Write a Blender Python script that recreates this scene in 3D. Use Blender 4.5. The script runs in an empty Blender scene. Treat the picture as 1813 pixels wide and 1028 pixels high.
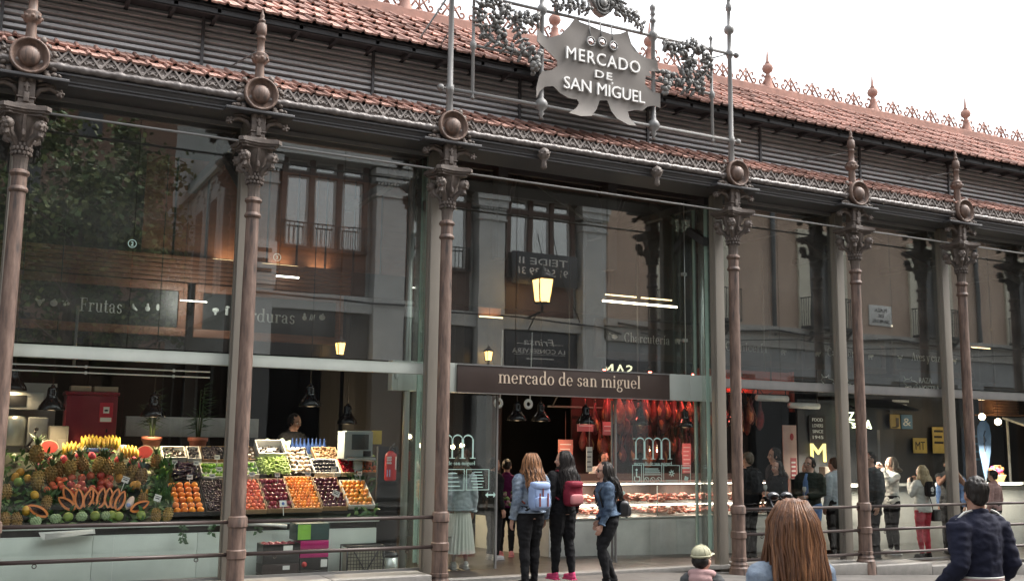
import bpy, bmesh, math, random
from mathutils import Vector, Matrix, noise, Quaternion
R = math.radians
PI = math.pi
SC = bpy.context.scene
COL = SC.collection
RND = random.Random(7)

# ---------------------------------------------------------------- camera
cam_data = bpy.data.cameras.new('camera')
cam = bpy.data.objects.new('camera', cam_data)
COL.objects.link(cam)
cam_data.sensor_width = 36.0
cam_data.lens = 1837.08 / 1813.0 * 36.0
cam_data.clip_start = 0.05
cam_data.clip_end = 2000.0
_yaw, _pit, _rol = 0.4839580, 0.1451475, 0.0121292
_fw = Vector((math.sin(_yaw) * math.cos(_pit), math.cos(_yaw) * math.cos(_pit), math.sin(_pit)))
_rt0 = Vector((math.cos(_yaw), -math.sin(_yaw), 0))
_up0 = _rt0.cross(_fw)
_rt = _rt0 * math.cos(_rol) + _up0 * math.sin(_rol)
_up = _up0 * math.cos(_rol) - _rt0 * math.sin(_rol)
cam.matrix_world = Matrix(((_rt.x, _up.x, -_fw.x, 0.0), (_rt.y, _up.y, -_fw.y, -12.6847),
                           (_rt.z, _up.z, -_fw.z, 1.83), (0, 0, 0, 1)))
SC.camera = cam

# ---------------------------------------------------------------- sky, sun, exposure
SUN_EL, SUN_AZ = R(56), R(104)           # bright overcast; the sun behind the cloud, over the right end of the hall
world = bpy.data.worlds.new('World')
SC.world = world
world.use_nodes = True
wn = world.node_tree
wn.nodes.clear()
sky = wn.nodes.new('ShaderNodeTexSky')
sky.sky_type = 'NISHITA'
sky.sun_disc = False
sky.sun_elevation = SUN_EL
sky.sun_rotation = SUN_AZ
sky.air_density = 1.6
sky.dust_density = 6.0
hs = wn.nodes.new('ShaderNodeHueSaturation')
hs.inputs['Saturation'].default_value = 0.22
bg = wn.nodes.new('ShaderNodeBackground')
bg.inputs['Strength'].default_value = 0.15
wo = wn.nodes.new('ShaderNodeOutputWorld')
wn.links.new(sky.outputs[0], hs.inputs['Color'])
wn.links.new(hs.outputs[0], bg.inputs['Color'])
wn.links.new(bg.outputs[0], wo.inputs['Surface'])

sun_data = bpy.data.lights.new('sun', 'SUN')
sun_data.energy = 0.8
sun_data.angle = R(25)
sun_data.color = (1.0, 0.96, 0.9)
sun = bpy.data.objects.new('sun', sun_data)
COL.objects.link(sun)
# direction the light travels: from azimuth SUN_AZ (clockwise from +Y), elevation SUN_EL
_sd = Vector((math.sin(SUN_AZ) * math.cos(SUN_EL), math.cos(SUN_AZ) * math.cos(SUN_EL), math.sin(SUN_EL)))
sun.rotation_euler = _sd.to_track_quat('Z', 'Y').to_euler()

SC.view_settings.view_transform = 'Standard'
SC.view_settings.look = 'None'
SC.view_settings.gamma = 1.0
SC.view_settings.use_curve_mapping = False
SC.view_settings.exposure = 1.68
SC.render.engine = 'CYCLES'
cy = SC.cycles
cy.use_denoising = True
cy.max_bounces = 8
cy.diffuse_bounces = 3
cy.glossy_bounces = 4
cy.transmission_bounces = 4
cy.transparent_max_bounces = 24
cy.sample_clamp_indirect = 4.0
cy.caustics_reflective = False
cy.caustics_refractive = False

# ---------------------------------------------------------------- tagging
def tag(o, label=None, cat=None, group=None, kind=None):
    if label: o['label'] = label
    if cat: o['category'] = cat
    if group: o['group'] = group
    if kind: o['kind'] = kind
    return o

def empty(name, loc=(0, 0, 0), rz=0.0, label=None, cat=None, group=None):
    o = bpy.data.objects.new(name, None)
    o.empty_display_size = 0.1
    COL.objects.link(o)
    o.location = loc
    o.rotation_euler = (0, 0, rz)
    return tag(o, label, cat, group)

def copy_tree(o, loc=None, rz=None, label=None, group=None, parent=None, scale=None):
    c = o.copy()
    COL.objects.link(c)
    if parent is not None: c.parent = parent
    if loc is not None: c.location = loc
    if rz is not None: c.rotation_euler = (0, 0, rz)
    if scale is not None: c.scale = (scale, scale, scale)
    if label: c['label'] = label
    if group: c['group'] = group
    for ch in list(o.children):
        copy_tree(ch, parent=c)
    return c

# ---------------------------------------------------------------- materials
MATS = {}
def _nodes(name):
    m = bpy.data.materials.new(name)
    m.use_nodes = True
    nt = m.node_tree
    nt.nodes.clear()
    out = nt.nodes.new('ShaderNodeOutputMaterial')
    return m, nt, out

def mat(name, col, rough=0.6, metal=0.0, col2=None, scale=6.0, amount=1.0, stretch=(1, 1, 1), bump=0.0, bscale=60.0,
        island=0.0, emit=None, estr=0.0, spec=0.5, contrast=0.25, col3=None, objr=0.0, coat=0.0):
    if name in MATS: return MATS[name]
    m, nt, out = _nodes(name)
    L = nt.links.new
    b = nt.nodes.new('ShaderNodeBsdfPrincipled')
    b.inputs['Roughness'].default_value = rough
    b.inputs['Metallic'].default_value = metal
    b.inputs['Specular IOR Level'].default_value = spec
    if coat: b.inputs['Coat Weight'].default_value = coat
    tc = nt.nodes.new('ShaderNodeTexCoord')
    mp = nt.nodes.new('ShaderNodeMapping')
    mp.inputs['Scale'].default_value = stretch
    L(tc.outputs['Object'], mp.inputs['Vector'])
    if col2 is None:
        col2 = tuple(c * 0.72 for c in col)
    n = nt.nodes.new('ShaderNodeTexNoise')
    n.inputs['Scale'].default_value = scale
    n.inputs['Detail'].default_value = 6
    n.inputs['Roughness'].default_value = 0.62
    L(mp.outputs[0], n.inputs['Vector'])
    cr = nt.nodes.new('ShaderNodeValToRGB')
    e = cr.color_ramp.elements
    e[0].position = 0.5 - contrast
    e[1].position = 0.5 + contrast
    e[0].color = (*col2, 1)
    e[1].color = (*col, 1)
    if col3:
        k = cr.color_ramp.elements.new(0.5)
        k.color = (*col3, 1)
    L(n.outputs['Fac'], cr.inputs['Fac'])
    src = cr.outputs['Color']
    if island:
        g = nt.nodes.new('ShaderNodeNewGeometry')
        mr = nt.nodes.new('ShaderNodeMapRange')
        mr.inputs['To Min'].default_value = 1 - island
        mr.inputs['To Max'].default_value = 1 + island
        L(g.outputs['Random Per Island'], mr.inputs['Value'])
        hv = nt.nodes.new('ShaderNodeHueSaturation')
        L(mr.outputs[0], hv.inputs['Value'])
        L(src, hv.inputs['Color'])
        src = hv.outputs['Color']
    if objr:
        oi = nt.nodes.new('ShaderNodeObjectInfo'); hv = nt.nodes.new('ShaderNodeHueSaturation')
        for lo, hi, key in ((1 - objr, 1 + objr, 'Value'), (.5 - objr * .06, .5 + objr * .05, 'Hue')):
            mr = nt.nodes.new('ShaderNodeMapRange'); mr.inputs['To Min'].default_value = lo; mr.inputs['To Max'].default_value = hi
            L(oi.outputs['Random'], mr.inputs['Value']); L(mr.outputs[0], hv.inputs[key])
        L(src, hv.inputs['Color']); src = hv.outputs['Color']
    L(src, b.inputs['Base Color'])
    rr = nt.nodes.new('ShaderNodeMapRange')
    rr.inputs['To Min'].default_value = max(0.02, rough - 0.1)
    rr.inputs['To Max'].default_value = min(1, rough + 0.12)
    L(n.outputs['Fac'], rr.inputs['Value'])
    L(rr.outputs[0], b.inputs['Roughness'])
    if bump:
        n2 = nt.nodes.new('ShaderNodeTexNoise')
        n2.inputs['Scale'].default_value = bscale
        n2.inputs['Detail'].default_value = 4
        L(mp.outputs[0], n2.inputs['Vector'])
        bp = nt.nodes.new('ShaderNodeBump')
        bp.inputs['Strength'].default_value = bump
        bp.inputs['Distance'].default_value = 0.01
        L(n2.outputs['Fac'], bp.inputs['Height'])
        L(bp.outputs[0], b.inputs['Normal'])
    if emit:
        b.inputs['Emission Color'].default_value = (*emit, 1)
        b.inputs['Emission Strength'].default_value = estr
    L(b.outputs[0], out.inputs['Surface'])
    MATS[name] = m
    return m

def glass_mat(name, f0, tint, rough=0.0, dust_haze=0.0):
    m, nt, out = _nodes(name)
    L = nt.links.new
    geo = nt.nodes.new('ShaderNodeNewGeometry')
    dot = nt.nodes.new('ShaderNodeVectorMath'); dot.operation = 'DOT_PRODUCT'
    L(geo.outputs['Normal'], dot.inputs[0]); L(geo.outputs['Incoming'], dot.inputs[1])
    ab = nt.nodes.new('ShaderNodeMath'); ab.operation = 'ABSOLUTE'
    L(dot.outputs['Value'], ab.inputs[0])
    om = nt.nodes.new('ShaderNodeMath'); om.operation = 'SUBTRACT'; om.inputs[0].default_value = 1.0
    L(ab.outputs[0], om.inputs[1])
    pw = nt.nodes.new('ShaderNodeMath'); pw.operation = 'POWER'; pw.inputs[1].default_value = 5.0
    L(om.outputs[0], pw.inputs[0])
    mr = nt.nodes.new('ShaderNodeMapRange')
    mr.inputs['To Min'].default_value = f0
    mr.inputs['To Max'].default_value = 1.0
    L(pw.outputs[0], mr.inputs['Value'])
    tr = nt.nodes.new('ShaderNodeBsdfTransparent'); tr.inputs['Color'].default_value = (*tint, 1)
    gl = nt.nodes.new('ShaderNodeBsdfGlossy'); gl.inputs['Roughness'].default_value = rough
    n = nt.nodes.new('ShaderNodeTexNoise'); n.inputs['Scale'].default_value = 0.9
    bp = nt.nodes.new('ShaderNodeBump'); bp.inputs['Strength'].default_value = 0.03; bp.inputs['Distance'].default_value = 0.02
    tc = nt.nodes.new('ShaderNodeTexCoord')
    L(tc.outputs['Object'], n.inputs['Vector']); L(n.outputs['Fac'], bp.inputs['Height']); L(bp.outputs[0], gl.inputs['Normal'])
    mx = nt.nodes.new('ShaderNodeMixShader')
    L(mr.outputs[0], mx.inputs['Fac']); L(tr.outputs[0], mx.inputs[1]); L(gl.outputs[0], mx.inputs[2])
    # dusty film in noise patches, doubling as painted haze that lifts the blacks
    if dust_haze:
        df = nt.nodes.new('ShaderNodeBsdfDiffuse'); df.inputs['Color'].default_value = (.62, .62, .6, 1)
        n2 = nt.nodes.new('ShaderNodeTexNoise'); n2.inputs['Scale'].default_value = 1.3; n2.inputs['Detail'].default_value = 8; n2.inputs['Distortion'].default_value = 1.2
        m2 = nt.nodes.new('ShaderNodeMapRange'); m2.inputs['From Min'].default_value = .35; m2.inputs['From Max'].default_value = .75; m2.inputs['To Min'].default_value = dust_haze * .5; m2.inputs['To Max'].default_value = dust_haze * 1.5
        L(tc.outputs['Object'], n2.inputs['Vector']); L(n2.outputs['Fac'], m2.inputs['Value'])
        mx2 = nt.nodes.new('ShaderNodeMixShader'); L(m2.outputs[0], mx2.inputs['Fac']); L(mx.outputs[0], mx2.inputs[1]); L(df.outputs[0], mx2.inputs[2]); mx = mx2
    L(mx.outputs[0], out.inputs['Surface'])
    MATS[name] = m
    return m

G_PANE = glass_mat('facade_glass', 0.175, (0.90, 0.935, 0.915), dust_haze=.026)
G_DOOR = glass_mat('door_glass', 0.055, (0.965, 0.98, 0.97), dust_haze=.006)
G_CLEAR = glass_mat('clear_glass', 0.035, (0.95, 0.97, 0.96))
G_WIN = glass_mat('window_glass', 0.55, (0.6, 0.65, 0.66))

IRON = mat('cast_iron_paint', (0.23, 0.158, 0.125), 0.6, col2=(0.042, 0.033, 0.03), col3=(0.14, 0.09, 0.07), scale=9, stretch=(1.8, 1.8, .3), contrast=.2, bump=.25, bscale=40)
IRON_G = mat('weathered_iron', (0.165, 0.13, 0.11), 0.6, col2=(0.048, 0.04, 0.036), scale=9, bump=.3, bscale=50)
CREST = mat('cresting_zinc', (0.37, 0.325, 0.30), 0.5, col2=(0.13, 0.112, 0.105), scale=5, bump=.2, bscale=60)
FASCIA = mat('fascia_paint', (0.07, 0.069, 0.073), 0.5, col2=(0.042, 0.042, 0.045), scale=4, stretch=(.3, 1, 2))
STEEL = mat('frame_steel', (0.22, 0.215, 0.205), 0.5, .1, col2=(0.16, 0.16, 0.16), scale=5, stretch=(1, 1, .4))
HIDE = mat('sign_zinc', (0.185, 0.168, 0.153), 0.75, .0, col2=(0.15, 0.137, 0.126), scale=2.5, stretch=(1.5, 1, .5), bump=.1)
WHITE_L = mat('white_letter', (0.86, 0.85, 0.83), 0.5, col2=(.78, .77, .75))
TILE = mat('roof_tile', (0.43, 0.25, 0.205), 0.88, col2=(0.22, 0.145, 0.125), scale=7, contrast=.26, island=.42, bump=.35, bscale=30, spec=.2)
RIDGE = mat('ridge_terracotta', (0.46, 0.27, 0.22), 0.88, col2=(0.27, 0.17, .145), scale=6, bump=.3, bscale=30, spec=.2)
LOUV = mat('louver_metal', (0.58, 0.575, 0.575), 0.5, .0, col2=(0.46, 0.455, 0.455), scale=3, stretch=(.4, 1, 1))
POST = mat('post_beige_metal', (0.26, 0.237, 0.20), 0.45, .1, col2=(0.20, 0.18, 0.153), scale=3, stretch=(2, 2, .3))
INOX = mat('brushed_steel', (0.50, 0.53, 0.50), 0.3, .6, col2=(0.38, 0.41, 0.39), scale=4, stretch=(8, 8, .2))
BAR_P = mat('greenish_panel', (0.50, 0.54, 0.50), 0.4, .0, col2=(0.43, 0.465, 0.43), scale=2)
SIGN_B = mat('brown_sign_panel', (0.062, 0.043, 0.037), 0.4, col2=(0.046, 0.032, 0.028), scale=3)
SIGN_T = mat('pale_gold_letter', (0.78, 0.64, 0.50), 0.45, col2=(.68, .55, .42))
RAILM = mat('handrail_paint', (0.075, 0.055, 0.05), 0.4, .2, col2=(0.045, 0.034, 0.032), scale=10, stretch=(.3, 1, 1))
GREENFIN = mat('green_glass_edge', (0.42, 0.55, 0.48), 0.2, col2=(0.30, 0.42, 0.36), scale=2)
TRANS = mat('transom_paint', (0.55, 0.59, 0.54), 0.45, col2=(0.45, 0.49, 0.45), scale=3)
WOOD_C = mat('ceiling_boards', (0.30, 0.125, 0.085), 0.6, col2=(0.17, 0.07, 0.048), scale=3, stretch=(.6, 6, 1))
WOOD_F = mat('stall_wood', (0.24, 0.10, 0.052), 0.5, col2=(0.13, 0.055, 0.03), scale=4, stretch=(.5, 1, 6))
BLK = mat('black_paint', (0.018, 0.018, 0.02), 0.45, col2=(0.01, 0.01, 0.011))
BLK_GLOSS = mat('black_enamel', (0.02, 0.021, 0.023), 0.15, col2=(0.012, 0.012, 0.014))
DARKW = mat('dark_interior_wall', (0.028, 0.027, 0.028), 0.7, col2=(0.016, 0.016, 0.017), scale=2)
CHALK = mat('chalk_lettering', (0.80, 0.84, 0.82), 0.7, col2=(.5, .54, .52))
COUNTER = mat('pale_green_counter', (0.74, 0.81, 0.75), 0.35, col2=(0.58, 0.65, 0.60), scale=2)
MARBLE = mat('grey_marble', (0.70, 0.72, 0.68), 0.3, col2=(0.55, 0.57, 0.54), scale=1.6, contrast=.12)
PLAZA = mat('plaza_granite', (0.135, 0.127, 0.117), 0.75, col2=(0.075, 0.07, 0.065), scale=3, bump=.2)
def joints(m, w, h):
    nt = m.node_tree; b = [n for n in nt.nodes if n.type == 'BSDF_PRINCIPLED'][0]; src = b.inputs['Base Color'].links[0].from_socket
    tc = nt.nodes.new('ShaderNodeTexCoord'); br = nt.nodes.new('ShaderNodeTexBrick')
    br.inputs['Scale'].default_value = 1.0; br.inputs['Brick Width'].default_value = w; br.inputs['Row Height'].default_value = h; br.inputs['Mortar Size'].default_value = .008
    br.inputs['Color1'].default_value = (1, 1, 1, 1); br.inputs['Color2'].default_value = (.78, .77, .75, 1); br.inputs['Mortar'].default_value = (.4, .39, .37, 1)
    mx = nt.nodes.new('ShaderNodeMix'); mx.data_type = 'RGBA'; mx.blend_type = 'MULTIPLY'; mx.inputs['Factor'].default_value = 1.0
    nt.links.new(tc.outputs['Object'], br.inputs['Vector']); nt.links.new(src, mx.inputs['A']); nt.links.new(br.outputs['Color'], mx.inputs['B']); nt.links.new(mx.outputs['Result'], b.inputs['Base Color'])
joints(PLAZA, .62, .4)
KERB = mat('granite_step', (0.27, 0.258, 0.24), 0.7, col2=(0.17, 0.162, 0.15), scale=8, bump=.25)
FLOOR = mat('market_floor_stone', (0.06, 0.052, 0.047), 0.35, col2=(0.04, 0.035, 0.031), scale=3)
joints(FLOOR, .6, .6)
PAPER = mat('white_card', (0.78, 0.78, 0.75), 0.7, col2=(.7, .7, .67))
CARDINK = mat('card_ink', (0.05, 0.05, 0.06), .7)
DECAL = mat('mint_decal', (0.55, 0.78, 0.72), 0.6, col2=(.5, .72, .66))
SKIN = mat('skin', (0.50, 0.29, 0.215), 0.5, col2=(0.42, 0.235, 0.17), scale=12)
SKIN_D = mat('tanned_skin', (0.36, 0.19, 0.13), 0.5, col2=(0.30, 0.155, 0.105), scale=12)

# ---------------------------------------------------------------- mesh builder
class MB:
    def __init__(s):
        s.v = []; s.f = []; s.m = []; s.sm = []
    def add(s, vs, fs, mi=0, smooth=False, M=None):
        o = len(s.v)
        if M is not None: vs = [M @ Vector(v) for v in vs]
        s.v.extend([tuple(v) for v in vs])
        for f in fs:
            s.f.append(tuple(i + o for i in f)); s.m.append(mi); s.sm.append(smooth)
        return s
    def box(s, x0, x1, y0, y1, z0, z1, mi=0, M=None):
        vs = [(x, y, z) for x in (x0, x1) for y in (y0, y1) for z in (z0, z1)]
        fs = [(0, 1, 3, 2), (4, 6, 7, 5), (0, 4, 5, 1), (2, 3, 7, 6), (0, 2, 6, 4), (1, 5, 7, 3)]
        return s.add(vs, fs, mi, False, M)
    def cbox(s, x0, x1, y0, y1, z0, z1, c=0.004, mi=0, M=None):      # chamfered box
        bm = bmesh.new()
        vs = [bm.verts.new((x, y, z)) for x in (x0, x1) for y in (y0, y1) for z in (z0, z1)]
        for f in [(0, 1, 3, 2), (4, 6, 7, 5), (0, 4, 5, 1), (2, 3, 7, 6), (0, 2, 6, 4), (1, 5, 7, 3)]:
            bm.faces.new([vs[i] for i in f])
        bmesh.ops.bevel(bm, geom=list(bm.edges), offset=c, segments=2, affect='EDGES', profile=.6)
        bm.verts.index_update()
        r = s.add([v.co.copy() for v in bm.verts], [[v.index for v in f.verts] for f in bm.faces], mi, True, M)
        bm.free()
        return r
    def lathe(s, prof, n=16, c=(0, 0, 0), mi=0, smooth=True, M=None, cap=True, flute=None):
        vs = []; fs = []
        for (r, z) in prof:
            for k in range(n):
                a = 2 * PI * k / n
                q = r
                if flute and flute[0] <= z <= flute[1]: q = r * (1 + flute[2] * math.cos(a * flute[3]))
                vs.append((c[0] + q * math.cos(a), c[1] + q * math.sin(a), c[2] + z))
        for j in range(len(prof) - 1):
            for k in range(n):
                fs.append((j * n + k, j * n + (k + 1) % n, (j + 1) * n + (k + 1) % n, (j + 1) * n + k))
        if cap:
            fs.append(tuple(reversed(range(n))))
            fs.append(tuple(range((len(prof) - 1) * n, len(prof) * n)))
        return s.add(vs, fs, mi, smooth, M)
    def tube(s, pts, rad, n=8, mi=0, smooth=True, M=None, ell=None, side=None, cap=True):
        pts = [Vector(p) for p in pts]
        if not hasattr(rad, '__len__'): rad = [rad] * len(pts)
        vs = []; fs = []
        up = None
        for i, p in enumerate(pts):
            a = pts[max(0, i - 1)]; b = pts[min(len(pts) - 1, i + 1)]
            d = (b - a)
            if d.length < 1e-9: d = Vector((0, 0, 1))
            d.normalize()
            if up is None:
                up = Vector(side) if side else (Vector((0, 0, 1)) if abs(d.z) < .9 else Vector((0, 1, 0)))
            u = d.cross(up)
            if u.length < 1e-6: u = d.cross(Vector((1, 0, 0)))
            u.normalize()
            w = u.cross(d).normalized()
            up = w
            r = rad[i]
            ra, rb = r if hasattr(r, '__len__') else (r, r)
            for k in range(n):
                t = 2 * PI * k / n
                vs.append(p + u * (ra * math.cos(t)) + w * (rb * math.sin(t)))
        for j in range(len(pts) - 1):
            for k in range(n):
                fs.append((j * n + k, j * n + (k + 1) % n, (j + 1) * n + (k + 1) % n, (j + 1) * n + k))
        if cap:
            fs.append(tuple(reversed(range(n))))
            fs.append(tuple(range((len(pts) - 1) * n, len(pts) * n)))
        return s.add(vs, fs, mi, smooth, M)
    def ball(s, c, r, n=12, m=8, mi=0, M=None, p=1.0, smooth=True):
        rx, ry, rz = r if hasattr(r, '__len__') else (r, r, r)
        def sg(x): return math.copysign(abs(x) ** p, x)
        vs = []; fs = []
        for j in range(m + 1):
            t = -PI / 2 + PI * j / m
            for k in range(n):
                a = 2 * PI * k / n
                vs.append((c[0] + rx * sg(math.cos(t)) * sg(math.cos(a)), c[1] + ry * sg(math.cos(t)) * sg(math.sin(a)), c[2] + rz * sg(math.sin(t))))
        for j in range(m):
            for k in range(n):
                fs.append((j * n + k, j * n + (k + 1) % n, (j + 1) * n + (k + 1) % n, (j + 1) * n + k))
        return s.add(vs, fs, mi, smooth, M)
    def prism(s, poly, y0, y1, mi=0, M=None, smooth=False):          # polygon in XZ extruded along Y
        n = len(poly)
        vs = [(x, y0, z) for x, z in poly] + [(x, y1, z) for x, z in poly]
        fs = [(i, (i + 1) % n, n + (i + 1) % n, n + i) for i in range(n)]
        s.add(vs, fs, mi, smooth, M)
        from mathutils.geometry import tessellate_polygon
        tri = tessellate_polygon([[Vector((x, 0, z)) for x, z in poly]])
        vs2 = vs
        fs2 = [tuple(t) for t in tri] + [tuple(n + i for i in reversed(t)) for t in tri]
        return s.add(vs2, fs2, mi, False, M)
    def quad(s, a, b, c, d, mi=0, M=None):
        return s.add([a, b, c, d], [(0, 1, 2, 3)], mi, False, M)
    def mesh(s, name, mats):
        me = bpy.data.meshes.new(name)
        me.from_pydata(s.v, [], s.f)
        if not isinstance(mats, (list, tuple)): mats = [mats]
        for m in mats: me.materials.append(m)
        me.polygons.foreach_set('material_index', s.m)
        me.polygons.foreach_set('use_smooth', s.sm)
        bm = bmesh.new(); bm.from_mesh(me)
        bmesh.ops.recalc_face_normals(bm, faces=bm.faces)
        bm.to_mesh(me); bm.free()
        me.update()
        return me
    def build(s, name, mats, parent=None, loc=None, rz=None):
        o = bpy.data.objects.new(name, s.mesh(name, mats))
        COL.objects.link(o)
        if parent is not None: o.parent = parent
        if loc is not None: o.location = loc
        if rz is not None: o.rotation_euler = (0, 0, rz)
        return o

def edge_smooth(o, ang=40):
    try:
        o.data.set_sharp_from_angle(angle=R(ang))
    except Exception:
        pass
    return o

def ground_z(x):
    return 0.0 if x < 9 else -0.045 * (min(x, 20) - 9)

# ---------------------------------------------------------------- lettering
def text_mb(mb, s, x, y, z, h, mi=0, depth=0.006, w=None, italic=0.0, mirror=False, space=1.0, flip=False):
    """plain lettering in the XZ plane, standing at (x,y,z) bottom-left, cap height h, optional total width w; flip faces +Y"""
    cu = bpy.data.curves.new('lettering', 'FONT')
    cu.body = s
    cu.size = 1.0
    cu.space_character = space
    cu.extrude = 0.0
    cu.resolution_u = 3
    ob = bpy.data.objects.new('lettering', cu)
    COL.objects.link(ob)
    dg = bpy.context.evaluated_depsgraph_get()
    me = bpy.data.meshes.new_from_object(ob.evaluated_get(dg))
    vs = [v.co.copy() for v in me.vertices]
    fs = [tuple(p.vertices) for p in me.polygons]
    bpy.data.objects.remove(ob); bpy.data.curves.remove(cu); bpy.data.meshes.remove(me)
    if not vs: return mb
    x0 = min(v.x for v in vs); x1 = max(v.x for v in vs); y1 = max(v.y for v in vs); y0 = min(v.y for v in vs)
    sy = h / (0.70)
    sx = sy if w is None else w / max(1e-6, x1 - x0)
    out = []
    for v in vs:
        px = (v.x - x0) * sx + italic * v.y * sy
        pz = v.y * sy
        if flip: px = -px
        out.append((x + px, y, z + pz))
    n = len(out)
    back = [(a, b + (depth if not flip else -depth), c) for a, b, c in out]
    # side walls from boundary edges
    from collections import Counter
    cnt = Counter()
    for f in fs:
        for i in range(len(f)): cnt[tuple(sorted((f[i], f[(i + 1) % len(f)])))] += 1
    sides = [(a, b, b + n, a + n) for (a, b), c in cnt.items() if c == 1]
    mb.add(out + back, fs + [tuple(n + i for i in reversed(f)) for f in fs] + sides, mi)
    return mb

TK, TN = .19, .06
def serif_poly(ch):
    P = []
    def st(x, a, b, w=TK): P.append([(x - w / 2, a), (x + w / 2, a), (x + w / 2, b), (x - w / 2, b)])
    def se(x, y, w=.42): P.append([(x - w / 2, y), (x + w / 2, y), (x + w / 2, y + TN), (x - w / 2, y + TN)])
    def ln(x0, y0, x1, y1, w): P.append([(x0 - w / 2, y0), (x0 + w / 2, y0), (x1 + w / 2, y1), (x1 - w / 2, y1)])
    def arc(cx, cy_, rx, ry, a0, a1, tk=TK, tn=TN, n=14):
        for i in range(n):
            a = R(a0 + (a1 - a0) * i / n); b = R(a0 + (a1 - a0) * (i + 1) / n)
            ta = tn + (tk - tn) * abs(math.cos(a)) ** 1.5; tb = tn + (tk - tn) * abs(math.cos(b)) ** 1.5
            P.append([(cx + rx * math.cos(a), cy_ + ry * math.sin(a)), (cx + rx * math.cos(b), cy_ + ry * math.sin(b)),
                      (cx + (rx - tb) * math.cos(b), cy_ + (ry - min(tb, .1)) * math.sin(b)), (cx + (rx - ta) * math.cos(a), cy_ + (ry - min(ta, .1)) * math.sin(a))])
    def dot(x, y, r=.11): P.append([(x + r * math.cos(k * PI / 4), y + r * math.sin(k * PI / 4)) for k in range(8)])
    c = ch
    if c == 'i' or c == 'í':
        st(.25, 0, 1); se(.25, 0); P.append([(.05, .94), (.25, .94), (.25, 1.0), (.05, 1.0)])
        if c == 'i': dot(.25, 1.35)
        else: ln(.22, 1.2, .42, 1.55, .1)
        return P, .52
    if c == 'l': st(.25, 0, 1.6); se(.25, 0); se(.15, 1.54, .22); return P, .52
    if c in 'nmh':
        st(.25, 0, 1.6 if c == 'h' else 1); se(.25, 0); se(.15, 1.54 if c == 'h' else .94, .22)
        for k in range(2 if c == 'm' else 1):
            x = .25 + .56 * k
            arc(x + .28, .6, .37, .42, 0, 150); st(x + .56, 0, .62); se(x + .56, 0)
        return P, (1.62 if c == 'm' else 1.06)
    if c == 'r':
        st(.25, 0, 1); se(.25, 0); se(.15, .94, .22); arc(.5, .66, .22, .34, 60, 150, .12); dot(.66, .88); return P, .78
    if c == 'e': arc(.46, .5, .42, .52, 0, 318); P.append([(.12, .5), (.84, .5), (.84, .56), (.12, .56)]); return P, .92
    if c == 'c': arc(.46, .5, .42, .52, 45, 315); dot(.72, .8); return P, .86
    if c == 'o': arc(.48, .5, .44, .52, 0, 360, n=20); return P, .97
    if c == 'a':
        st(.62, .1, .72); arc(.38, .68, .34, .34, 0, 150, .16); dot(.15, .76); arc(.4, .28, .34, .3, 60, 330, .17); se(.74, 0, .2); return P, .92
    if c in 'dq':
        arc(.46, .5, .42, .52, 0, 360, n=20)
        if c == 'd': st(.78, 0, 1.6); se(.68, 1.54, .22); se(.88, 0, .22)
        else: st(.78, -.55, 1); se(.78, -.55)
        return P, 1.04
    if c == 'p': arc(.56, .5, .42, .52, 0, 360, n=20); st(.25, -.55, 1); se(.25, -.55); return P, 1.04
    if c == 's': arc(.38, .75, .28, .27, 30, 270, .15); arc(.38, .26, .3, .28, 90, -150, .17); dot(.12, .2, .07); dot(.62, .86, .07); return P, .76
    if c == 'g': arc(.42, .64, .33, .38, 0, 360, .17, n=18); arc(.44, -.22, .4, .3, 0, 360, .12, n=18); arc(.35, .15, .2, .14, 90, 270, .1); dot(.82, .96, .09); return P, .9
    if c == 'u': st(.25, .35, 1); arc(.52, .38, .36, .4, 180, 350); st(.78, 0, 1); se(.16, .94, .24); se(.7, .94, .22); se(.88, 0, .2); return P, 1.04
    if c == 't': st(.27, .2, 1.35); se(.3, .94, .55); arc(.46, .22, .28, .24, 180, 310, .15); return P, .64
    if c == 'v' or c == 'y':
        ln(.42, 0, .16, 1, TK); ln(.44, 0, .74, 1, .07); se(.16, .94, .34); se(.74, .94, .3)
        if c == 'y': ln(.25, -.5, .44, 0, .07); dot(.2, -.45)
        return P, .88
    if c == 'z': se(.4, .94, .66); se(.4, 0, .66); ln(.16, 0, .64, 1, TK); return P, .8
    if c == 'F': st(.35, 0, 1.5, .22); se(.35, 0, .55); P.append([(.1, 1.43), (1.0, 1.43), (1.0, 1.5), (.1, 1.5)]); st(.97, 1.15, 1.5, .06); se(.6, .74, .45); st(.8, .6, .95, .06); return P, 1.12
    if c == 'V' or c == 'A':
        if c == 'V': ln(.6, 0, .22, 1.5, .24); ln(.62, 0, 1.05, 1.5, .08); se(.2, 1.44, .5); se(1.05, 1.44, .4)
        else: ln(.15, 0, .6, 1.5, .08); ln(1.05, 0, .62, 1.5, .24); se(.15, 0, .4); se(1.05, 0, .5); se(.6, .5, .6)
        return P, 1.25
    if c == 'C': arc(.68, .75, .62, .78, 50, 310, .24, n=20); st(1.06, 1.05, 1.5, .06); st(1.06, 0, .4, .06); return P, 1.25
    return P, .5

def serif_mb(mb, s, x, y, z, w, h=None, mi=0, depth=0.006):
    """Bodoni-like lettering in XZ at (x,y,z); w total width; h x-height (default proportional)"""
    pen = 0; polys = []
    for ch in s:
        if ch == ' ': pen += .5; continue
        P, adv = serif_poly(ch)
        for p in P: polys.append([(a + pen, b) for a, b in p])
        pen += adv + .06
    sx = w / pen
    sz = h if h else sx
    k = 0
    for p in polys:
        q = [(x + a * sx, z + b * sz) for a, b in p]
        n = len(q)
        yy = y - (k % 5) * 0.0004; k += 1
        vs = [(a, yy, b) for a, b in q] + [(a, y + depth, b) for a, b in q]
        mb.add(vs, [tuple(range(n))] + [(i, (i + 1) % n, n + (i + 1) % n, n + i) for i in range(n)], mi)
    return mb
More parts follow.
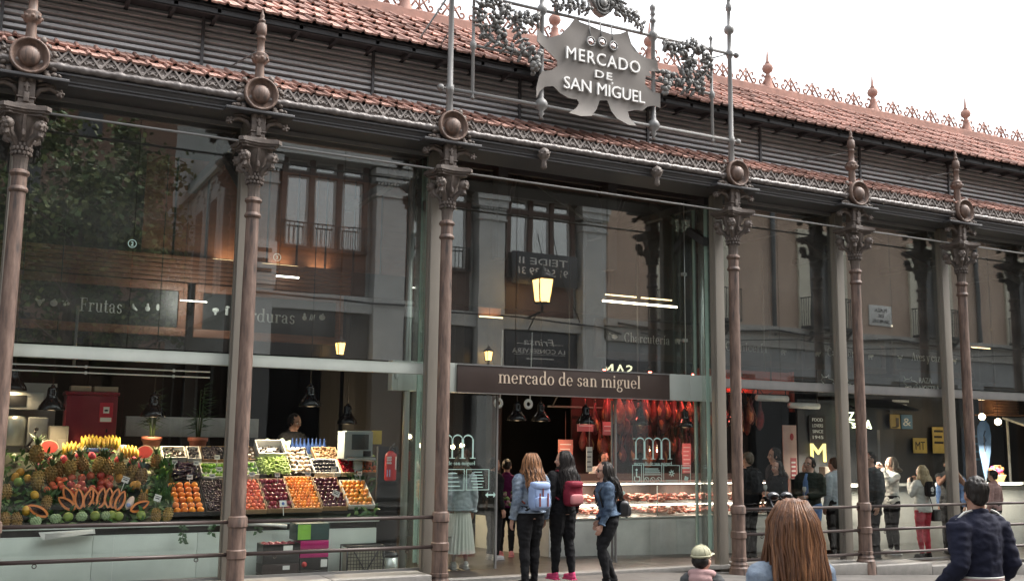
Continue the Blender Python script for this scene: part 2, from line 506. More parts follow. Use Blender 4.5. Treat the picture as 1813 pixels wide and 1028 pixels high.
# ================================================================ the ground
CX = [0.374 + 2.64 * k for k in (-3, -2, -1, 0, 1, 2)] + [10.618 + 2.64 * k for k in range(0, 6)]
X0H, X1H = -7.8, 24.0
def ground_sheet(name, x0, x1, y0, y1, dz, m, slope=1.0):
    mb = MB()
    xs = [x0, -40, -10, 8.9, 9.2] + [10 + k for k in range(11)] + [24, 60, x1]
    xs = sorted(set(min(max(x, x0), x1) for x in xs))
    for a, b in zip(xs, xs[1:]):
        mb.quad((a, y0, slope * ground_z(a) + dz), (b, y0, slope * ground_z(b) + dz), (b, y1, slope * ground_z(b) + dz), (a, y1, slope * ground_z(a) + dz))
    o = mb.build(name, m)
    return tag(o, kind='structure')
ground_sheet('plaza_ground', -600, 600, -600, 600, -0.03, PLAZA)
ground_sheet('market_floor', X0H + .2, X1H - .2, .47, 12, 0.0, FLOOR, .5)
ground_sheet('pavement', -60, 80, -16.9, -14.2, 0.09, KERB)

# granite step along the foot of the glass
mb = MB()
def step(x0, x1):
    n = max(1, int((x1 - x0) / 1.3))
    for k in range(n):
        a = x0 + (x1 - x0) * k / n + .004; b = x0 + (x1 - x0) * (k + 1) / n - .004
        z = ground_z((a + b) / 2)
        mb.cbox(a, b, -.12, .5, z - .06, z + .14, .012)
step(-7.7, 5.5); step(10.75, 23.8)
mb.cbox(5.52, 10.73, .3, .5, -.06, .004, .004)
tag(mb.build('granite_plinth', KERB), kind='structure')

# ================================================================ market hall shell
hall = empty('market_hall', (8, 0, 0), 0, 'long iron and glass market hall with grey louvres between two bands of terracotta roof tiles', 'market hall')
def hpart(mb, name, m, parent=None):
    o = mb.build(name, m, parent or hall)
    if parent is None: o.matrix_parent_inverse = Matrix.Translation((-8, 0, 0))
    return o

def tile_band(x0, x1, p0, p1, rows, tw=0.225, lip=.0):
    """Marseille tiles on the slope p0=(y,z) low edge to p1=(y,z) top; each tile an island"""
    mb = MB()
    d = Vector((0, p1[0] - p0[0], p1[1] - p0[1])); Ls = d.length; d.normalize()
    nrm = Vector((0, -d.z, d.y))
    prof = [(0, .0), (.04, .026), (.11, .032), (.19, .026), (.24, .006), (.45, .002), (.6, .002), (.66, .010), (.73, .007), (.9, .004), (1.0, .0)]
    rl = Ls / rows
    nx = int((x1 - x0) / tw)
    for r in range(rows):
        off = (r % 2) * tw * .5
        for i in range(nx + 1):
            xa = x0 + i * tw + off
            j = RND.uniform(-.006, .006); jt = RND.uniform(0, .012)
            s0 = r * rl - .05; s1 = (r + 1) * rl
            vs = []
            for (ss, lift, th) in ((s0, .048 + jt, 0), (s1, .012, 0)):
                for (u, hh) in prof:
                    p = Vector((xa + u * tw * .985, p0[0], p0[1])) + d * (ss + j) + nrm * (lift + hh)
                    vs.append(p)
            n = len(prof)
            for (u, hh) in prof:                       # thickness of the lower edge
                vs.append(Vector((xa + u * tw * .985, p0[0], p0[1])) + d * (s0 + j + .004) + nrm * (.02 + jt + hh))
            fs = [(k, k + 1, n + k + 1, n + k) for k in range(n - 1)] + [(2 * n + k, 2 * n + k + 1, k + 1, k) for k in range(n - 1)]
            mb.add(vs, fs, 0, False)
    return mb
LOW0, LOW1 = (-.04, 6.22), (.52, 6.56)
UP0, UP1 = (.08, 7.235), (2.2, 8.58)
hpart(tile_band(X0H, X1H, LOW0, LOW1, 2), 'lower_roof', TILE)
hpart(tile_band(X0H, X1H, UP0, UP1, 5), 'upper_roof', TILE)
# decks below the tiles
mb = MB()
mb.add([(X0H, .0, 6.19), (X1H, .0, 6.19), (X1H, .6, 6.57), (X0H, .6, 6.57), (X0H, .0, 6.13), (X1H, .0, 6.13), (X1H, .6, 6.51), (X0H, .6, 6.51)],
       [(0, 1, 2, 3), (7, 6, 5, 4), (0, 4, 5, 1)])
mb.add([(X0H, .1, 7.20), (X1H, .1, 7.20), (X1H, 2.2, 8.57), (X0H, 2.2, 8.57), (X0H, .1, 7.14), (X1H, .1, 7.14), (X1H, 2.2, 8.5), (X0H, 2.2, 8.5)],
       [(0, 1, 2, 3), (7, 6, 5, 4), (0, 4, 5, 1)])
mb.add([(X0H, 2.2, 8.57), (X1H, 2.2, 8.57), (X1H, 11.8, 7.2), (X0H, 11.8, 7.2)], [(0, 1, 2, 3)])
mb.box(X0H, X1H, 11.8, 11.95, -.9, 7.2)
mb.box(X0H - .15, X0H, .5, 11.95, -.9, 8.5); mb.box(X1H, X1H + .15, .5, 11.95, -1.2, 8.5)
hpart(mb, 'roof_deck', mat('tarred_soffit', (.05, .05, .054), .7))
# louvre wall
mb = MB()
mb.box(X0H, X1H, .66, .7, 6.4, 7.3)
nl = 9
for k in range(nl):
    z = 6.48 + k * .085
    mb.add([(X0H, .5, z), (X1H, .5, z), (X1H, .535, z + .05), (X0H, .535, z + .05), (X0H, .655, z + .055), (X1H, .655, z + .055), (X1H, .655, z - .004), (X0H, .655, z - .004)],
           [(0, 1, 2, 3), (3, 2, 5, 4), (0, 7, 6, 1), (7, 4, 5, 6)])
hpart(mb, 'louvre_wall', LOUV); mb = MB()
for k in range(14):
    x = X0H + .9 + k * 2.32
    mb = MB(); mb.box(x - .018, x + .018, .478, .52, 6.45, 7.25); hpart(mb, 'louvre_post', FASCIA)
# eave board and soffits
mb = MB()
mb.box(X0H, X1H, .12, .16, 7.13, 7.19)
mb.box(X0H, X1H, .1, .62, 7.215, 7.235)
for k in range(60):
    x = X0H + .2 + k * .53
    mb.box(x, x + .05, .1, .6, 7.15, 7.214)
hpart(mb, 'eave_soffit', mat('tarred_soffit', (.05, .05, .054), .7))
# ridge tiles with scroll cresting
mb = MB()
n = int((X1H - X0H) / .42)
for k in range(n):
    x = X0H + k * .42
    mb.tube([(x, 2.2, 8.62), (x + .40, 2.2, 8.62), (x + .42, 2.2, 8.62)], [(.13, .11), (.13, .11), (.155, .13)], 10)
mb.box(X0H, X1H, 2.02, 2.1, 8.44, 8.64)
hpart(mb, 'ridge_tiles', RIDGE)
mb = MB()
def curl(cx, cz, r, s, a0, a1, n=12, y=2.2, k0=1.0, k1=.35):
    return [(cx + s * r * (k0 + (k1 - k0) * i / n) * math.cos(R(a0 + (a1 - a0) * i / n)), y, cz + r * (k0 + (k1 - k0) * i / n) * math.sin(R(a0 + (a1 - a0) * i / n))) for i in range(n + 1)]
unit = .566
x, z = 0, 8.74
for k in range(1):
    for s in (-1, 1):
        mb.tube(curl(x + s * .19, z + .07, .062, s, -120, 150), .019, 5)
        mb.tube([(x + s * .02, 2.2, z + .23), (x + s * .09, 2.2, z + .12), (x + s * .17, 2.2, z + .0)], .019, 5)
        mb.tube([(x + s * .12, 2.2, z + .2), (x + s * .03, 2.2, z + .1), (x - s * .05, 2.2, z + .0)], .017, 5)
        mb.tube(curl(x + s * .14, z + .19, .035, s, -60, 220, 8), .016, 5)
    mb.tube([(x, 2.2, z), (x, 2.2, z + .28)], [.02, .012], 5)
    mb.ball((x, 2.2, z + .25), .024, 6, 4)
co_ = mb.build('cresting_unit', RIDGE, hall, (X0H + .28 - 8, 0, 0))
for k in range(1, int((X1H - X0H) / unit)): copy_tree(co_, (X0H + .28 - 8 + k * unit, 0, 0), parent=hall)
def ridge_finial(x):
    mb = MB()
    mb.lathe([(.17, 0), (.15, .04), (.085, .22), (.06, .34), (.07, .36), (.045, .38), (.04, .42), (.09, .46), (.11, .52), (.09, .58), (.04, .62), (.05, .63), (.03, .66), (.012, .86), (.002, .9)], 14, (x, 2.2, 8.58))
    o = hpart(mb, 'ridge_finial', RIDGE)
for x in (2.93, 5.82, 8.6, 10.6, 13.4, 16.23, 19.06, 21.9, -.1, -3, -6): ridge_finial(x)

# gutter cresting: a relief of lattice triangles and palmettes
mb = MB()
u = .235
def cres_unit(x, zb, y):
    H = .15
    mb.box(x, x + u * .999, y + .012, y + .022, zb, zb + H * .7)
    def bar(a, b, w=.013, d=.014):
        a = Vector((a[0], 0, a[1])); b = Vector((b[0], 0, b[1])); t = (b - a).normalized(); nn = Vector((-t.z, 0, t.x)) * w
        mb.add([(q.x, yy, q.z) for yy in (y - d, y + .012) for q in (a + nn, a - nn, b - nn, b + nn)],
               [(0, 1, 2, 3), (0, 4, 5, 1), (1, 5, 6, 2), (2, 6, 7, 3), (3, 7, 4, 0)])
    for s in (0, 1):
        bar((x + u * .5, zb + H), (x + u * s, zb + .0), .011, .014 + .002 * s)
    for s in (-1, 1):
        bar((x + u * .5 + s * u * .16, zb + .02), (x + u * .5 + s * u * .5, zb + H * .9), .008, .008 + .001 * s)
    bar((x + u * .3, zb + H * .42), (x + u * .7, zb + H * .42), .006, .006)
    for a in (-55, -25, 0, 25, 55):
        c = (x + u * .5 + math.sin(R(a)) * .028, zb + .018 + math.cos(R(a)) * .028)
        mb.ball((c[0], y - .002, c[1]), (.011, .012, .016), 5, 4)
    for s in (0.02, .98):
        mb.ball((x + u * s, y - .003, zb + .03), (.017, .014, .02), 5, 4)
for k in range(int((X1H - X0H) / u)):
    cres_unit(X0H + k * u, 6.10, -.085)
hpart(mb, 'gutter_cresting', CREST)
# roll moulding wound with a ribbon
mb = MB()
nx = int((X1H - X0H) / .022); n = 10; vs = []; fs = []
for i in range(nx + 1):
    x = X0H + i * .022
    for k in range(n):
        a = 2 * PI * k / n
        r = .044 + .004 * math.sin(x * 31 + a * 2) + .004 * math.sin(x * 83 - a * 3)
        if (x % .66) < .07: r = .053
        vs.append((x, -.085 + r * math.cos(a), 6.048 + r * math.sin(a)))
for i in range(nx):
    for k in range(n):
        fs.append((i * n + k, i * n + (k + 1) % n, (i + 1) * n + (k + 1) % n, (i + 1) * n + k))
mb.add(vs, fs, 0, True)
hpart(mb, 'roll_moulding', mat('roll_iron', (0.185, 0.165, 0.158), .42, .2, col2=(0.10, 0.088, 0.084), scale=8))
# fascia: stepped cyma below the roll, with the flat soffit
mb = MB()
prof = [(-.06, 5.995), (-.085, 5.985), (-.085, 5.965), (-.06, 5.955), (-.045, 5.93), (-.03, 5.915), (-.03, 5.895), (-.012, 5.89), (-.012, 5.86), (.62, 5.86), (.62, 5.93), (.02, 5.93), (.02, 6.2), (-.06, 6.1)]
n = len(prof)
mb.add([(X0H, y, z) for y, z in prof] + [(X1H, y, z) for y, z in prof], [(i, (i + 1) % n, n + (i + 1) % n, n + i) for i in range(n)])
hpart(mb, 'fascia', FASCIA)
# thin rail between the capitals
mb = MB()
mb.tube([(X0H, .06, 5.52), (X1H, .06, 5.52)], .016, 8)
hpart(mb, 'tie_rod', STEEL)
# inside: boarded ceiling and dark roof trusses
mb = MB()
mb.quad((X0H, .64, 5.9), (X1H, .64, 5.9), (X1H, 4.4, 7.3), (X0H, 4.4, 7.3))
mb.quad((X0H, 4.4, 7.3), (X1H, 4.4, 7.3), (X1H, 11.7, 7.0), (X0H, 11.7, 7.0))
hpart(mb, 'boarded_ceiling', WOOD_C)
mb = MB()
for x in CX:
    mb.box(x - .06, x + .06, .64, 4.3, 5.74, 5.86)
    mb.add([(x - .05, .7, 5.2), (x + .05, .7, 5.2), (x + .05, 2.2, 6.1), (x - .05, 2.2, 6.1), (x - .05, .7, 5.06), (x + .05, .7, 5.06), (x + .05, 2.2, 5.96), (x - .05, 2.2, 5.96)],
           [(0, 1, 2, 3), (7, 6, 5, 4), (0, 3, 7, 4), (1, 5, 6, 2), (0, 4, 5, 1), (3, 2, 6, 7)])
for y, z in ((1.4, 6.1), (2.4, 6.47), (3.4, 6.84)):
    mb.box(X0H, X1H, y, y + .09, z - .08, z + .05)
for (xa, xb) in ((7.2, 8.1), (9.0, 8.1), (9.1, 10.4), (9.1, 9.7), (6.2, 7.2), (7.1, 5.9)):
    mb.tube([(xa, 1.2, 5.2), (xb, 2.6, 6.45)], .04, 6)
for x in (7.1, 9.1): mb.box(x - .08, x + .08, 1.15, 1.35, 4.6, 6.0)
hpart(mb, 'roof_truss', FASCIA)
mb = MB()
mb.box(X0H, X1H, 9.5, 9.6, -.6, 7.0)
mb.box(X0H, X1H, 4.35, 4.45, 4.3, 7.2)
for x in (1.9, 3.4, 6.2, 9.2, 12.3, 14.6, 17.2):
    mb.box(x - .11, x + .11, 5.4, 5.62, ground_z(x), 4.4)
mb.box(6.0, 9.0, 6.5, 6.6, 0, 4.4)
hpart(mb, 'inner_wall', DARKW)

# ================================================================ cast-iron columns
def make_column():
    root = empty('iron_column', (0, 0, 0))
    # base and shaft
    mb = MB()
    mb.lathe([(.155, -.45), (.155, -.06), (.145, -.03), (.148, -.01), (.125, .02), (.13, .05), (.112, .08), (.107, .1), (.119, .102), (.119, .145), (.107, .15),
              (.105, .425), (.112, .43), (.118, .437), (.118, .525), (.112, .533), (.104, .54), (.103, .79), (.110, .795), (.117, .802), (.117, .885), (.112, .895), (.112, .91), (.104, .915), (.09, .93)], 24)
    edge_smooth(mb.build('column_base', IRON, root), 32)
    mb = MB()
    mb.lathe([(.088, .93), (.087, 2.2), (.083, 3.6), (.079, 4.5), (.079, 4.54), (.096, 4.55), (.104, 4.57), (.096, 4.595), (.082, 4.61), (.082, 4.72), (.094, 4.735), (.108, 4.755), (.1, 4.785), (.076, 4.80)], 24)
    edge_smooth(mb.build('shaft', IRON, root), 32)
    # capital
    mb = MB()
    mb.lathe([(.074, 4.79), (.074, 4.93), (.085, 4.945), (.078, 4.96), (.076, 5.1), (.1, 5.2), (.15, 5.33), (.17, 5.41)], 24, flute=(4.80, 4.935, .07, 12))
    for k in range(14):                                   # leaf collar
        a = 2 * PI * k / 14
        for (dz, r, s) in ((4.985, .098, .02), (5.035, .1, .024), (5.08, .094, .019)):
            aa = a + (.22 if dz == 5.035 else 0)
            mb.ball((r * math.cos(aa), r * math.sin(aa), dz), (s, s, s * 1.25), 6, 4)
    for k in range(4):                                    # corner rosettes on stalks
        a = PI / 4 + k * PI / 2
        c, s_ = math.cos(a), math.sin(a)
        mb.tube([(.07 * c, .07 * s_, 5.05), (.12 * c, .12 * s_, 5.14), (.19 * c, .19 * s_, 5.19), (.215 * c, .215 * s_, 5.28)], [.03, .034, .04, .05], 7)
        ctr = Vector((.232 * c, .232 * s_, 5.285))
        mb.ball(ctr, .068, 12, 8)
        for j in range(6):
            t = 2 * PI * j / 6
            o = Vector((c, s_, 0)) * .045 + (Vector((-s_, c, 0)) * math.cos(t) + Vector((0, 0, 1)) * math.sin(t)) * .047
            mb.ball(ctr + o, .021, 6, 4)
        mb.ball(ctr + Vector((c, s_, 0)) * .066, .016, 6, 4)
        mb.tube([ctr + Vector((0, 0, -.05)), ctr + Vector((.01 * c, .01 * s_, -.11)), ctr + Vector((-.05 * c, -.05 * s_, -.15))], [.03, .034, .012], 6)
        # fillet in the middle of each face
        a2 = k * PI / 2
        c2, s2 = math.cos(a2), math.sin(a2)
        mb.tube([(.09 * c2, .09 * s2, 5.12), (.155 * c2, .155 * s2, 5.41)], [.026, .03], 6)
        mb.ball((.15 * c2, .15 * s2, 5.2), (.03, .03, .045), 6, 4)
    def abacus(z0, z1, h, cut):
        P = []
        for k in range(4):
            a = k * PI / 2
            for (px, py) in ((h, -h + .05), (h, h - .05)):
                P.append((px * math.cos(a) - py * math.sin(a), px * math.sin(a) + py * math.cos(a)))
                if py < 0:
                    for t in (-.5, 0, .5):
                        qx, qy = h - cut * (1 - (t / .8) ** 2), t * h
                        P.append((qx * math.cos(a) - qy * math.sin(a), qx * math.sin(a) + qy * math.cos(a)))
        n = len(P)
        mb.add([(x, y, z0) for x, y in P] + [(x, y, z1) for x, y in P], [(i, (i + 1) % n, n + (i + 1) % n, n + i) for i in range(n)] + [tuple(range(n)), tuple(range(n, 2 * n))])
    abacus(5.40, 5.43, .215, .05); abacus(5.43, 5.455, .245, .05); abacus(5.455, 5.50, .27, .055); abacus(5.50, 5.515, .245, .05)
    edge_smooth(mb.build('capital', IRON_G, root), 40)
    # die block with a tapering pendant, scroll brackets ending in buds, top plate
    mb = MB()
    mb.cbox(-.105, .105, -.105, .105, 5.515, 5.56, .012)
    mb.cbox(-.085, .085, -.085, .085, 5.56, 5.62, .008); mb.cbox(-.1, .1, -.1, .1, 5.62, 5.64, .006); mb.cbox(-.088, .088, -.088, .088, 5.64, 5.852, .008)
    mb.cbox(-.03, .03, -.115, -.085, 5.57, 5.69, .01); mb.cbox(-.014, .014, -.12, -.085, 5.69, 5.79, .005)
    mb.add([(-.035, -.09, 5.75), (.035, -.09, 5.75), (0, -.09, 5.81), (-.035, -.115, 5.75), (.035, -.115, 5.75), (0, -.112, 5.81)], [(3, 4, 5), (0, 3, 5, 2), (1, 2, 5, 4), (0, 1, 4, 3)])
    for s in (-1, 1):
        mb.tube([(s * .08, -.02, 5.66), (s * .14, -.02, 5.76), (s * .24, -.02, 5.79), (s * .33, -.02, 5.75), (s * .345, -.02, 5.71)], [.03, .032, .03, .026, .022], 8)
        mb.tube([(s * .1, -.02, 5.8), (s * .2, -.02, 5.835), (s * .3, -.02, 5.81)], [.018, .02, .012], 6)
        mb.ball((s * .35, -.02, 5.735), .048, 10, 7)
        for j in range(5):
            t = 2 * PI * j / 5
            mb.ball((s * .35 + .036 * math.cos(t), -.055, 5.735 + .036 * math.sin(t)), .017, 6, 4)
    mb.build('bracket_block', IRON_G, root)
    mb = MB()
    mb.cbox(-.43, .43, -.17, .1, 5.852, 5.888, .006)
    mb.build('bearing_plate', FASCIA, root)
    # medallion: dished disc with a round boss, leaves round the rim
    mb = MB()
    Mx = Matrix.Translation((0, -.09, 6.10)) @ Matrix.Rotation(R(90), 4, 'X')
    mb.lathe([(.19, -.02), (.215, .03), (.212, .085), (.2, .095), (.187, .09), (.17, .05), (.135, .028), (.12, .03), (.118, .05), (.105, .082), (.08, .108), (.04, .124), (.004, .128)], 32, M=Mx)
    edge_smooth(mb.build('medallion', IRON, root), 35)
    mb = MB()
    for k in range(18):
        a = 2 * PI * k / 18
        if 60 < math.degrees(a) < 120: continue
        c, s_ = math.cos(a), math.sin(a)
        q = .245 + .02 * (k % 2)
        mb.ball((q * c, -.08, 6.10 + q * s_), (.034 + .012 * abs(c), .03, .034 + .012 * abs(s_)), 7, 5)
    for s in (-1, 1):
        for (dx, dz, r) in ((.2, -.19, .05), (.27, -.17, .045), (.32, -.175, .035), (.26, -.1, .04), (.29, -.03, .035), (.27, .06, .035)):
            mb.ball((s * dx, -.09, 6.10 + dz), (r, .04, r * .75), 7, 5)
    mb.build('leaf_border', IRON_G, root)
    return root
def add_finial(root):
    mb = MB()
    mb.lathe([(.072, 6.24), (.062, 6.3), (.055, 6.52), (.06, 6.54), (.095, 6.56), (.105, 6.60), (.085, 6.63), (.1, 6.655), (.062, 6.685), (.05, 6.70), (.047, 6.86), (.065, 6.87), (.05, 6.89), (.05, 6.92),
              (.062, 6.93), (.068, 6.98), (.06, 7.06), (.03, 7.09), (.045, 7.10), (.045, 7.12), (.022, 7.14), (.03, 7.17), (.022, 7.2), (.006, 7.26), (.002, 7.28)], 14, (0, 0, 0))
    for k in range(8):
        a = 2 * PI * k / 8
        mb.ball((.095 * math.cos(a), .095 * math.sin(a), 6.6), .026, 6, 4)
    mb.build('finial', IRON, root)
colA = make_column()
desc = {-2.266: 'iron column just beyond the left edge beside the fruit stall',
        0.374: 'iron column at the left edge in front of the fruit display',
        3.014: 'iron column between the oranges crates and the peach crates of the fruit stall',
        5.655: 'iron column carrying the left tall post of the hanging zinc sign, left of the entrance',
        10.618: 'iron column carrying the right tall post of the hanging zinc sign, right of the entrance',
        13.258: 'first finial topped iron column to the right of the entrance',
        15.898: 'iron column beside the man in the navy jacket, last full one on the right'}
columns = {}
first = True
for x in CX:
    k = round(x, 3)
    if first: c = colA; first = False
    else: c = copy_tree(colA)
    c.location = (x, 0, 0)
    lab = [v for q, v in desc.items() if abs(q - x) < .02]
    tag(c, lab[0] if lab else 'iron column of the market front standing outside the picture', 'column', 'iron columns along the market front')
    columns[k] = c
for k, c in columns.items():
    if abs(k - 5.655) > .02 and abs(k - 10.618) > .02: add_finial(c)

# two bud pendants under the fascia of the entrance bay
for x, w in ((7.09, 'nearer the left of the entrance bay'), (9.06, 'nearer the right of the entrance bay')):
    mb = MB()
    mb.lathe([(.002, -.19), (.02, -.18), (.05, -.15), (.035, -.12), (.045, -.1), (.03, -.075), (.04, -.06), (.03, -.05), (.07, -.02), (.085, .04), (.07, .1), (.02, .13), (.01, .14)], 14, (0, 0, 0))
    for k in range(10):
        a = 2 * PI * k / 10
        mb.ball((.078 * math.cos(a), .078 * math.sin(a), .03 + .03 * (k % 2)), .02, 6, 4)
    o = mb.build('bud_pendant', IRON_G, None, (x, -.13, 5.87))
    tag(o, 'round grey iron bud pendant under the fascia ' + w, 'pendant', 'bud pendants of the entrance bay')
# ================================================================ the zinc sign in its pipe frame over the entrance
fr = empty('sign_frame', (8.136, 0, 6.3), 0, 'grey pipe frame with knobs and iron garlands standing on the roof over the entrance', 'sign frame')
def fpart(mb, name, m, parent=fr):
    o = mb.build(name, m, parent)
    if parent is fr: o.matrix_parent_inverse = Matrix.Translation((-8.136, 0, -6.3))
    return o
XL, XR = 5.655, 10.618
for x in (XL, XR):
    mb = MB()
    mb.lathe([(.06, 6.22), (.05, 6.3), (.045, 6.6), (.055, 6.61), (.055, 6.72), (.043, 6.74), (.036, 8.05), (.05, 8.07), (.05, 8.18), (.036, 8.2), (.034, 8.46), (.075, 8.49), (.085, 8.54), (.07, 8.59), (.03, 8.62),
              (.03, 8.85), (.05, 8.88), (.055, 8.93), (.03, 9.0), (.03, 9.05), (.045, 9.07), (.03, 9.12), (.012, 9.3), (.002, 9.34)], 14, (x, 0, 0))
    s = 1 if x > 8 else -1
    for z in (6.67, 8.13):
        mb.tube([(x, 0, z), (x + s * .12, 0, z)], .022, 8); mb.ball((x + s * .14, 0, z), .05, 10, 7)
        mb.lathe([(.052, -.05), (.06, -.02), (.06, .02), (.052, .05)], 12, (x, 0, z))
    fpart(mb, 'tall_post', STEEL)
for x in (6.0, 10.24):
    mb = MB()
    mb.lathe([(.02, 6.58), (.035, 6.6), (.02, 6.63), (.028, 6.65), (.024, 7.3), (.045, 7.33), (.05, 7.37), (.045, 7.41), (.024, 7.44), (.022, 8.08), (.042, 8.1), (.042, 8.16), (.02, 8.18), (.018, 8.28), (.035, 8.31), (.02, 8.35), (.002, 8.37)], 10, (x, 0, 0))
    fpart(mb, 'thin_post', STEEL)
for x in (7.11, 9.1):
    mb = MB()
    mb.lathe([(.01, 6.46), (.03, 6.48), (.02, 6.51), (.05, 6.55), (.03, 6.58), (.09, 6.64), (.1, 6.69), (.08, 6.74), (.04, 6.78), (.034, 7.3), (.034, 8.04), (.06, 8.08), (.085, 8.13), (.06, 8.19), (.036, 8.22), (.03, 8.34), (.05, 8.36), (.05, 8.4),
              (.028, 8.42), (.03, 8.46), (.045, 8.48), (.03, 8.52), (.045, 8.56), (.05, 8.6), (.03, 8.64), (.002, 8.66)], 12, (x, 0, 0))
    fpart(mb, 'middle_post', STEEL)
mb = MB()
mb.tube([(XL, 0, 6.67), (XR, 0, 6.67)], .03, 10)
fpart(mb, 'lower_rail', STEEL)
mb = MB()
mb.tube([(XL, 0, 8.13), (XR, 0, 8.13)], .024, 10)
fpart(mb, 'upper_rail', STEEL)
mb = MB()
mb.tube([(6.0, 0, 7.37), (7.3, 0, 7.37)], .022, 8); fpart(mb, 'side_rail', STEEL); mb = MB(); mb.tube([(8.95, 0, 7.42), (10.24, 0, 7.38)], .022, 8)
mb.tube([(10.24, .0, 7.98), (10.58, .0, 8.12)], .012, 6)
mb.tube([(5.62, .02, 8.05), (5.2, .5, 7.2)], .014, 6); mb.tube([(9.7, .02, 7.32), (9.5, .6, 7.1)], .014, 6); mb.tube([(5.68, .02, 7.6), (5.6, .65, 7.2)], .01, 6)
fpart(mb, 'side_rail', STEEL)
IRON_D = mat('garland_iron', (0.23, 0.225, 0.215), 0.55, .1, col2=(0.12, 0.118, 0.115), scale=14, bump=.3)
def leaf(mb, p, d, L, w, tilt=.3):
    """small lobed iron leaf growing from p along d (XZ)"""
    d = Vector((d[0], 0, d[1])).normalized(); nn = Vector((-d.z, 0, d.x)); yv = Vector((0, -1, 0))
    p = Vector(p)
    out = []
    for t, q in ((0, .15), (.2, .8), (.32, .45), (.5, 1.0), (.62, .55), (.8, .7), (1, .02)):
        out.append((t, q))
    vs = []
    for t, q in out:
        c = p + d * (L * t) + yv * (tilt * L * math.sin(t * PI) * .6)
        vs += [c + nn * w * q - yv * .012, c + yv * .02, c - nn * w * q - yv * .012, c - yv * .018]
    fs = []
    for i in range(len(out) - 1):
        for k in range(4):
            fs.append((i * 4 + k, i * 4 + (k + 1) % 4, (i + 1) * 4 + (k + 1) % 4, (i + 1) * 4 + k))
    mb.add(vs, fs, 0, True)
def garland(pts, seed, mb):
    rr = random.Random(seed)
    P = [Vector((x, -.02, z)) for x, z in pts]
    # smooth curve
    C = []
    for i in range(len(P) - 1):
        for k in range(5):
            C.append(P[i].lerp(P[i + 1], k / 5))
    C.append(P[-1])
    mb.tube(C, [.032 - .012 * i / len(C) for i in range(len(C))], 6)
    for i in range(0, len(C) - 1, 2):
        t = (C[i + 1] - C[i]).normalized()
        for s in (-1, 1):
            d = Vector((t.x * .4 - s * t.z, 0, t.z * .4 + s * t.x))
            leaf(mb, C[i] + Vector((0, rr.uniform(-.05, .02), 0)), (d.x + rr.uniform(-.3, .3), d.z + rr.uniform(-.3, .3)), rr.uniform(.1, .17), rr.uniform(.03, .05), rr.uniform(.1, .6))
        if rr.random() < .45:
            mb.ball(C[i] + Vector((rr.uniform(-.05, .05), -.06, rr.uniform(-.05, .05))), rr.uniform(.028, .042), 7, 5)
def grapes(x, z, n, seed, mb, sp=.16):
    rr = random.Random(seed)
    for i in range(n):
        t = i / n
        mb.ball((x + rr.uniform(-sp, sp) * (1 - t * .75), -.06 + rr.uniform(-.06, .05), z - t * .34 + rr.uniform(-.03, .03)), .042, 8, 6)
mb = MB()
garland([(6.9, 7.36), (6.55, 7.42), (6.29, 7.49), (6.13, 7.6), (6.06, 7.8), (6.1, 7.98), (6.24, 8.06), (6.42, 8.05), (6.54, 7.97), (6.66, 7.8), (6.76, 7.6), (6.84, 7.45)], 3, mb)
garland([(6.5, 7.62), (6.36, 7.62), (6.3, 7.74), (6.36, 7.88), (6.44, 7.86)], 4, mb)
garland([(6.64, 7.86), (6.76, 7.9), (6.9, 7.97), (7.04, 7.92)], 5, mb)
grapes(6.97, 7.47, 26, 6, mb)
fpart(mb, 'garland', IRON_D)
mb = MB()
garland([(9.28, 8.06), (9.36, 7.98), (9.5, 7.93), (9.62, 8.0), (9.76, 8.08), (9.92, 8.09), (10.07, 8.02), (10.15, 7.9), (10.14, 7.76), (10.05, 7.64), (9.9, 7.56), (9.7, 7.52), (9.5, 7.5), (9.3, 7.42)], 8, mb)
garland([(9.62, 7.6), (9.74, 7.68), (9.82, 7.8), (9.76, 7.9), (9.66, 7.84)], 9, mb)
garland([(9.9, 7.5), (10.02, 7.44), (9.88, 7.38), (9.6, 7.4)], 19, mb)
grapes(9.26, 7.55, 26, 10, mb)
fpart(mb, 'garland', IRON_D)
# crest: a carved mask shield between two oak sprays on the upper rail
mb = MB()
garland([(7.9, 8.28), (7.75, 8.32), (7.6, 8.3), (7.42, 8.27), (7.27, 8.22)], 11, mb)
fpart(mb, 'oak_spray', IRON_D); mb = MB()
garland([(8.38, 8.34), (8.5, 8.42), (8.62, 8.36), (8.75, 8.3), (8.92, 8.22)], 12, mb)
garland([(8.32, 8.42), (8.42, 8.52), (8.46, 8.62)], 14, mb)
fpart(mb, 'oak_spray', IRON_D)
mb = MB()
mb.prism([(7.93, 8.66), (7.92, 8.46), (7.97, 8.36), (8.05, 8.28), (8.14, 8.24), (8.23, 8.28), (8.31, 8.36), (8.36, 8.46), (8.35, 8.66), (8.25, 8.74), (8.03, 8.74)], -.05, .05)
for r in (.15, .1, .05):
    mb.tube([(8.14 + r * math.cos(2 * PI * k / 24), -.055 - (.15 - r) * .3, 8.44 + r * 1.1 * math.sin(2 * PI * k / 24)) for k in range(25)], .016, 6)
mb.ball((8.14, -.06, 8.44), (.06, .06, .07), 10, 8)
for s in (-1, 1):
    mb.ball((8.14 + s * .1, -.06, 8.58), (.045, .04, .03), 8, 6)
    mb.tube([(8.14 + s * .19, -.05, 8.68), (8.14 + s * .21, -.06, 8.5), (8.14 + s * .12, -.06, 8.33)], .022, 6)
fpart(mb, 'crest_shield', IRON_D)

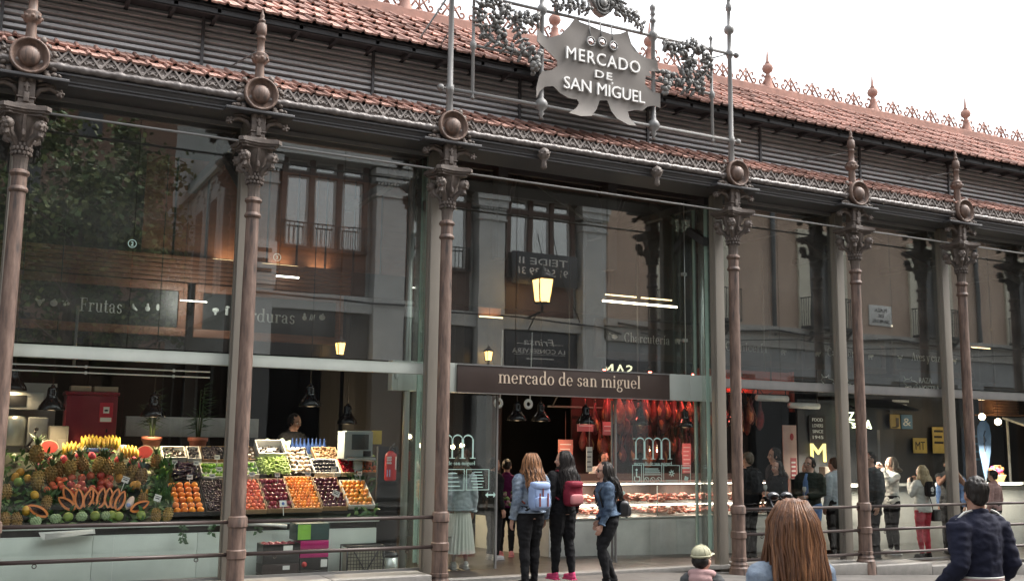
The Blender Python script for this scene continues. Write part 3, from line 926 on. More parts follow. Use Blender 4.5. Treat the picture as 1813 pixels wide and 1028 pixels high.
hs_ = empty('hide_sign', (8.0, -.06, 7.3), 0, 'hide shaped grey zinc sign with raised white letters hanging over the entrance', 'sign')
HP = [(6.99, 7.79), (7.11, 7.72), (7.21, 7.7), (7.38, 7.78), (7.53, 7.94), (7.63, 8.09), (7.71, 8.04), (7.89, 8.02), (8.1, 7.98), (8.28, 7.96), (8.43, 8.0), (8.56, 8.07), (8.65, 7.89), (8.79, 7.76), (8.94, 7.71), (9.11, 7.7), (9.13, 7.53), (8.97, 7.51), (9.02, 7.43), (8.9, 7.42), (8.89, 7.28), (9.03, 7.19), (9.16, 7.18), (9.15, 6.94), (9.05, 6.97), (8.94, 6.94), (8.85, 6.86), (8.72, 6.85), (8.57, 6.8), (8.59, 6.7), (8.69, 6.58), (8.54, 6.57), (8.35, 6.64), (8.26, 6.75), (8.2, 6.91), (8.07, 6.89), (8.01, 6.74), (7.9, 6.61), (7.7, 6.57), (7.5, 6.59), (7.65, 6.7), (7.71, 6.79), (7.67, 6.84), (7.53, 6.83), (7.38, 6.88), (7.27, 6.97), (7.13, 6.94), (7.04, 6.85), (6.97, 6.73), (6.98, 6.89), (7.02, 7.07), (7.08, 7.16), (7.24, 7.21), (7.34, 7.29), (7.34, 7.37), (7.21, 7.46), (7.09, 7.53), (6.98, 7.59)]
# fine triangulated sheet so that the edges can curl towards the street
def sheet(poly, th, curl_fn):
    from mathutils.geometry import delaunay_2d_cdt
    n = len(poly)
    pts = [Vector((x, z)) for x, z in poly]
    ed = [(i, (i + 1) % n) for i in range(n)]
    xs = [p.x for p in pts]; zs = [p.y for p in pts]
    extra = []
    x = min(xs)
    while x < max(xs):
        z = min(zs)
        while z < max(zs):
            extra.append(Vector((x, z))); z += .06
        x += .06
    r = delaunay_2d_cdt(pts + extra, ed, [list(range(n))], 1, 1e-5)
    return r[0], r[2]
V2, F2 = sheet(HP, .02, None)
def ycurl(x, z):
    y = -.075
    e = max(0, abs(x - 8.06) - .9)
    y -= .8 * e * e
    if z < 6.9: y -= .6 * (6.9 - z) ** 2
    if z > 7.85: y -= .5 * (z - 7.85) ** 2
    return y + .012 * math.sin(x * 7) * math.cos(z * 6)
mb = MB()
n = len(V2)
fr_ = [(v.x, ycurl(v.x, v.y), v.y) for v in V2]
from collections import Counter
cnt = Counter()
for f in F2:
    for i in range(len(f)): cnt[tuple(sorted((f[i], f[(i + 1) % len(f)])))] += 1
mb.add(fr_ + [(a, b + .016, c) for a, b, c in fr_], [tuple(f) for f in F2] + [tuple(n + i for i in reversed(f)) for f in F2] + [(a, b, b + n, a + n) for (a, b), q in cnt.items() if q == 1], 0, True)
def spart(mb, name, m):
    o = mb.build(name, m, hs_)
    o.matrix_parent_inverse = Matrix.Translation((-8.0, .06, -7.3))
    return o
edge_smooth(spart(mb, 'hide_plate', HIDE), 50)
mb = MB()
text_mb(mb, 'MERCADO', 7.47, -.115, 7.425, .19, w=1.31, depth=.03, space=1.15)
text_mb(mb, 'DE', 7.97, -.115, 7.225, .115, w=.30, depth=.03, space=1.2)
text_mb(mb, 'SAN', 7.43, -.115, 6.965, .185, w=.47, depth=.03)
text_mb(mb, 'MIGUEL', 8.01, -.115, 6.965, .185, w=.855, depth=.03)
mb.box(8.262, 8.285, -.115, -.085, 7.17, 7.195)
spart(mb, 'letters', WHITE_L)
mb = MB()
for x, z in ((7.89, 7.76), (8.09, 7.79), (8.29, 7.77)):
    mb.tube([(x, -.045, 8.13), (x, -.1, z + .07)], .012, 6)
    mb.tube([(x + .068 * math.cos(2 * PI * k / 20), -.11, z + .068 * math.sin(2 * PI * k / 20)) for k in range(21)], .016, 6)
spart(mb, 'hanger', STEEL)
for x, z in ((7.89, 7.76), (8.09, 7.79), (8.29, 7.77)):
    mb = MB(); mb.ball((x, -.105, z), (.055, .02, .055), 12, 8)
    spart(mb, 'mirror_disc', mat('mirror_disc', (.8, .75, .74), .12, 1.0, col2=(.6, .4, .38), scale=9))

# small iron guy rods from two finials back to the louvres
for x, w in ((13.258, 'first'), (15.898, 'second')):
    mb = MB()
    mb.tube([(x - .02, .02, 6.86), (x - .7, .48, 6.72)], .008, 5)
    tag(mb.build('guy_rod', STEEL), f'thin guy rod from the {w} column finial right of the entrance to the louvres', 'rod', 'guy rods')
mb = MB()
mb.tube([(2.99, .03, 6.72), (2.75, .5, 6.62)], .01, 5)
tag(mb.build('guy_rod', STEEL), 'thin guy rod from the finial between Frutas and Verduras to the louvres', 'rod', 'guy rods')

# ================================================================ handrails between the columns
bays = [(CX[i], CX[i + 1]) for i in range(len(CX) - 1)]
def rail_label(a):
    return {(-2.266): 'dark pipe handrail of three bars at the far left', 0.374: 'dark pipe handrail of three bars in front of the pineapples and oranges',
            3.014: 'dark pipe handrail of three bars in front of the stacked fruit cartons', 10.618: 'dark pipe handrail of three bars just right of the entrance behind the long haired woman',
            13.258: 'dark pipe handrail of three bars running behind the man in the navy jacket', 15.898: 'dark pipe handrail of three bars at the right edge'}
for a, b in bays:
    if abs(a - 5.655) < .05: continue
    root = empty('handrail', ((a + b) / 2, 0, 0), 0)
    lab = [v for q, v in rail_label(a).items() if abs(q - a) < .02]
    tag(root, lab[0] if lab else 'dark pipe handrail of three bars outside the picture', 'handrail', 'handrails between the columns')
    for z in (.856, .479, .10):
        mb = MB()
        h = (b - a) / 2 - .11
        mb.tube([(-h, 0, z), (h, 0, z)], .024, 10)
        for s in (-1, 1):
            mb.tube([(s * h, 0, z), (s * (h + .01), 0, z)], .034, 10)
            if z < .8: mb.tube([(s * (h - .35) + .022 * math.cos(2 * PI * k / 12), 0, z - .045 + .022 * math.sin(2 * PI * k / 12)) for k in range(13)], .006, 5)
        mb.build('rail', RAILM, root)

# ================================================================ glass walls
GY = .45
def bay_words(a):
    d = {-4.906: 'outside the picture on the left', -2.266: 'at the far left of the fruit stall', .374: 'of the Frutas bay with the pineapple display behind it', 3.014: 'of the Verduras bay with the scale and fire extinguisher behind it',
         10.618: 'of the bay right of the entrance with the hams behind it', 13.258: 'of the bay with the blonde in red trousers behind it', 15.898: 'at the right edge with the blue teardrop flag behind it'}
    r = [v for q, v in d.items() if abs(q - a) < .02]
    return r[0] if r else 'outside the picture'
for a, b in bays:
    if abs(a - 5.655) < .05: continue
    z0 = ground_z((a + b) / 2)
    root = empty('glass_wall', ((a + b) / 2, GY, 0), 0, 'tall glass wall ' + bay_words(a), 'glass wall', 'glass walls of the market front')
    h = (b - a) / 2 - .09
    mid = 0.0
    for s in (-1, 1):
        x0, x1 = (-h, -.004) if s < 0 else (.004, h)
        mb = MB(); mb.box(x0, x1, -.007, .007, 2.9, 5.85)
        mb.build('upper_pane', G_PANE, root)
        mb = MB(); mb.box(x0, x1, -.006, .006, z0 + .15, 2.72)
        mb.build('lower_pane', G_CLEAR, root)
    mb = MB()
    mb.cbox(-h - .005, h + .005, .02, .1, 2.735, 2.885, .006)
    mb.build('transom', TRANS if b < 6 else STEEL, root)
    mb = MB(); mb.box(-h, h, -.02, .02, 5.8, 5.856); mb.box(-h, h, -.02, .02, z0 + .14, z0 + .17)
    mb.build('edge_channel', STEEL, root)
for x in CX:
    mb = MB()
    mb.cbox(-.085, .085, -.11, .03, ground_z(x) - .1, 5.85, .006)
    mb.box(-.10, -.088, -.06, .02, .1, 5.8)
    lab = {-2.266: 'beige metal post behind the column outside the left edge', .374: 'beige metal post hidden behind the leftmost column', 3.014: 'slim beige metal post behind the column beside the peach crates',
           5.655: 'wide beige metal post left of the entrance beside the green sign bar', 10.618: 'tall beige metal post right of the entrance beside the green sign bar', 13.258: 'beige metal post left of the first finial topped column right of the entrance',
           15.898: 'beige metal post left of the rightmost column'}
    l = [v for q, v in lab.items() if abs(q - x) < .02]
    tag(mb.build('glazing_post', POST, None, (x, GY, 0)), l[0] if l else 'beige metal glazing post outside the picture', 'post', 'glazing posts behind the columns')

# ================================================================ entrance vestibule
VY = 1.1
ent = empty('glass_entrance', (8.136, VY, 0), 0, 'glass entrance screen with fixed door panels and an open doorway in the middle', 'entrance')
def epart(mb, name, m, par=None):
    o = mb.build(name, m, par or ent)
    if par is None: o.matrix_parent_inverse = Matrix.Translation((-8.136, -VY, 0))
    return o
for (x0, x1) in ((5.62, 7.31), (7.32, 8.95), (8.96, 10.68)):
    mb = MB(); mb.box(x0, x1, VY - .007, VY + .007, 2.96, 5.85)
    epart(mb, 'upper_pane', G_PANE)
for (x0, x1) in ((5.62, 6.3), (6.31, 7.02)):
    mb = MB(); mb.box(x0, x1, VY - .006, VY + .006, .02, 2.52); epart(mb, 'door_panel', G_DOOR)
for (x0, x1) in ((9.11, 9.9), (9.91, 10.68)):
    mb = MB(); mb.box(x0, x1, VY - .006, VY + .006, -.02, 2.52); epart(mb, 'door_panel', G_DOOR)
mb = MB(); mb.box(6.35, 7.06, VY + .05, VY + .062, .02, 2.5); epart(mb, 'sliding_door', G_DOOR)
mb = MB(); mb.box(9.08, 9.8, VY + .05, VY + .062, .0, 2.5); epart(mb, 'sliding_door', G_DOOR)
for x in (5.6, 10.69):
    mb = MB(); mb.box(x - .006, x + .006, GY + .05, VY + .01, .1, 5.85); epart(mb, 'side_pane', G_PANE)
    mb = MB()
    for dy in (.12, .3):
        mb.box(x - .012 if x < 8 else x - .05, x + .05 if x < 8 else x + .012, GY + dy, GY + dy + .014, .2, 5.84)
    mb.box(x - .02, x + .02, VY - .02, VY + .02, .1, 5.84)
    epart(mb, 'green_fin', GREENFIN)
for x in (5.53, 10.75):
    mb = MB()
    mb.tube([(x, .99, -.1), (x, .99, 5.86)], .048, 14)
    epart(mb, 'steel_pole', INOX)
for x in (10.45,):
    mb = MB()
    mb.tube([(x, VY - .06, 2.95), (x, VY - .06, 5.85)], .008, 6)
    for z in (3.5, 4.6): mb.box(x - .04, x + .04, VY - .07, VY - .01, z, z + .05)
    epart(mb, 'tie_rod', INOX)
for x in (7.02, 9.11):
    mb = MB(); mb.box(x - .012, x + .012, VY - .02, VY + .02, .02, 2.52); epart(mb, 'door_edge', STEEL)
for x in (7.04, 9.07): mb = MB(); mb.box(x, x + .03, VY + .045, VY + .07, .02, 2.5); epart(mb, 'door_edge', STEEL)

bar = empty('entrance_sign', (8.1, VY - .1, 2.73), 0, 'long greenish metal bar over the doors with a brown panel of pale serif lettering', 'sign')
def bpart(mb, name, m):
    o = mb.build(name, m, bar); o.matrix_parent_inverse = Matrix.Translation((-8.1, -VY + .1, -2.73)); return o
mb = MB()
for x0, x1 in ((5.3, 5.36), (5.362, 6.0), (6.003, 6.25), (6.253, 10.03), (10.033, 10.45), (10.453, 10.93)):
    mb.cbox(x0, x1, .93, 1.07, 2.53, 2.95, .004)
mb.box(5.27, 5.3, .9, 1.05, 2.53, 2.95); mb.ball((5.34, .92, 2.74), (.03, .02, .06), 8, 6)
bpart(mb, 'metal_bar', BAR_P)
mb = MB(); mb.cbox(6.27, 10.02, .90, .928, 2.535, 2.93, .004)
bpart(mb, 'brown_panel', SIGN_B)
mb = MB(); mb.box(6.27, 10.02, .885, .899, 2.932, 2.948); mb.box(6.27, 10.02, .885, .899, 2.526, 2.536)
bpart(mb, 'panel_trim', STEEL)
mb = MB(); serif_mb(mb, 'mercado de san miguel', 6.93, .892, 2.69, 2.53, .125, depth=.007)
bpart(mb, 'lettering', SIGN_T)

# decals on the glass
def logo(xc, zc, who):
    mb = MB()
    y = VY - .0125
    def stem(x, z0, z1, w): mb.box(x - w / 2, x + w / 2, y, y + .004, z0, z1)
    x0 = xc - .36
    for k in range(1):
        x = x0
        for j in range(5):
            stem(x + .03 + j * .165, zc - .17, zc + .1, .034 if j % 2 else .022)
            mb.box(x + .03 + j * .165 - .045, x + .03 + j * .165 + .045, y - .0006, y + .0034, zc - .178, zc - .168)
        for j in range(4):
            c = x + .03 + j * .165 + .0825
            P = [(c + .08 * math.cos(R(a)), zc + .09 + .075 * math.sin(R(a))) for a in range(0, 181, 15)]
            P2 = [(c + .07 * math.cos(R(a)), zc + .09 + .055 * math.sin(R(a))) for a in range(0, 181, 15)]
            for i in range(len(P) - 1):
                mb.add([(P[i][0], y - .001, P[i][1]), (P[i + 1][0], y - .001, P[i + 1][1]), (P2[i + 1][0], y - .001, P2[i + 1][1]), (P2[i][0], y - .001, P2[i][1])], [(0, 1, 2, 3)])
        mb.box(x - .03, x + .02, y - .0006, y + .0034, zc + .135, zc + .147)
    serif_mb(mb, 'mercado de san miguel', xc - .37, y, zc - .27, .74, .034, depth=.003)
    tag(mb.build('logo_decal', DECAL), f'mint double m logo on the {who} glass door panel', 'decal', 'door logos')
logo(9.82, 1.77, 'right'); logo(6.3, 1.77, 'left')
def frame_decal(x0, x1, z0, z1, fn, lab):
    mb = MB()
    y = VY - .0125; w = .008
    mb.box(x0, x1, y, y + .003, z0, z0 + w); mb.box(x0, x1, y, y + .003, z1 - w, z1)
    mb.box(x0, x0 + w, y, y + .003, z0 + w, z1 - w); mb.box(x1 - w, x1, y, y + .003, z0 + w, z1 - w)
    fn(mb, x0, x1, z0, z1, y)
    tag(mb.build('notice_decal', DECAL), lab, 'decal', 'notices on the door glass')
def lines(n, f=.7):
    def g(mb, x0, x1, z0, z1, y):
        for k in range(n):
            z = z1 - (k + 1) * (z1 - z0) / (n + 1)
            ww = (x1 - x0) * f * (.6 + .4 * ((k * 37) % 7) / 7)
            mb.box((x0 + x1) / 2 - ww / 2, (x0 + x1) / 2 + ww / 2, y, y + .003, z - .006, z + .006)
    return g
def ring(mb, cx, cz, r, y, w=.008, n=20, a0=0, a1=360):
    for i in range(n):
        a = R(a0 + (a1 - a0) * i / n); b = R(a0 + (a1 - a0) * (i + 1) / n)
        mb.add([(cx + r * math.cos(a), y, cz + r * math.sin(a)), (cx + r * math.cos(b), y, cz + r * math.sin(b)), (cx + (r - w) * math.cos(b), y, cz + (r - w) * math.sin(b)), (cx + (r - w) * math.cos(a), y, cz + (r - w) * math.sin(a))], [(0, 1, 2, 3)])
def wheelchair(mb, x0, x1, z0, z1, y):
    cx = (x0 + x1) / 2
    ring(mb, cx, z0 + .09, .06, y, .014, 20, 140, 400)
    mb.box(cx - .02, cx, y, y + .003, z0 + .12, z0 + .2); mb.box(cx - .01, cx + .05, y + .001, y + .004, z0 + .11, z0 + .125); mb.box(cx + .045, cx + .06, y + .0005, y + .0035, z0 + .04, z0 + .11)
    ring(mb, cx - .01, z0 + .225, .02, y, .02, 10)
def three_rings(mb, x0, x1, z0, z1, y):
    for k in range(3):
        c = x0 + (x1 - x0) * (k + .5) / 3
        ring(mb, c, z0 + .065, .048, y, .009)
        mb.add([(c - .035, y, z0 + .095), (c - .028, y, z0 + .102), (c + .035, y, z0 + .038), (c + .028, y, z0 + .031)], [(0, 1, 2, 3)])
    mb.box(x0 + .02, x1 - .02, y, y + .003, z0 + .145, z0 + .155)
    for k in range(3): mb.box(x0 + .03, x1 - .03 - .02 * k, y, y + .003, z0 + .175 + k * .03, z0 + .187 + k * .03)
def splash(mb, x0, x1, z0, z1, y):
    cx, cz = (x0 + x1) / 2, (z0 + z1) / 2 + .02
    for k in range(7):
        a = 2 * PI * k / 7
        d = Vector((math.cos(a), 0, math.sin(a))); nn = Vector((-d.z, 0, d.x))
        c = Vector((cx, y, cz))
        mb.add([c + d * .015 + nn * .012, c + d * .06 + nn * .004, c + d * .06 - nn * .004, c + d * .015 - nn * .012], [(0, 1, 2, 3)])
    for k in range(2): mb.box(x0 + .04, x1 - .04, y, y + .003, z0 + .03 + k * .025, z0 + .04 + k * .025)
def hand_card(mb, x0, x1, z0, z1, y):
    cx = (x0 + x1) / 2
    mb.box(x0 + .02, x1 - .02, y, y + .003, z1 - .06, z1 - .03)
    mb.add([(cx - .045, y, z0 + .06), (cx + .03, y, z0 + .04), (cx + .05, y, z0 + .1), (cx - .02, y, z0 + .13)], [(0, 1, 2, 3)])
frame_decal(9.42, 9.60, 1.2, 1.5, wheelchair, 'wheelchair notice in an outlined box on the right door glass')
frame_decal(9.63, 9.99, 1.2, 1.5, three_rings, 'outlined notice of three prohibition rings on the right door glass')
frame_decal(10.02, 10.34, 1.2, 1.5, splash, 'outlined notice with a splash shaped emblem on the right door glass')
frame_decal(10.37, 10.56, 1.2, 1.5, hand_card, 'narrow outlined notice with a hand on the right door glass')
frame_decal(5.74, 6.05, 1.14, 1.44, lines(5), 'outlined text notice seen left of the entrance column, on the left door glass')
frame_decal(6.1, 6.5, 1.14, 1.44, lines(4), 'outlined text notice in the middle of the left door glass')
frame_decal(6.53, 6.9, 1.14, 1.44, lines(6, .6), 'outlined text notice nearest the doorway on the left door glass')
for x, who in ((6.93, 'left'), (9.2, 'right')):
    mb = MB(); y = VY - .0125
    mb.box(x - .05, x + .05, y, y + .003, 1.06, 1.08)
    for s in (-1, 1): mb.add([(x + s * .09, y, 1.07), (x + s * .045, y, 1.11), (x + s * .045, y, 1.03)], [(0, 1, 2)])
    tag(mb.build('arrow_decal', DECAL), f'double headed arrow on the {who} glass door by the doorway', 'decal', 'arrows on the door glass')
mb = MB(); 
ring(mb, 1.68, 4.16, .05, GY - .0125, .006)
text_mb(mb, '2', 1.665, GY - .013, 4.135, .05, depth=.003)
tag(mb.build('number_decal', DECAL), 'small ringed number 2 on the upper glass of the Frutas bay', 'decal', 'ringed number decals')
mb = MB(); 
ring(mb, 3.46, 4.16, .05, GY - .0125, .006)
text_mb(mb, '3', 3.445, GY - .013, 4.135, .05, depth=.003)
tag(mb.build('number_decal', DECAL), 'small ringed number 3 on the upper glass of the Verduras bay', 'decal', 'ringed number decals')
# ================================================================ across the street (seen in the glass)
OY = -17.0
STONE = mat('grey_pilaster_stone', (0.50, 0.51, 0.50), 0.7, col2=(0.39, 0.40, 0.39), scale=2.5, bump=.2, bscale=20)
OWOOD = mat('dark_window_wood', (0.10, 0.05, 0.035), 0.5, col2=(0.06, 0.03, 0.022), scale=5)
STUCCO = mat('brown_stucco', (0.50, 0.375, 0.29), 0.85, col2=(0.40, 0.295, 0.23), scale=1.4, stretch=(1, 1, .4), contrast=.16)
CREAM = mat('cream_surround', (0.68, 0.65, 0.53), 0.7, col2=(0.58, 0.55, 0.45), scale=3)
CURT = mat('window_curtain', (0.72, 0.75, 0.77), 0.8, col2=(.55, .58, .60), scale=3, stretch=(8, 1, .3))
SLATE = mat('roof_slate', (0.16, 0.15, 0.15), .7)
BAND = mat('stone_band', (0.42, 0.41, 0.38), .7, col2=(.32, .31, .29), scale=3)

A0, A1, AH = 6.9, 20.5, 15.0
ba = empty('stone_building', ((A0 + A1) / 2, OY, 0), 0, 'grey stone building across the street with tall wooden windows, mirrored in the glass', 'building')
def apart(mb, name, m, par=None):
    o = mb.build(name, m, par or ba)
    if par is None: o.matrix_parent_inverse = Matrix.Translation((-(A0 + A1) / 2, -OY, 0))
    return o
PIL = [7.45, 11.65, 15.9, 20.1]
mb = MB()
mb.box(A0, A1, OY - 12, OY - .45, 0, AH)
mb.box(A0 - .1, A1 + .1, OY - .44, OY + .35, 10.45, 10.74)
mb.box(A0, A1, OY - .44, OY - .02, 5.75, 6.25)
apart(mb, 'wall', STONE)
mb = MB(); mb.box(A0, A1, OY - .44, OY + .02, 10.75, AH); apart(mb, 'upper_wall', mat('dark_brown_wall', (.17, .10, .07), .85, col2=(.11, .065, .045), scale=6))  # darkened by colour above the cornice so its reflection stays dim
mb = MB()
for x in PIL:
    mb.box(x - .5, x + .5, OY - .4, OY + .12, .1, 9.5)
    mb.box(x - .56, x + .56, OY - .4, OY + .18, 9.5, 9.56); mb.box(x - .52, x + .52, OY - .4, OY + .14, 9.56, 9.85)
    for k in range(10): mb.box(x - .5 + k * .105, x - .44 + k * .105, OY + .14, OY + .2, 9.87, 9.95)
    mb.box(x - .58, x + .58, OY - .4, OY + .22, 9.96, 10.2); mb.box(x - .62, x + .62, OY - .4, OY + .28, 10.2, 10.4)
    mb.box(x - .56, x + .56, OY - .4, OY + .18, .1, .9)
apart(mb, 'pilaster', STONE)
def wood_window(x0, x1, name='window'):
    mb = MB()
    w = (x1 - x0)
    mb.box(x0, x1, OY - .44, OY - .22, 6.3, 7.6)
    for k in range(4):
        x = x0 + (w - .16) * k / 3
        mb.box(x, x + .16, OY - .44, OY - .14, 7.6, 10.44)
    mb.box(x0, x1, OY - .44, OY - .16, 9.92, 10.06); mb.box(x0, x1, OY - .44, OY - .12, 7.6, 7.72)
    o = apart(mb, name, OWOOD)
    mb = MB()
    for k in range(3):
        a = x0 + (w - .16) * k / 3 + .165; b = x0 + (w - .16) * (k + 1) / 3 - .005
        for (z0, z1) in ((7.73, 9.91), (10.07, 10.43)):
            mb.box(a, a + .07, OY - .3, OY - .25, z0, z1); mb.box(b - .07, b, OY - .3, OY - .25, z0, z1); mb.box(a + .07, b - .07, OY - .3, OY - .25, z1 - .06, z1); mb.box(a + .07, b - .07, OY - .3, OY - .25, z0, z0 + .06)
    apart(mb, 'sash', mat('sash_paint', (.62, .62, .6), .5), o)
    mb = MB(); mb.box(x0 + .1, x1 - .1, OY - .29, OY - .28, 7.73, 10.43)
    apart(mb, 'pane', G_WIN, o)
    mb = MB(); mb.box(x0 + .1, x1 - .1, OY - .4, OY - .38, 7.73, 10.43)
    apart(mb, 'curtain', CURT, o)
    for q in o.children:
        q.matrix_parent_inverse = Matrix.Identity(4)
    mb = MB()
    mb.box(x0 + .05, x1 - .05, OY + .02, OY + .05, 8.38, 8.42); mb.box(x0 + .05, x1 - .05, OY + .02, OY + .05, 7.62, 7.66)
    for k in range(19):
        x = x0 + .1 + (w - .2) * k / 18
        mb.box(x - .01, x + .01, OY + .025, OY + .045, 7.66, 8.38)
    for k in range(4):
        x = x0 + .1 + (w - .2) * k / 3; mb.box(x - .02, x + .02, OY - .2, OY + .05, 7.62, 8.46)
    b = apart(mb, 'balcony_rail', BLK)
for (x0, x1) in ((8.15, 10.95), (12.35, 15.2), (16.6, 19.4)): wood_window(x0, x1)
# shopfronts
mb = MB()
for (x0, x1) in ((8.0, 11.1), (12.2, 15.35), (16.45, 19.55)):
    mb.box(x0, x1, OY - .44, OY - .2, 4.3, 5.75); mb.box(x0, x1, OY - .44, OY - .3, .1, 4.3)
    for k in range(4): mb.box(x0 + (x1 - x0 - .12) * k / 3, x0 + (x1 - x0 - .12) * k / 3 + .12, OY - .3, OY - .2, .1, 4.3)
apart(mb, 'shopfront', mat('black_shopfront', (.022, .022, .026), .35))
mb = MB()
mb.tube([(A0, OY + .2, 6.15), (11, OY + .2, 6.05), (16, OY + .2, 6.18), (20.3, OY + .22, 6.0), (21.2, OY + .22, 5.8)], .035, 6)
mb.tube([(18.2, OY + .24, 9.4), (18.7, OY + .24, 7.5), (19.4, OY + .24, 6.1)], .018, 5)
apart(mb, 'cable', BLK)
# side façade of the corner building with its arched windows
mb = MB()
for k in range(5):
    y = OY - 1.6 - k * 2.3
    mb.box(A0 - .06, A0 - .002, y - .9, y - .7, 6.4, 9.6); mb.box(A0 - .06, A0 - .002, y + .7, y + .9, 6.4, 9.6)
    for j in range(8):
        a = PI * j / 7
        mb.box(A0 - .07, A0 - .003, y + .8 * math.cos(a) - .12, y + .8 * math.cos(a) + .12, 9.6 + .8 * math.sin(a) - .08, 9.6 + .8 * math.sin(a) + .12)
mb.box(A0 - .25, A0 - .001, OY - 12, OY + .1, 5.6, 5.95); mb.box(A0 - .2, A0 - .001, OY - 12, OY + .1, 10.5, 10.8)
apart(mb, 'arch_surround', STONE)
mb = MB()
for k in range(5):
    y = OY - 1.6 - k * 2.3
    mb.box(A0 - .02, A0 - .001, y - .69, y + .69, 6.4, 9.7)
    mb.box(A0 - .02, A0 - .001, y - .9, y + .9, .3, 4.4)
apart(mb, 'side_window', mat('dark_window', (.03, .033, .038), .15))
mb = MB()
mb.box(A0 - .2, A1 + .2, OY - 12.2, OY + .3, AH, AH + .25)
mb.add([(A0, OY, AH + .25), (A1, OY, AH + .25), (A1, OY - 12, AH + .25), (A0, OY - 12, AH + .25), (A0 + 2, OY - 4, AH + 2), (A1 - 2, OY - 4, AH + 2), (A1 - 2, OY - 8, AH + 2), (A0 + 2, OY - 8, AH + 2)],
       [(0, 1, 5, 4), (1, 2, 6, 5), (2, 3, 7, 6), (3, 0, 4, 7), (4, 5, 6, 7)])
apart(mb, 'roof', SLATE)

def wall_sign(name, label, x0, x1, z0, z1, m, y, texts, tm, frame=None):
    root = empty(name, ((x0 + x1) / 2, y, (z0 + z1) / 2), 0, label, 'sign')
    mb = MB(); mb.cbox(x0 - (x0 + x1) / 2, x1 - (x0 + x1) / 2, -.04, 0, -(z1 - z0) / 2, (z1 - z0) / 2, .005)
    mb.build('board', m, root)
    mb = MB()
    for (s, xc, zb, h, w, it) in texts:
        # faces the market (+Y): written from its own left, which is larger x
        text_mb(mb, s, xc + w / 2 - (x0 + x1) / 2, .012, zb - (z0 + z1) / 2, h, w=w, depth=.01, italic=it, flip=True)
    mb.build('lettering', tm, root)
    return root
SIGN_DK = mat('dark_sign_board', (.02, .022, .03), .4)
LET_LT = mat('pale_sign_letter', (.75, .75, .72), .5)
wall_sign('balcony_sign', 'dark balcony board with white words and a phone number, mirrored in the entrance glass', 16.7, 19.35, 7.35, 8.5, SIGN_DK, OY + .13, [('TEIDE II', 17.95, 8.08, .24, 1.95, 0), ('91 548 39 31', 17.95, 7.7, .26, 2.0, 0)], LET_LT)
rs = wall_sign('shop_sign', 'black shop fascia with white slanted script, mirrored just above the entrance sign', 16.6, 19.4, 4.5, 5.7, SIGN_DK, OY - .15, [('Frinsa', 17.95, 5.25, .24, 1.2, .25), ('LA CONSERVERA', 17.95, 4.95, .17, 2.15, 0)], LET_LT)
mb = MB(); mb.box(-.95, -.4, .0, .012, .18, .195); mb.box(.4, .95, .0, .012, .18, .195); mb.box(-1.05, 1.05, .0, .012, -.2, -.19); mb.box(-.55, .55, .0, .012, -.36, -.33)
mb.build('rule', LET_LT, rs)
fn = empty('flat_notice', (7.6, OY + .2, 7.05), 0, 'pale hanging notice on the corner of the stone building across the street', 'sign')
mb = MB(); mb.cbox(-.4, .4, -.04, 0, -.65, .65, .005); mb.build('board', mat('pale_notice', (.6, .6, .58), .6), fn)
mb = MB(); [mb.box(-.25, .25 - .1 * (k % 2), .002, .01, .3 - .3 * k, .42 - .3 * k) for k in range(3)]; mb.build('print', BLK, fn)

# brown building with balconies
B0, B1, BHt = 20.5, 62.0, 15.5
bb = empty('stucco_building', ((B0 + B1) / 2, OY, 0), 0, 'long brown stucco building with balconies and downpipes, mirrored in the right hand glass', 'building')
def bpart2(mb, name, m, par=None):
    o = mb.build(name, m, par or bb)
    if par is None: o.matrix_parent_inverse = Matrix.Translation((-(B0 + B1) / 2, -OY, 0))
    return o
wins = [24.1, 30.1, 36.3, 42.4, 48.5, 54.6]
mb = MB()
mb.box(B0 + .01, B1, OY - 12, OY - .3, 0, BHt)
edges = [B0 + .01] + [v for w in wins for v in (w - .75, w + .75)] + [B1]
for a, b in zip(edges[::2], edges[1::2]): mb.box(a, b, OY - .3, OY, 6.35, BHt - .01)
for w in wins: mb.box(w - .75, w + .75, OY - .3, OY, 9.9, BHt - .01)
bpart2(mb, 'wall', STUCCO)
mb = MB(); mb.box(B0 + .01, B1, OY, OY + .03, 10.8, BHt - .02); bpart2(mb, 'upper_wall', mat('dark_brown_wall', (.17, .10, .07), .85, col2=(.11, .065, .045), scale=6))  # dark sheet over the stucco, coloured to keep the upper reflection dim
mb = MB()
mb.box(B0 + .01, B1, OY - .3, OY + .12, 5.55, 6.1); mb.box(B0 + .01, B1, OY - .3, OY + .25, 6.1, 6.35)
bpart2(mb, 'stone_band', BAND)
mb = MB()
mb.box(B0 + .01, B1, OY - .3, OY + .02, 4.5, 5.55)
for k in range(8):
    x = B0 + .4 + k * 5.6
    mb.box(x, x + 1.6, OY - .3, OY + .06, .1, 4.5)
bpart2(mb, 'ground_storey', mat('grey_ground_storey', (.27, .28, .285), .7, col2=(.2, .21, .215), scale=2))
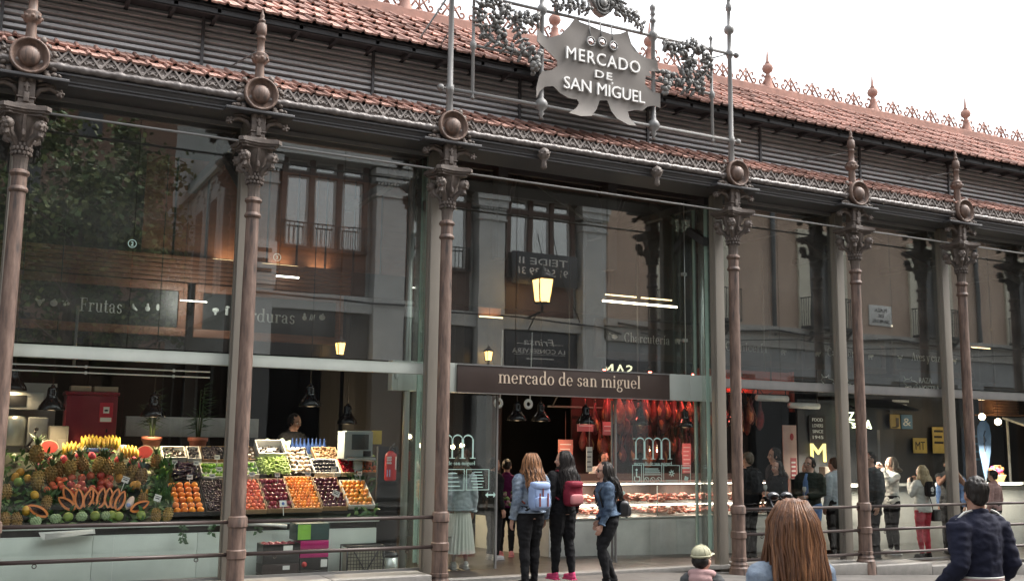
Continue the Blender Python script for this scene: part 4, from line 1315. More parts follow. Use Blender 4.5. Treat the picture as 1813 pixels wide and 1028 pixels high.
for w in wins:
    mb = MB()
    for s in (-1, 1): mb.box(w + s * 1.0 - .28, w + s * 1.0 + .28, OY - .2, OY + .09, 6.36, 9.9)
    mb.box(w - 1.35, w + 1.35, OY - .2, OY + .14, 9.92, 10.35)
    o = bpart2(mb, 'window', CREAM)
    mb = MB(); mb.box(w - .72, w + .72, OY - .29, OY - .22, 6.36, 9.9); mb.box(w - .03, w + .03, OY - .22, OY - .18, 6.36, 9.9)
    q = bpart2(mb, 'pane', mat('dark_window', (.03, .033, .038), .15), o); q.matrix_parent_inverse = Matrix.Identity(4)
    mb = MB()
    mb.box(w - 1.25, w + 1.25, OY + .1, OY + .75, 6.36, 6.46)
    for s in (-1, 1):
        mb.tube([(w + s * .9, OY + .13, 5.9), (w + s * .9, OY + .4, 6.1), (w + s * .9, OY + .65, 6.33)], .05, 6)
        mb.ball((w + s * .9, OY + .3, 6.15), .12, 8, 6)
    z = 7.55
    mb.box(w - 1.25, w + 1.25, OY + .71, OY + .75, z, z + .04)
    for k in range(22):
        x = w - 1.23 + 2.46 * k / 21; mb.box(x - .011, x + .011, OY + .72, OY + .74, 6.46, z)
    for s in (-1, 1):
        mb.box(w + s * 1.24 - .012, w + s * 1.24 + .012, OY + .1, OY + .71, z, z + .04)
        for k in range(5): mb.box(w + s * 1.24 - .009, w + s * 1.24 + .009, OY + .14 + .12 * k, OY + .158 + .12 * k, 6.46, z)
    bpart2(mb, 'balcony', BLK)
for x in (27.5, 39.2, 51):
    mb = MB(); mb.tube([(x, OY + .1, 6.0), (x, OY + .1, BHt)], .09, 8)
    bpart2(mb, 'downpipe', mat('zinc_pipe', (.17, .19, .21), .4, .3))
mb = MB()
for k in range(8):
    x = B0 + .4 + k * 5.6
    mb.box(x + 1.65, x + 5.5, OY - .29, OY - .2, .2, 4.45)
bpart2(mb, 'shop_window', mat('dark_window', (.03, .033, .038), .15))
mb = MB()
pts = [(B0 + .5 + k * 3.2, OY + .3, 6.2 - .22 * (k % 2)) for k in range(13)]
mb.tube(pts, .04, 6); mb.tube([(p[0] + 1, p[1] + .02, p[2] - .3) for p in pts], .025, 5)
bpart2(mb, 'cable', BLK)
mb = MB(); mb.box(B0 + .01, B1 + .3, OY - 12.2, OY + .4, BHt, BHt + .3)
bpart2(mb, 'roof', SLATE)
wall_sign('street_plaque', 'small white street plaque between two balconies of the brown building', 32.6, 33.9, 6.75, 7.6, mat('plaque_white', (.72, .72, .7), .4), OY + .05, [('PLAZA', 33.25, 7.33, .15, .7, 0), ('DE', 33.25, 7.1, .15, .3, 0), ('SAN MIGUEL', 33.25, 6.86, .15, 1.0, 0)], BLK)
GLOWL = mat('lit_sign_letter', (.8, .8, .5), .5, emit=(1, .98, .62), estr=1.6)
wall_sign('lit_shop_sign', 'dark shop board with three glowing yellow letters across the street', 20.3, 22.8, 4.15, 4.85, SIGN_DK, OY + .1, [('SAM', 21.1, 4.28, .42, 1.3, 0)], GLOWL)
mb = MB()
mb.add([(31.0, OY, 4.4), (35.6, OY, 4.4), (35.9, OY + 1.1, 3.7), (30.7, OY + 1.1, 3.7), (31.0, OY, 4.34), (35.6, OY, 4.34), (35.9, OY + 1.1, 3.5), (30.7, OY + 1.1, 3.5)], [(0, 1, 2, 3), (7, 6, 5, 4), (3, 2, 6, 7), (0, 3, 7, 4), (1, 5, 6, 2)])
tag(mb.build('shop_awning', BLK), 'black awning over a shop across the street', 'awning')

# lanterns
LAMP_G = mat('lantern_glow', (.9, .6, .25), .4, emit=(1.0, .56, .17), estr=5.5)
def lantern(x, z, sc, lab):
    root = empty('wall_lantern', (x, OY + .2, z), 0, lab, 'lantern', 'lit lanterns across the street')
    root.scale = (sc,) * 3
    mb = MB()
    for k in range(4):
        a = PI / 4 + k * PI / 2
        mb.tube([(.2 * math.cos(a), .6 + .2 * math.sin(a), -.3), (.3 * math.cos(a), .6 + .3 * math.sin(a), .3)], .018, 5)
    mb.lathe([(.2, -.33), (.22, -.31), (.22, -.29), (.2, -.28)], 4, (0, .6, 0)); mb.lathe([(.33, .29), (.34, .32), (.2, .45), (.1, .5), (.1, .56), (.03, .6), (.02, .7)], 8, (0, .6, 0))
    mb.tube([(0, -.2, -.6), (0, .2, -.55), (0, .6, -.5), (0, .6, -.33)], .03, 6); mb.tube([(0, -.1, -.9), (0, .3, -.55)], .02, 6)
    mb.ball((0, .6, -.42), .05, 8, 6)
    mb.build('frame', BLK, root)
    mb = MB(); mb.lathe([(.17, -.28), (.265, .28)], 4, (0, .6, 0), smooth=False, M=Matrix.Translation((0, .6, 0)) @ Matrix.Rotation(R(45), 4, 'Z') @ Matrix.Translation((0, -.6, 0)))
    mb.build('glass', LAMP_G, root)
lantern(17.4, 7.0, 1.4, 'large lit street lantern under the mirrored phone number above the entrance')
lantern(9.95, 4.55, .62, 'small lit lantern mirrored under the Verduras sign')
lantern(15.6, 4.7, .55, 'small lit lantern mirrored beside the shop fascia with slanted script')

# trees on the square at the left
def tree(x, y, h, cr, cz, seed, lab, leaves, cols):
    rr = random.Random(seed)
    root = empty('plane_tree', (x, y, 0), 0, lab, 'tree', 'trees on the square across the street')
    mb = MB()
    mb.tube([(0, 0, 0), (.05, 0, h * .2), (-.05, .05, h * .4), (.1, 0, h * .62), (.05, 0, h * .85)], [.26, .2, .17, .11, .03], 10)
    tips = []
    for k in range(14):
        a = rr.uniform(0, 2 * PI); z0 = h * rr.uniform(.3, .7)
        L = cr * rr.uniform(.5, .95)
        p1 = Vector((L * .5 * math.cos(a), L * .5 * math.sin(a), z0 + L * .3)); p2 = Vector((L * math.cos(a + .2), L * math.sin(a + .2), z0 + L * rr.uniform(.35, .7)))
        mb.tube([(0, 0, z0), p1, p2], [.08, .05, .015], 6); tips += [p1, p2]
    mb.build('trunk', mat('bark', (.12, .09, .065), .9, col2=(.07, .055, .04), scale=8, bump=.5), root)
    mb = MB()
    clumps = []
    for k in range(60):
        u = Vector((rr.gauss(0, 1), rr.gauss(0, 1), rr.gauss(0, 1))).normalized() * (rr.random() ** .4)
        clumps.append((Vector((u.x * cr, u.y * cr, cz + u.z * h * .36)), rr.uniform(.5, 1.05)))
    for k in range(leaves):
        c, r = clumps[rr.randrange(len(clumps))]
        p = c + Vector((rr.gauss(0, .5), rr.gauss(0, .5), rr.gauss(0, .42))) * r
        s = rr.uniform(.14, .27)
        d = Vector((rr.uniform(-1, 1), rr.uniform(-1, 1), rr.uniform(-.7, .4))).normalized(); e = d.orthogonal().normalized(); e.rotate(Quaternion(d, rr.uniform(0, 6.3)))
        mb.add([p, p + d * s * .5 + e * s * .42, p + d * s, p + d * s * .5 - e * s * .42], [(0, 1, 2, 3)], rr.randrange(2))
    mb.build('crown', cols, root)
LF1 = mat('leaf_dark', (.075, .125, .04), .55, island=.5, spec=.3); LF2 = mat('leaf_light', (.14, .17, .055), .55, island=.5, spec=.3)
tree(2.6, -19.5, 12.0, 2.9, 7.9, 3, 'large leafy tree mirrored in the upper glass of the Frutas bay', 9000, [LF1, LF2])
tree(-1.6, -21.5, 11.0, 2.6, 7.0, 5, 'leafy tree mirrored at the left edge behind the first column', 5000, [LF1, LF2])
tree(4.4, -25, 12.5, 2.6, 8.4, 9, 'leafy tree deep in the side street, mirrored beside the stone building', 6000, [LF2, LF1])
# dark brick block beyond the trees, sized to shut bright sky out of the glass
bc = empty('brick_block', (-6, -42, 0), 0, 'dark brick block far behind the trees, mirrored in the left glass', 'building')
mb = MB(); mb.box(-26, 46, -8, 0, 0, 25); mb.build('wall', mat('dark_brown_wall', (.17, .10, .07), .85, col2=(.11, .065, .045), scale=6), bc)
mb = MB()
for r_ in range(6):
    for k in range(14):
        x = -25 + k * 2.7; mb.box(x, x + 1.2, .002, .06, 1.8 + r_ * 3.8, 4.0 + r_ * 3.8)
mb.build('window', mat('dark_window', (.03, .033, .038), .15), bc)
mb = MB(); mb.box(-26.3, 46.3, -8.3, .4, 25, 25.4); mb.build('roof', SLATE, bc)
# ================================================================ fruit stall
SLA = math.atan2(.88, 1.3)
def FX(px, v): return (.516 + .00615 * px + 1.33e-6 * px * px) * (1 + .085 * v)
def F(px, py, up=0.0):
    v = (925 - py) / 130
    return Vector((FX(px, v), 1.3 + 1.3 * v - up * math.sin(SLA), .79 + .88 * v + up * math.cos(SLA)))
ct = empty('fruit_counter', (1.5, 1.2, 0), 0, 'long pale green panelled counter carrying the sloping fruit display', 'counter')
def cpart(mb, name, m):
    o = mb.build(name, m, ct); o.matrix_parent_inverse = Matrix.Translation((-1.5, -1.2, 0)); return o
mb = MB()
for k in range(6):
    x0 = -2.2 + k * 1.25; x1 = min(5.22, x0 + 1.246)
    if x1 > x0: mb.cbox(x0, x1, 1.2, 1.26, .08, .64, .004)
cpart(mb, 'front_panel', COUNTER)
mb = MB(); mb.box(-2.2, 5.22, 1.27, 2.7, .02, .72); mb.box(-2.2, 5.22, 1.24, 1.27, 0, .08)
cpart(mb, 'carcass', BLK)
mb = MB(); mb.cbox(-2.2, 5.25, 1.16, 1.3, .725, .775, .01)
cpart(mb, 'shelf_lip', COUNTER)
mb = MB()
mb.add([(-2.2, 1.3, .72), (5.24, 1.3, .72), (5.24, 2.66, 1.62), (-2.2, 2.66, 1.62), (-2.2, 1.3, .62), (5.24, 1.3, .62), (5.24, 2.66, .62), (-2.2, 2.66, .62)], [(0, 1, 2, 3), (0, 4, 5, 1), (1, 5, 6, 2), (2, 6, 7, 3), (3, 7, 4, 0), (4, 7, 6, 5)])
cpart(mb, 'sloping_bed', mat('bed_green', (.02, .03, .018), .8))
mb = MB(); mb.box(-2.2, 5.24, 2.67, 3.0, 0, 1.60)
cpart(mb, 'back_shelf', mat('grey_shelf', (.25, .26, .25), .5))

# leaf bedding
LEAFM = mat('display_leaf', (.05, .13, .035), .45, island=.45)
LEAFL = mat('display_leaf_pale', (.14, .23, .07), .45, island=.4)
mb = MB(); rr = random.Random(21)
for k in range(1000):
    px = rr.uniform(-60, 300) if k < 650 else rr.choice([rr.uniform(265, 300), rr.uniform(620, 668)]); py = rr.uniform(800, 925)
    p = F(px, py, rr.uniform(-.03, .025))
    d = Vector((rr.uniform(-1, 1), rr.uniform(-.9, .1), rr.uniform(-.5, 1))).normalized(); L = rr.uniform(.07, .16); w = rr.uniform(.015, .035)
    e = d.cross(Vector((0, -1, .6))).normalized()
    mb.add([p, p + d * L * .5 + e * w, p + d * L, p + d * L * .5 - e * w], [(0, 1, 2, 3)], int(rr.random() < .28))
tag(mb.build('green_leaves', [LEAFM, LEAFL]), 'bed of green leaves under the fruit pyramid', 'leaves', kind='stuff')

def proto_mesh(mb, name, mats): return mb.mesh(name, mats)
def place(me, name, loc, rot, label, cat, group, sc=1.0):
    o = bpy.data.objects.new(name, me); COL.objects.link(o)
    o.location = loc; o.rotation_euler = rot; o.scale = (sc, sc, sc)
    return tag(o, label, cat, group)

# pineapples: scaly body and leafy top
PINE = mat('pineapple_skin', (.42, .26, .075), .6, col2=(.14, .10, .035), scale=30, island=.3, objr=.25)
PINEG = mat('pineapple_crown', (.09, .17, .07), .5, col2=(.05, .1, .04), island=.3)
def pineapple_proto():
    root = empty('pineapple', (0, 0, 0))
    mb = MB()
    mb.ball((0, 0, .1), (.058, .058, .092), 14, 10, 0)
    for j in range(8):
        t = -1.15 + j * .33
        n = max(5, int(13 * math.cos(t)))
        for k in range(n):
            a = 2 * PI * (k + .5 * (j % 2)) / n
            c = Vector((.06 * math.cos(t) * math.cos(a), .06 * math.cos(t) * math.sin(a), .1 + .094 * math.sin(t)))
            mb.ball(c, (.0125, .0125, .0135), 5, 3, 0)
    mb.build('body', PINE, root)
    mb = MB(); rr = random.Random(2)
    for k in range(26):
        a = rr.uniform(0, 2 * PI); sp = rr.uniform(.1, 1.0); L = rr.uniform(.08, .17)
        d = Vector((math.cos(a) * sp, math.sin(a) * sp, 1.3)).normalized(); e = Vector((-math.sin(a), math.cos(a), 0))
        p = Vector((0, 0, .18)); q = p + d * L * .6; r_ = q + (d + Vector((math.cos(a), math.sin(a), -.2)) * .5).normalized() * L * .4
        mb.add([p - e * .01, p + e * .01, q + e * .009, q - e * .009, r_], [(0, 1, 2, 3), (3, 2, 4)])
    mb.build('crown', PINEG, root)
    return root
pp = pineapple_proto()
PN = [(54, 818, 1.15), (117, 840, 1), (141, 834, 1), (163, 835, 1.05), (184, 841, 1.05), (206, 846, 1.05), (225, 850, 1), (242, 856, 1), (79, 852, 1), (98, 842, 1), (60, 862, 1.05), (269, 826, .9), (246, 893, .8), (76, 896, .8), (10, 922, .8), (30, 923, .8), (274, 920, .8), (291, 919, .8), (4, 880, .9)]
for i, (px, py, s) in enumerate(PN):
    c = pp if i == 0 else copy_tree(pp)
    c.location = F(px, py + 8, .0); c.rotation_euler = (R(RND.uniform(2, 16)), R(RND.uniform(-12, 12)), RND.uniform(0, 6)); s *= 1.2; c.scale = (s,) * 3
    big = i < 11
    tag(c, 'ripe pineapple standing in the arc of pineapples of the fruit pyramid' if big else 'small pineapple tucked low at the edge of the fruit pyramid', 'pineapple', 'pineapples in the arc' if big else 'small pineapples at the edge')

# bananas
BAN = mat('banana_skin', (.68, .47, .06), .5, col2=(.48, .36, .05), scale=10, objr=.22)
def banana_bunch(px, py, n, w, lab):
    root = empty('banana_bunch', F(px, py, .05), 0, lab, 'bananas', 'banana bunches on the fruit pyramid')
    for k in range(n):
        row = k % 2
        x = (k / (n - 1) - .5) * w
        lean = x * 1.4
        mb = MB()
        pts = []; rad = []
        for i in range(8):
            t = i / 7
            pts.append((x + lean * .12 * t, -.055 * math.sin(t * PI) - .03 * row, -.07 + .16 * t + .02 * math.cos(x * 20) - .03 * row)); rad.append(.019 * (math.sin(min(1, t * 1.25 + .12) * PI * .82) ** .45 if t < 1 else .3) + .002)
        rad[0] = .006; rad[-1] = .006
        mb.tube(pts, rad, 7)
        mb.build('banana', BAN, root)
    return root
banana_bunch(117, 802, 10, .2, 'bunch of yellow bananas beside the left watermelon half')
banana_bunch(149, 788, 11, .2, 'left bunch of yellow bananas at the very top of the fruit pyramid')
banana_bunch(184, 788, 11, .2, 'right bunch of yellow bananas at the very top of the fruit pyramid')
banana_bunch(218, 808, 10, .19, 'bunch of yellow bananas beside the right watermelon half')
mb = MB(); p = F(163, 801, .03); mb.cbox(p.x - .14, p.x + .14, p.y - .06, p.y + .14, p.z - .02, p.z + .03, .006)
tag(mb.build('blue_tray', mat('blue_plastic', (.16, .28, .55), .5)), 'light blue tray under the top banana bunches', 'tray')

# watermelon halves
MEL_R = mat('watermelon_rind', (.05, .12, .04), .4, col2=(.1, .2, .07), scale=14); MEL_W = mat('watermelon_white', (.75, .68, .5), .5); MEL_F = mat('watermelon_flesh', (.72, .10, .085), .35, col2=(.6, .07, .06), scale=12)
def melon(px, py, tilt, lab):
    root = empty('watermelon_half', F(px, py, .1), 0, lab, 'watermelon', 'cut watermelon halves')
    root.rotation_euler = (R(-12), R(tilt), 0)
    mb = MB(); vs = []; n = 24
    for j in range(7):
        t = PI / 2 * j / 6
        for k in range(n):
            a = 2 * PI * k / n; vs.append((.115 * math.cos(t) * math.cos(a), .1 * math.sin(t), .092 * math.cos(t) * math.sin(a)))
    mb.add(vs, [(j * n + k, j * n + (k + 1) % n, (j + 1) * n + (k + 1) % n, (j + 1) * n + k) for j in range(6) for k in range(n)], 0, True)
    mb.build('rind', MEL_R, root)
    mb = MB()
    def disc(r, y, m):
        mb.add([(0, y, 0)] + [(.115 * r * math.cos(2 * PI * k / n), y, .092 * r * math.sin(2 * PI * k / n)) for k in range(n)], [(0, 1 + k, 1 + (k + 1) % n) for k in range(n)], m)
    disc(1.0, -.002, 0)
    mb.build('white_edge', MEL_W, root)
    mb = MB(); disc(.9, -.006, 0); mb.build('flesh', MEL_F, root)
melon(76, 803, 6, 'cut watermelon half facing out at the left of the banana bunches')
melon(246, 812, -14, 'cut watermelon half facing out at the right of the banana bunches')

# round fruit helper meshes
def fruit_mesh(name, m, squash=1.0, dimple=True, star=False):
    mb = MB(); vs = []; n = 12; k_ = 9
    for j in range(k_ + 1):
        t = -PI / 2 + PI * j / k_
        for k in range(n):
            a = 2 * PI * k / n
            z = math.sin(t); r = math.cos(t)
            if dimple and z > .6: z -= .25 * (z - .6) * (1 - r)
            vs.append((r * math.cos(a), r * math.sin(a), z * squash))
    mb.add(vs, [(j * n + k, j * n + (k + 1) % n, (j + 1) * n + (k + 1) % n, (j + 1) * n + k) for j in range(k_) for k in range(n)], 0, True)
    if star:
        for k in range(6):
            a = 2 * PI * k / 6
            mb.tube([(0.1 * math.cos(a), .1 * math.sin(a), .9), (.28 * math.cos(a), .28 * math.sin(a), 1.22)], [.1, .02], 5)
    else:
        mb.tube([(0, 0, squash * .86), (0.02, 0, squash * 1.0)], [.07, .05], 5)
    return mb.mesh(name, m)
def fm(n, c, c2, rough=.4, isl=0, scale=3): return mat(n, c, rough, col2=c2, scale=scale, island=isl, objr=0 if isl else .2)
M_OR = fruit_mesh('orange', fm('orange_peel', (.85, .27, .025), (.72, .20, .02), .4)); M_PO = fruit_mesh('pomegranate', fm('pomegranate_skin', (.55, .075, .05), (.42, .12, .06), .35, scale=2), star=True)
M_PE = fruit_mesh('peach', fm('peach_skin', (.78, .20, .09), (.62, .09, .05), .6, scale=2.2)); M_AP = fruit_mesh('apricot', fm('apricot_skin', (.88, .36, .06), (.75, .24, .04), .5))
M_PL = fruit_mesh('plum', fm('red_plum_skin', (.33, .035, .06), (.16, .02, .05), .3, scale=2)); M_DP = fruit_mesh('dark_plum', fm('dark_plum_skin', (.13, .02, .045), (.05, .012, .03), .3, scale=2))
M_YP = fruit_mesh('yellow_peach', fm('yellow_peach_skin', (.82, .42, .075), (.66, .22, .05), .5, scale=2)); M_LI = fruit_mesh('lime', fm('lime_peel', (.22, .42, .04), (.14, .30, .03), .4)); M_BP = fruit_mesh('black_plum', fm('black_plum_skin', (.02, .016, .028), (.01, .01, .015), .25))
M_MA = fruit_mesh('mango', fm('mango_skin', (.75, .37, .05), (.55, .33, .05), .4, scale=2), 1.25, False); M_DF = fruit_mesh('dragon_fruit', fm('dragon_fruit_skin', (.68, .06, .15), (.5, .10, .12), .45, scale=5), 1.2, False, star=True)
M_GM = fruit_mesh('green_melon', fm('green_melon_skin', (.26, .33, .06), (.15, .24, .05), .5, scale=6)); M_TO = fruit_mesh('tomato', fm('tomato_skin', (.75, .10, .04), (.8, .3, .05), .3))
def fruits(me, name, pts, r, label, cat, group, up=None):
    r *= 1.18
    for q in pts:
        px, py = q[0], q[1]; rr_ = r * (q[2] if len(q) > 2 else 1)
        place(me, name, F(px, py, rr_ * .9 if up is None else up), (RND.uniform(-.7, .9), RND.uniform(-.6, .6), RND.uniform(0, 6)), label, cat, group, rr_)
z2 = lambda L: [(a / 3.834, 760 + b / 3.834) for a, b in L]
fruits(M_DF, 'dragon_fruit', z2([(310, 262), (230, 310), (395, 255), (495, 225), (585, 228), (680, 245), (765, 255), (865, 260), (925, 290)]), .04, 'pink dragon fruit set between the pineapple crowns', 'dragon fruit', 'pink dragon fruits', .1)
fruits(M_PO, 'pomegranate', z2([(585, 350), (655, 350), (715, 370), (715, 418), (660, 440), (690, 395), (460, 365), (525, 365), (525, 405), (455, 410), (475, 455), (600, 440), (540, 445), (660, 400), (500, 430), (600, 480)]), .045, 'red pomegranate in the middle of the fruit pyramid', 'pomegranate', 'red pomegranates', .05)
fruits(M_MA, 'mango', z2([(105, 330), (160, 372), (215, 478), (955, 465), (880, 420), (905, 418), (780, 370), (165, 575), (75, 360)]), .042, 'yellow mango among the green leaves of the fruit pyramid', 'mango', 'yellow mangoes', .06)
fruits(M_PE, 'peach', z2([(295, 440), (330, 408), (370, 375), (410, 380), (345, 430), (400, 430), (385, 405)]), .034, 'blushing peach in the loose pile left of the pomegranates', 'peach', 'peaches in the loose pile', .055)
fruits(M_GM, 'green_melon', z2([(450, 612), (630, 608), (740, 608), (790, 615), (940, 610), (100, 385)]), .05, 'small green melon along the front edge of the fruit pyramid', 'melon', 'green melons', .045)
fruits(M_LI, 'lime', z2([(1048, 365), (1075, 300), (1110, 330)]), .03, 'green lime beside the leafy stalks right of the pyramid', 'lime', 'loose limes', .05)
# custard apples: pale scaly
CA = mat('custard_apple_skin', (.40, .50, .30), .6, col2=(.28, .38, .2), scale=20)
def custard():
    mb = MB(); mb.ball((0, 0, 0), (.06, .055, .05), 12, 8)
    for j in range(6):
        t = -1 + j * .4; n = max(5, int(12 * math.cos(t)))
        for k in range(n):
            a = 2 * PI * (k + .5 * (j % 2)) / n
            mb.ball((.06 * math.cos(t) * math.cos(a), .055 * math.cos(t) * math.sin(a), .05 * math.sin(t)), .014, 5, 3)
    return mb.mesh('custard_apple', CA)
M_CA = custard()
for a, b in [(365, 618), (540, 610), (710, 608), (235, 632)]:
    place(M_CA, 'custard_apple', F(a / 3.834, 760 + b / 3.834, .04), (0, 0, RND.uniform(0, 6)), 'pale green scaly custard apple along the front edge', 'custard apple', 'custard apples')
# papaya halves
PA_S = mat('papaya_skin', (.55, .30, .06), .5); PA_F = mat('papaya_flesh', (.82, .28, .07), .4, col2=(.7, .2, .05)); PA_D = mat('papaya_seeds', (.03, .022, .02), .3, col2=(.12, .05, .03), scale=60)
def papaya_proto():
    root = empty('papaya_half', (0, 0, 0))
    def sec(t): return .048 * (math.sin(PI * min(1, max(0, t))) ** .55) * (.8 + .35 * t)
    N = 14
    mb = MB(); vs = []
    for i in range(N + 1):
        t = i / N; r = sec(t) + .001
        for k in range(9):
            a = PI * k / 8; vs.append((r * math.cos(a), r * .9 * math.sin(a), .1 - .21 * t))
    mb.add(vs, [(i * 9 + k, i * 9 + k + 1, (i + 1) * 9 + k + 1, (i + 1) * 9 + k) for i in range(N) for k in range(8)], 0, True)
    mb.build('skin', PA_S, root)
    mb = MB(); vs = []
    for i in range(N + 1):
        t = i / N; r = sec(t); ri = max(0, .56 * sec((t - .12) / .76)) if .12 < t < .88 else 0
        z = .1 - .21 * t
        vs += [(-r, -.002, z), (-ri, -.004, z), (ri, -.004, z), (r, -.002, z)]
    mb.add(vs, [(i * 4 + k, i * 4 + k + 1, (i + 1) * 4 + k + 1, (i + 1) * 4 + k) for i in range(N) for k in (0, 2)], 0)
    mb.build('flesh', PA_F, root)
    mb = MB(); vs = []
    for i in range(N + 1):
        t = i / N; ri = max(0, .56 * sec((t - .12) / .76)) if .12 < t < .88 else 0
        z = .1 - .21 * t
        vs += [(-ri, -.003, z), (-ri * .4, .02, z), (ri * .4, .02, z), (ri, -.003, z)]
    mb.add(vs, [(i * 4 + k, i * 4 + k + 1, (i + 1) * 4 + k + 1, (i + 1) * 4 + k) for i in range(N) for k in (0, 1, 2)], 0)
    rr = random.Random(4)
    for k in range(24): mb.ball((rr.uniform(-.014, .014), .01, rr.uniform(-.06, .05)), .006, 5, 3)
    mb.build('seeds', PA_D, root)
    return root
pa = papaya_proto()
for i, (a, b, rz_) in enumerate([(430, 545, -55), (440, 495, -30), (515, 515, -8), (580, 510, 20), (615, 500, -20), (665, 510, 12), (715, 510, 8), (760, 515, 12), (795, 530, 18), (240, 588, -60), (930, 570, 65)]):
    c = pa if i == 0 else copy_tree(pa)
    c.location = F(a / 3.834, 760 + b / 3.834, .09); c.rotation_euler = (R(-20), R(rz_), R(RND.uniform(-12, 12))); c.scale = (1.3,) * 3
    tag(c, 'cut papaya half in the standing row at the front of the pyramid' if i < 9 else ('cut papaya half lying at the far left of the papaya row' if i == 9 else 'cut papaya half lying at the far right of the papaya row'), 'papaya', 'cut papaya halves')
# wrapped pale melon piece
root = empty('wrapped_melon', F(224, 902, .08), 0, 'pale wrapped melon piece with a round blue sticker', 'melon')
root.rotation_euler = (R(-20), R(28), 0)
mb = MB(); mb.ball((0, 0, 0), (.045, .03, .095), 14, 10); mb.build('melon', mat('pale_melon', (.8, .68, .6), .3, col2=(.75, .5, .42)), root)
mb = MB(); mb.lathe([(.028, 0), (.026, .004)], 16, M=Matrix.Translation((-.008, -.028, -.045)) @ Matrix.Rotation(R(90), 4, 'X')); mb.build('sticker', mat('blue_sticker', (.08, .16, .5), .4, col2=(.5, .55, .7), scale=40), root)

# crates on the slope
CR_W = mat('crate_wood', (.34, .22, .12), .7, col2=(.24, .15, .08), scale=6); CR_B = mat('crate_black', (.025, .025, .028), .5); CR_K = mat('crate_card', (.42, .33, .22), .7); CR_S = mat('crate_white', (.78, .78, .77), .5)
def crate(px0, px1, py0, py1, m, lab, h=.07, th=.01, lift=0.0):
    a = F(px0, py1); b = F(px1, py1); c = F(px0, py0)
    w = b.x - a.x; L = (F((px0 + px1) / 2, py0) - F((px0 + px1) / 2, py1)).length
    mid = F((px0 + px1) / 2, py1, .012 + lift)
    root = Matrix.Translation(mid) @ Matrix.Rotation(SLA, 4, 'X')
    mb = MB()
    mb.box(-w / 2 + th, w / 2 - th, th, L - th, 0, .012)
    for s in (-1, 1):
        mb.box(s * w / 2 - (th if s > 0 else 0), s * w / 2 + (0 if s > 0 else th), 0, L, 0, h)
    mb.box(-w / 2 + th, w / 2 - th, 0, th, 0, h); mb.box(-w / 2 + th, w / 2 - th, L - th, L, 0, h)
    o = mb.build('fruit_crate', m); o.matrix_world = root
    tag(o, lab, 'crate', 'crates on the sloping fruit counter')
    return root, w, L
def fill_grid(cr, me, name, nx, ny, r, lab, cat, group, stag=True, z=None, jit=.15):
    M4, w, L = cr
    for j in range(ny):
        for i in range(nx):
            x = -w / 2 + .012 + r + (w - .024 - 2 * r) * (i + (.25 if stag and j % 2 else -.0 if not stag else -.25) * (1 if nx > 1 else 0)) / max(1, nx - 1) if nx > 1 else 0
            x = max(-w / 2 + .8 * r, min(w / 2 - .8 * r, x))
            y = .012 + r + (L - .024 - 2 * r) * j / max(1, ny - 1)
            p = M4 @ Vector((x + RND.uniform(-jit, jit) * r, y + RND.uniform(-jit, jit) * r, (.05 if z is None else z) + RND.uniform(-.1, .15) * r))
            place(me, name, p, (RND.uniform(-.9, .9), RND.uniform(-.9, .9), RND.uniform(0, 6)), lab, cat, group, r * RND.uniform(.94, 1.05))
def fill_heap(cr, name, mats, n, r, lab, cat, elong=1.0, z=.06):
    M4, w, L = cr; mb = MB(); rr = random.Random(n)
    for k in range(n):
        p = Vector((rr.uniform(-w / 2 + .015, w / 2 - .015), rr.uniform(.015, L - .015), z + rr.uniform(-.02, .015)))
        if elong > 1.5:
            d = Vector((rr.uniform(-1, 1), rr.uniform(-.4, .4), rr.uniform(-.2, .2))).normalized() * r * elong
            mb.tube([p - d, p + Vector((0, 0, r)), p + d], [r * .5, r, r * .5], 5, rr.randrange(len(mats)))
        else: mb.ball(p, (r, r, r * elong), 6, 4, rr.randrange(len(mats)))
    o = mb.build(name, mats); o.matrix_world = M4
    tag(o, lab, cat, kind='stuff')
c = crate(301, 359, 866, 920, CR_B, 'black crate of large oranges in four neat columns'); fill_grid(c, M_OR, 'orange', 4, 6, .047, 'large bright orange in the crate beside the leafy stalks', 'orange', 'large oranges in their crate', False)
c = crate(361, 402, 862, 920, CR_B, 'dark crate of small purple fruit left of the column'); fill_heap(c, 'purple_fruit', [fm('purple_fruit_skin', (.055, .02, .04), (.02, .012, .02), .35, .5)], 420, .014, 'heap of small dark purple fruit left of the column', 'purple fruit')
c = crate(403, 470, 862, 918, CR_W, 'wooden crate of blushing peaches right beside the column'); fill_grid(c, M_PE, 'peach', 7, 9, .033, 'peach in the wooden crate beside the column', 'peach', 'peaches in their crate')
c = crate(471, 518, 862, 917, CR_W, 'wooden crate of red plums with the blue emblem card'); fill_grid(c, M_PL, 'plum', 5, 7, .036, 'red plum in the crate with the blue emblem card', 'plum', 'red plums in their crate', jit=.35)
c = crate(519, 571, 858, 917, CR_W, 'wooden crate packed with small apricots'); fill_grid(c, M_AP, 'apricot', 7, 11, .027, 'small apricot in the packed crate below the lit mushrooms', 'apricot', 'apricots in their crate')
c = crate(572, 618, 860, 915, CR_W, 'wooden crate of dark plums under a crumpled paper'); fill_grid(c, M_DP, 'dark_plum', 5, 8, .034, 'dark plum in the crate under the crumpled paper', 'plum', 'dark plums in their crate', jit=.3)
c = crate(620, 668, 866, 913, CR_S, 'white edged crate of yellow peaches at the right end'); fill_grid(c, M_YP, 'yellow_peach', 5, 6, .038, 'yellow peach in the crate at the right end of the counter', 'peach', 'yellow peaches in their crate')
c = crate(302, 350, 829, 860, CR_B, 'black crate of aubergines under crumpled film'); fill_heap(c, 'aubergine_heap', [fm('aubergine_skin', (.03, .012, .03), (.015, .01, .018), .2, .3)], 40, .024, 'heap of dark aubergines in the crate above the oranges', 'aubergines', 3.0)
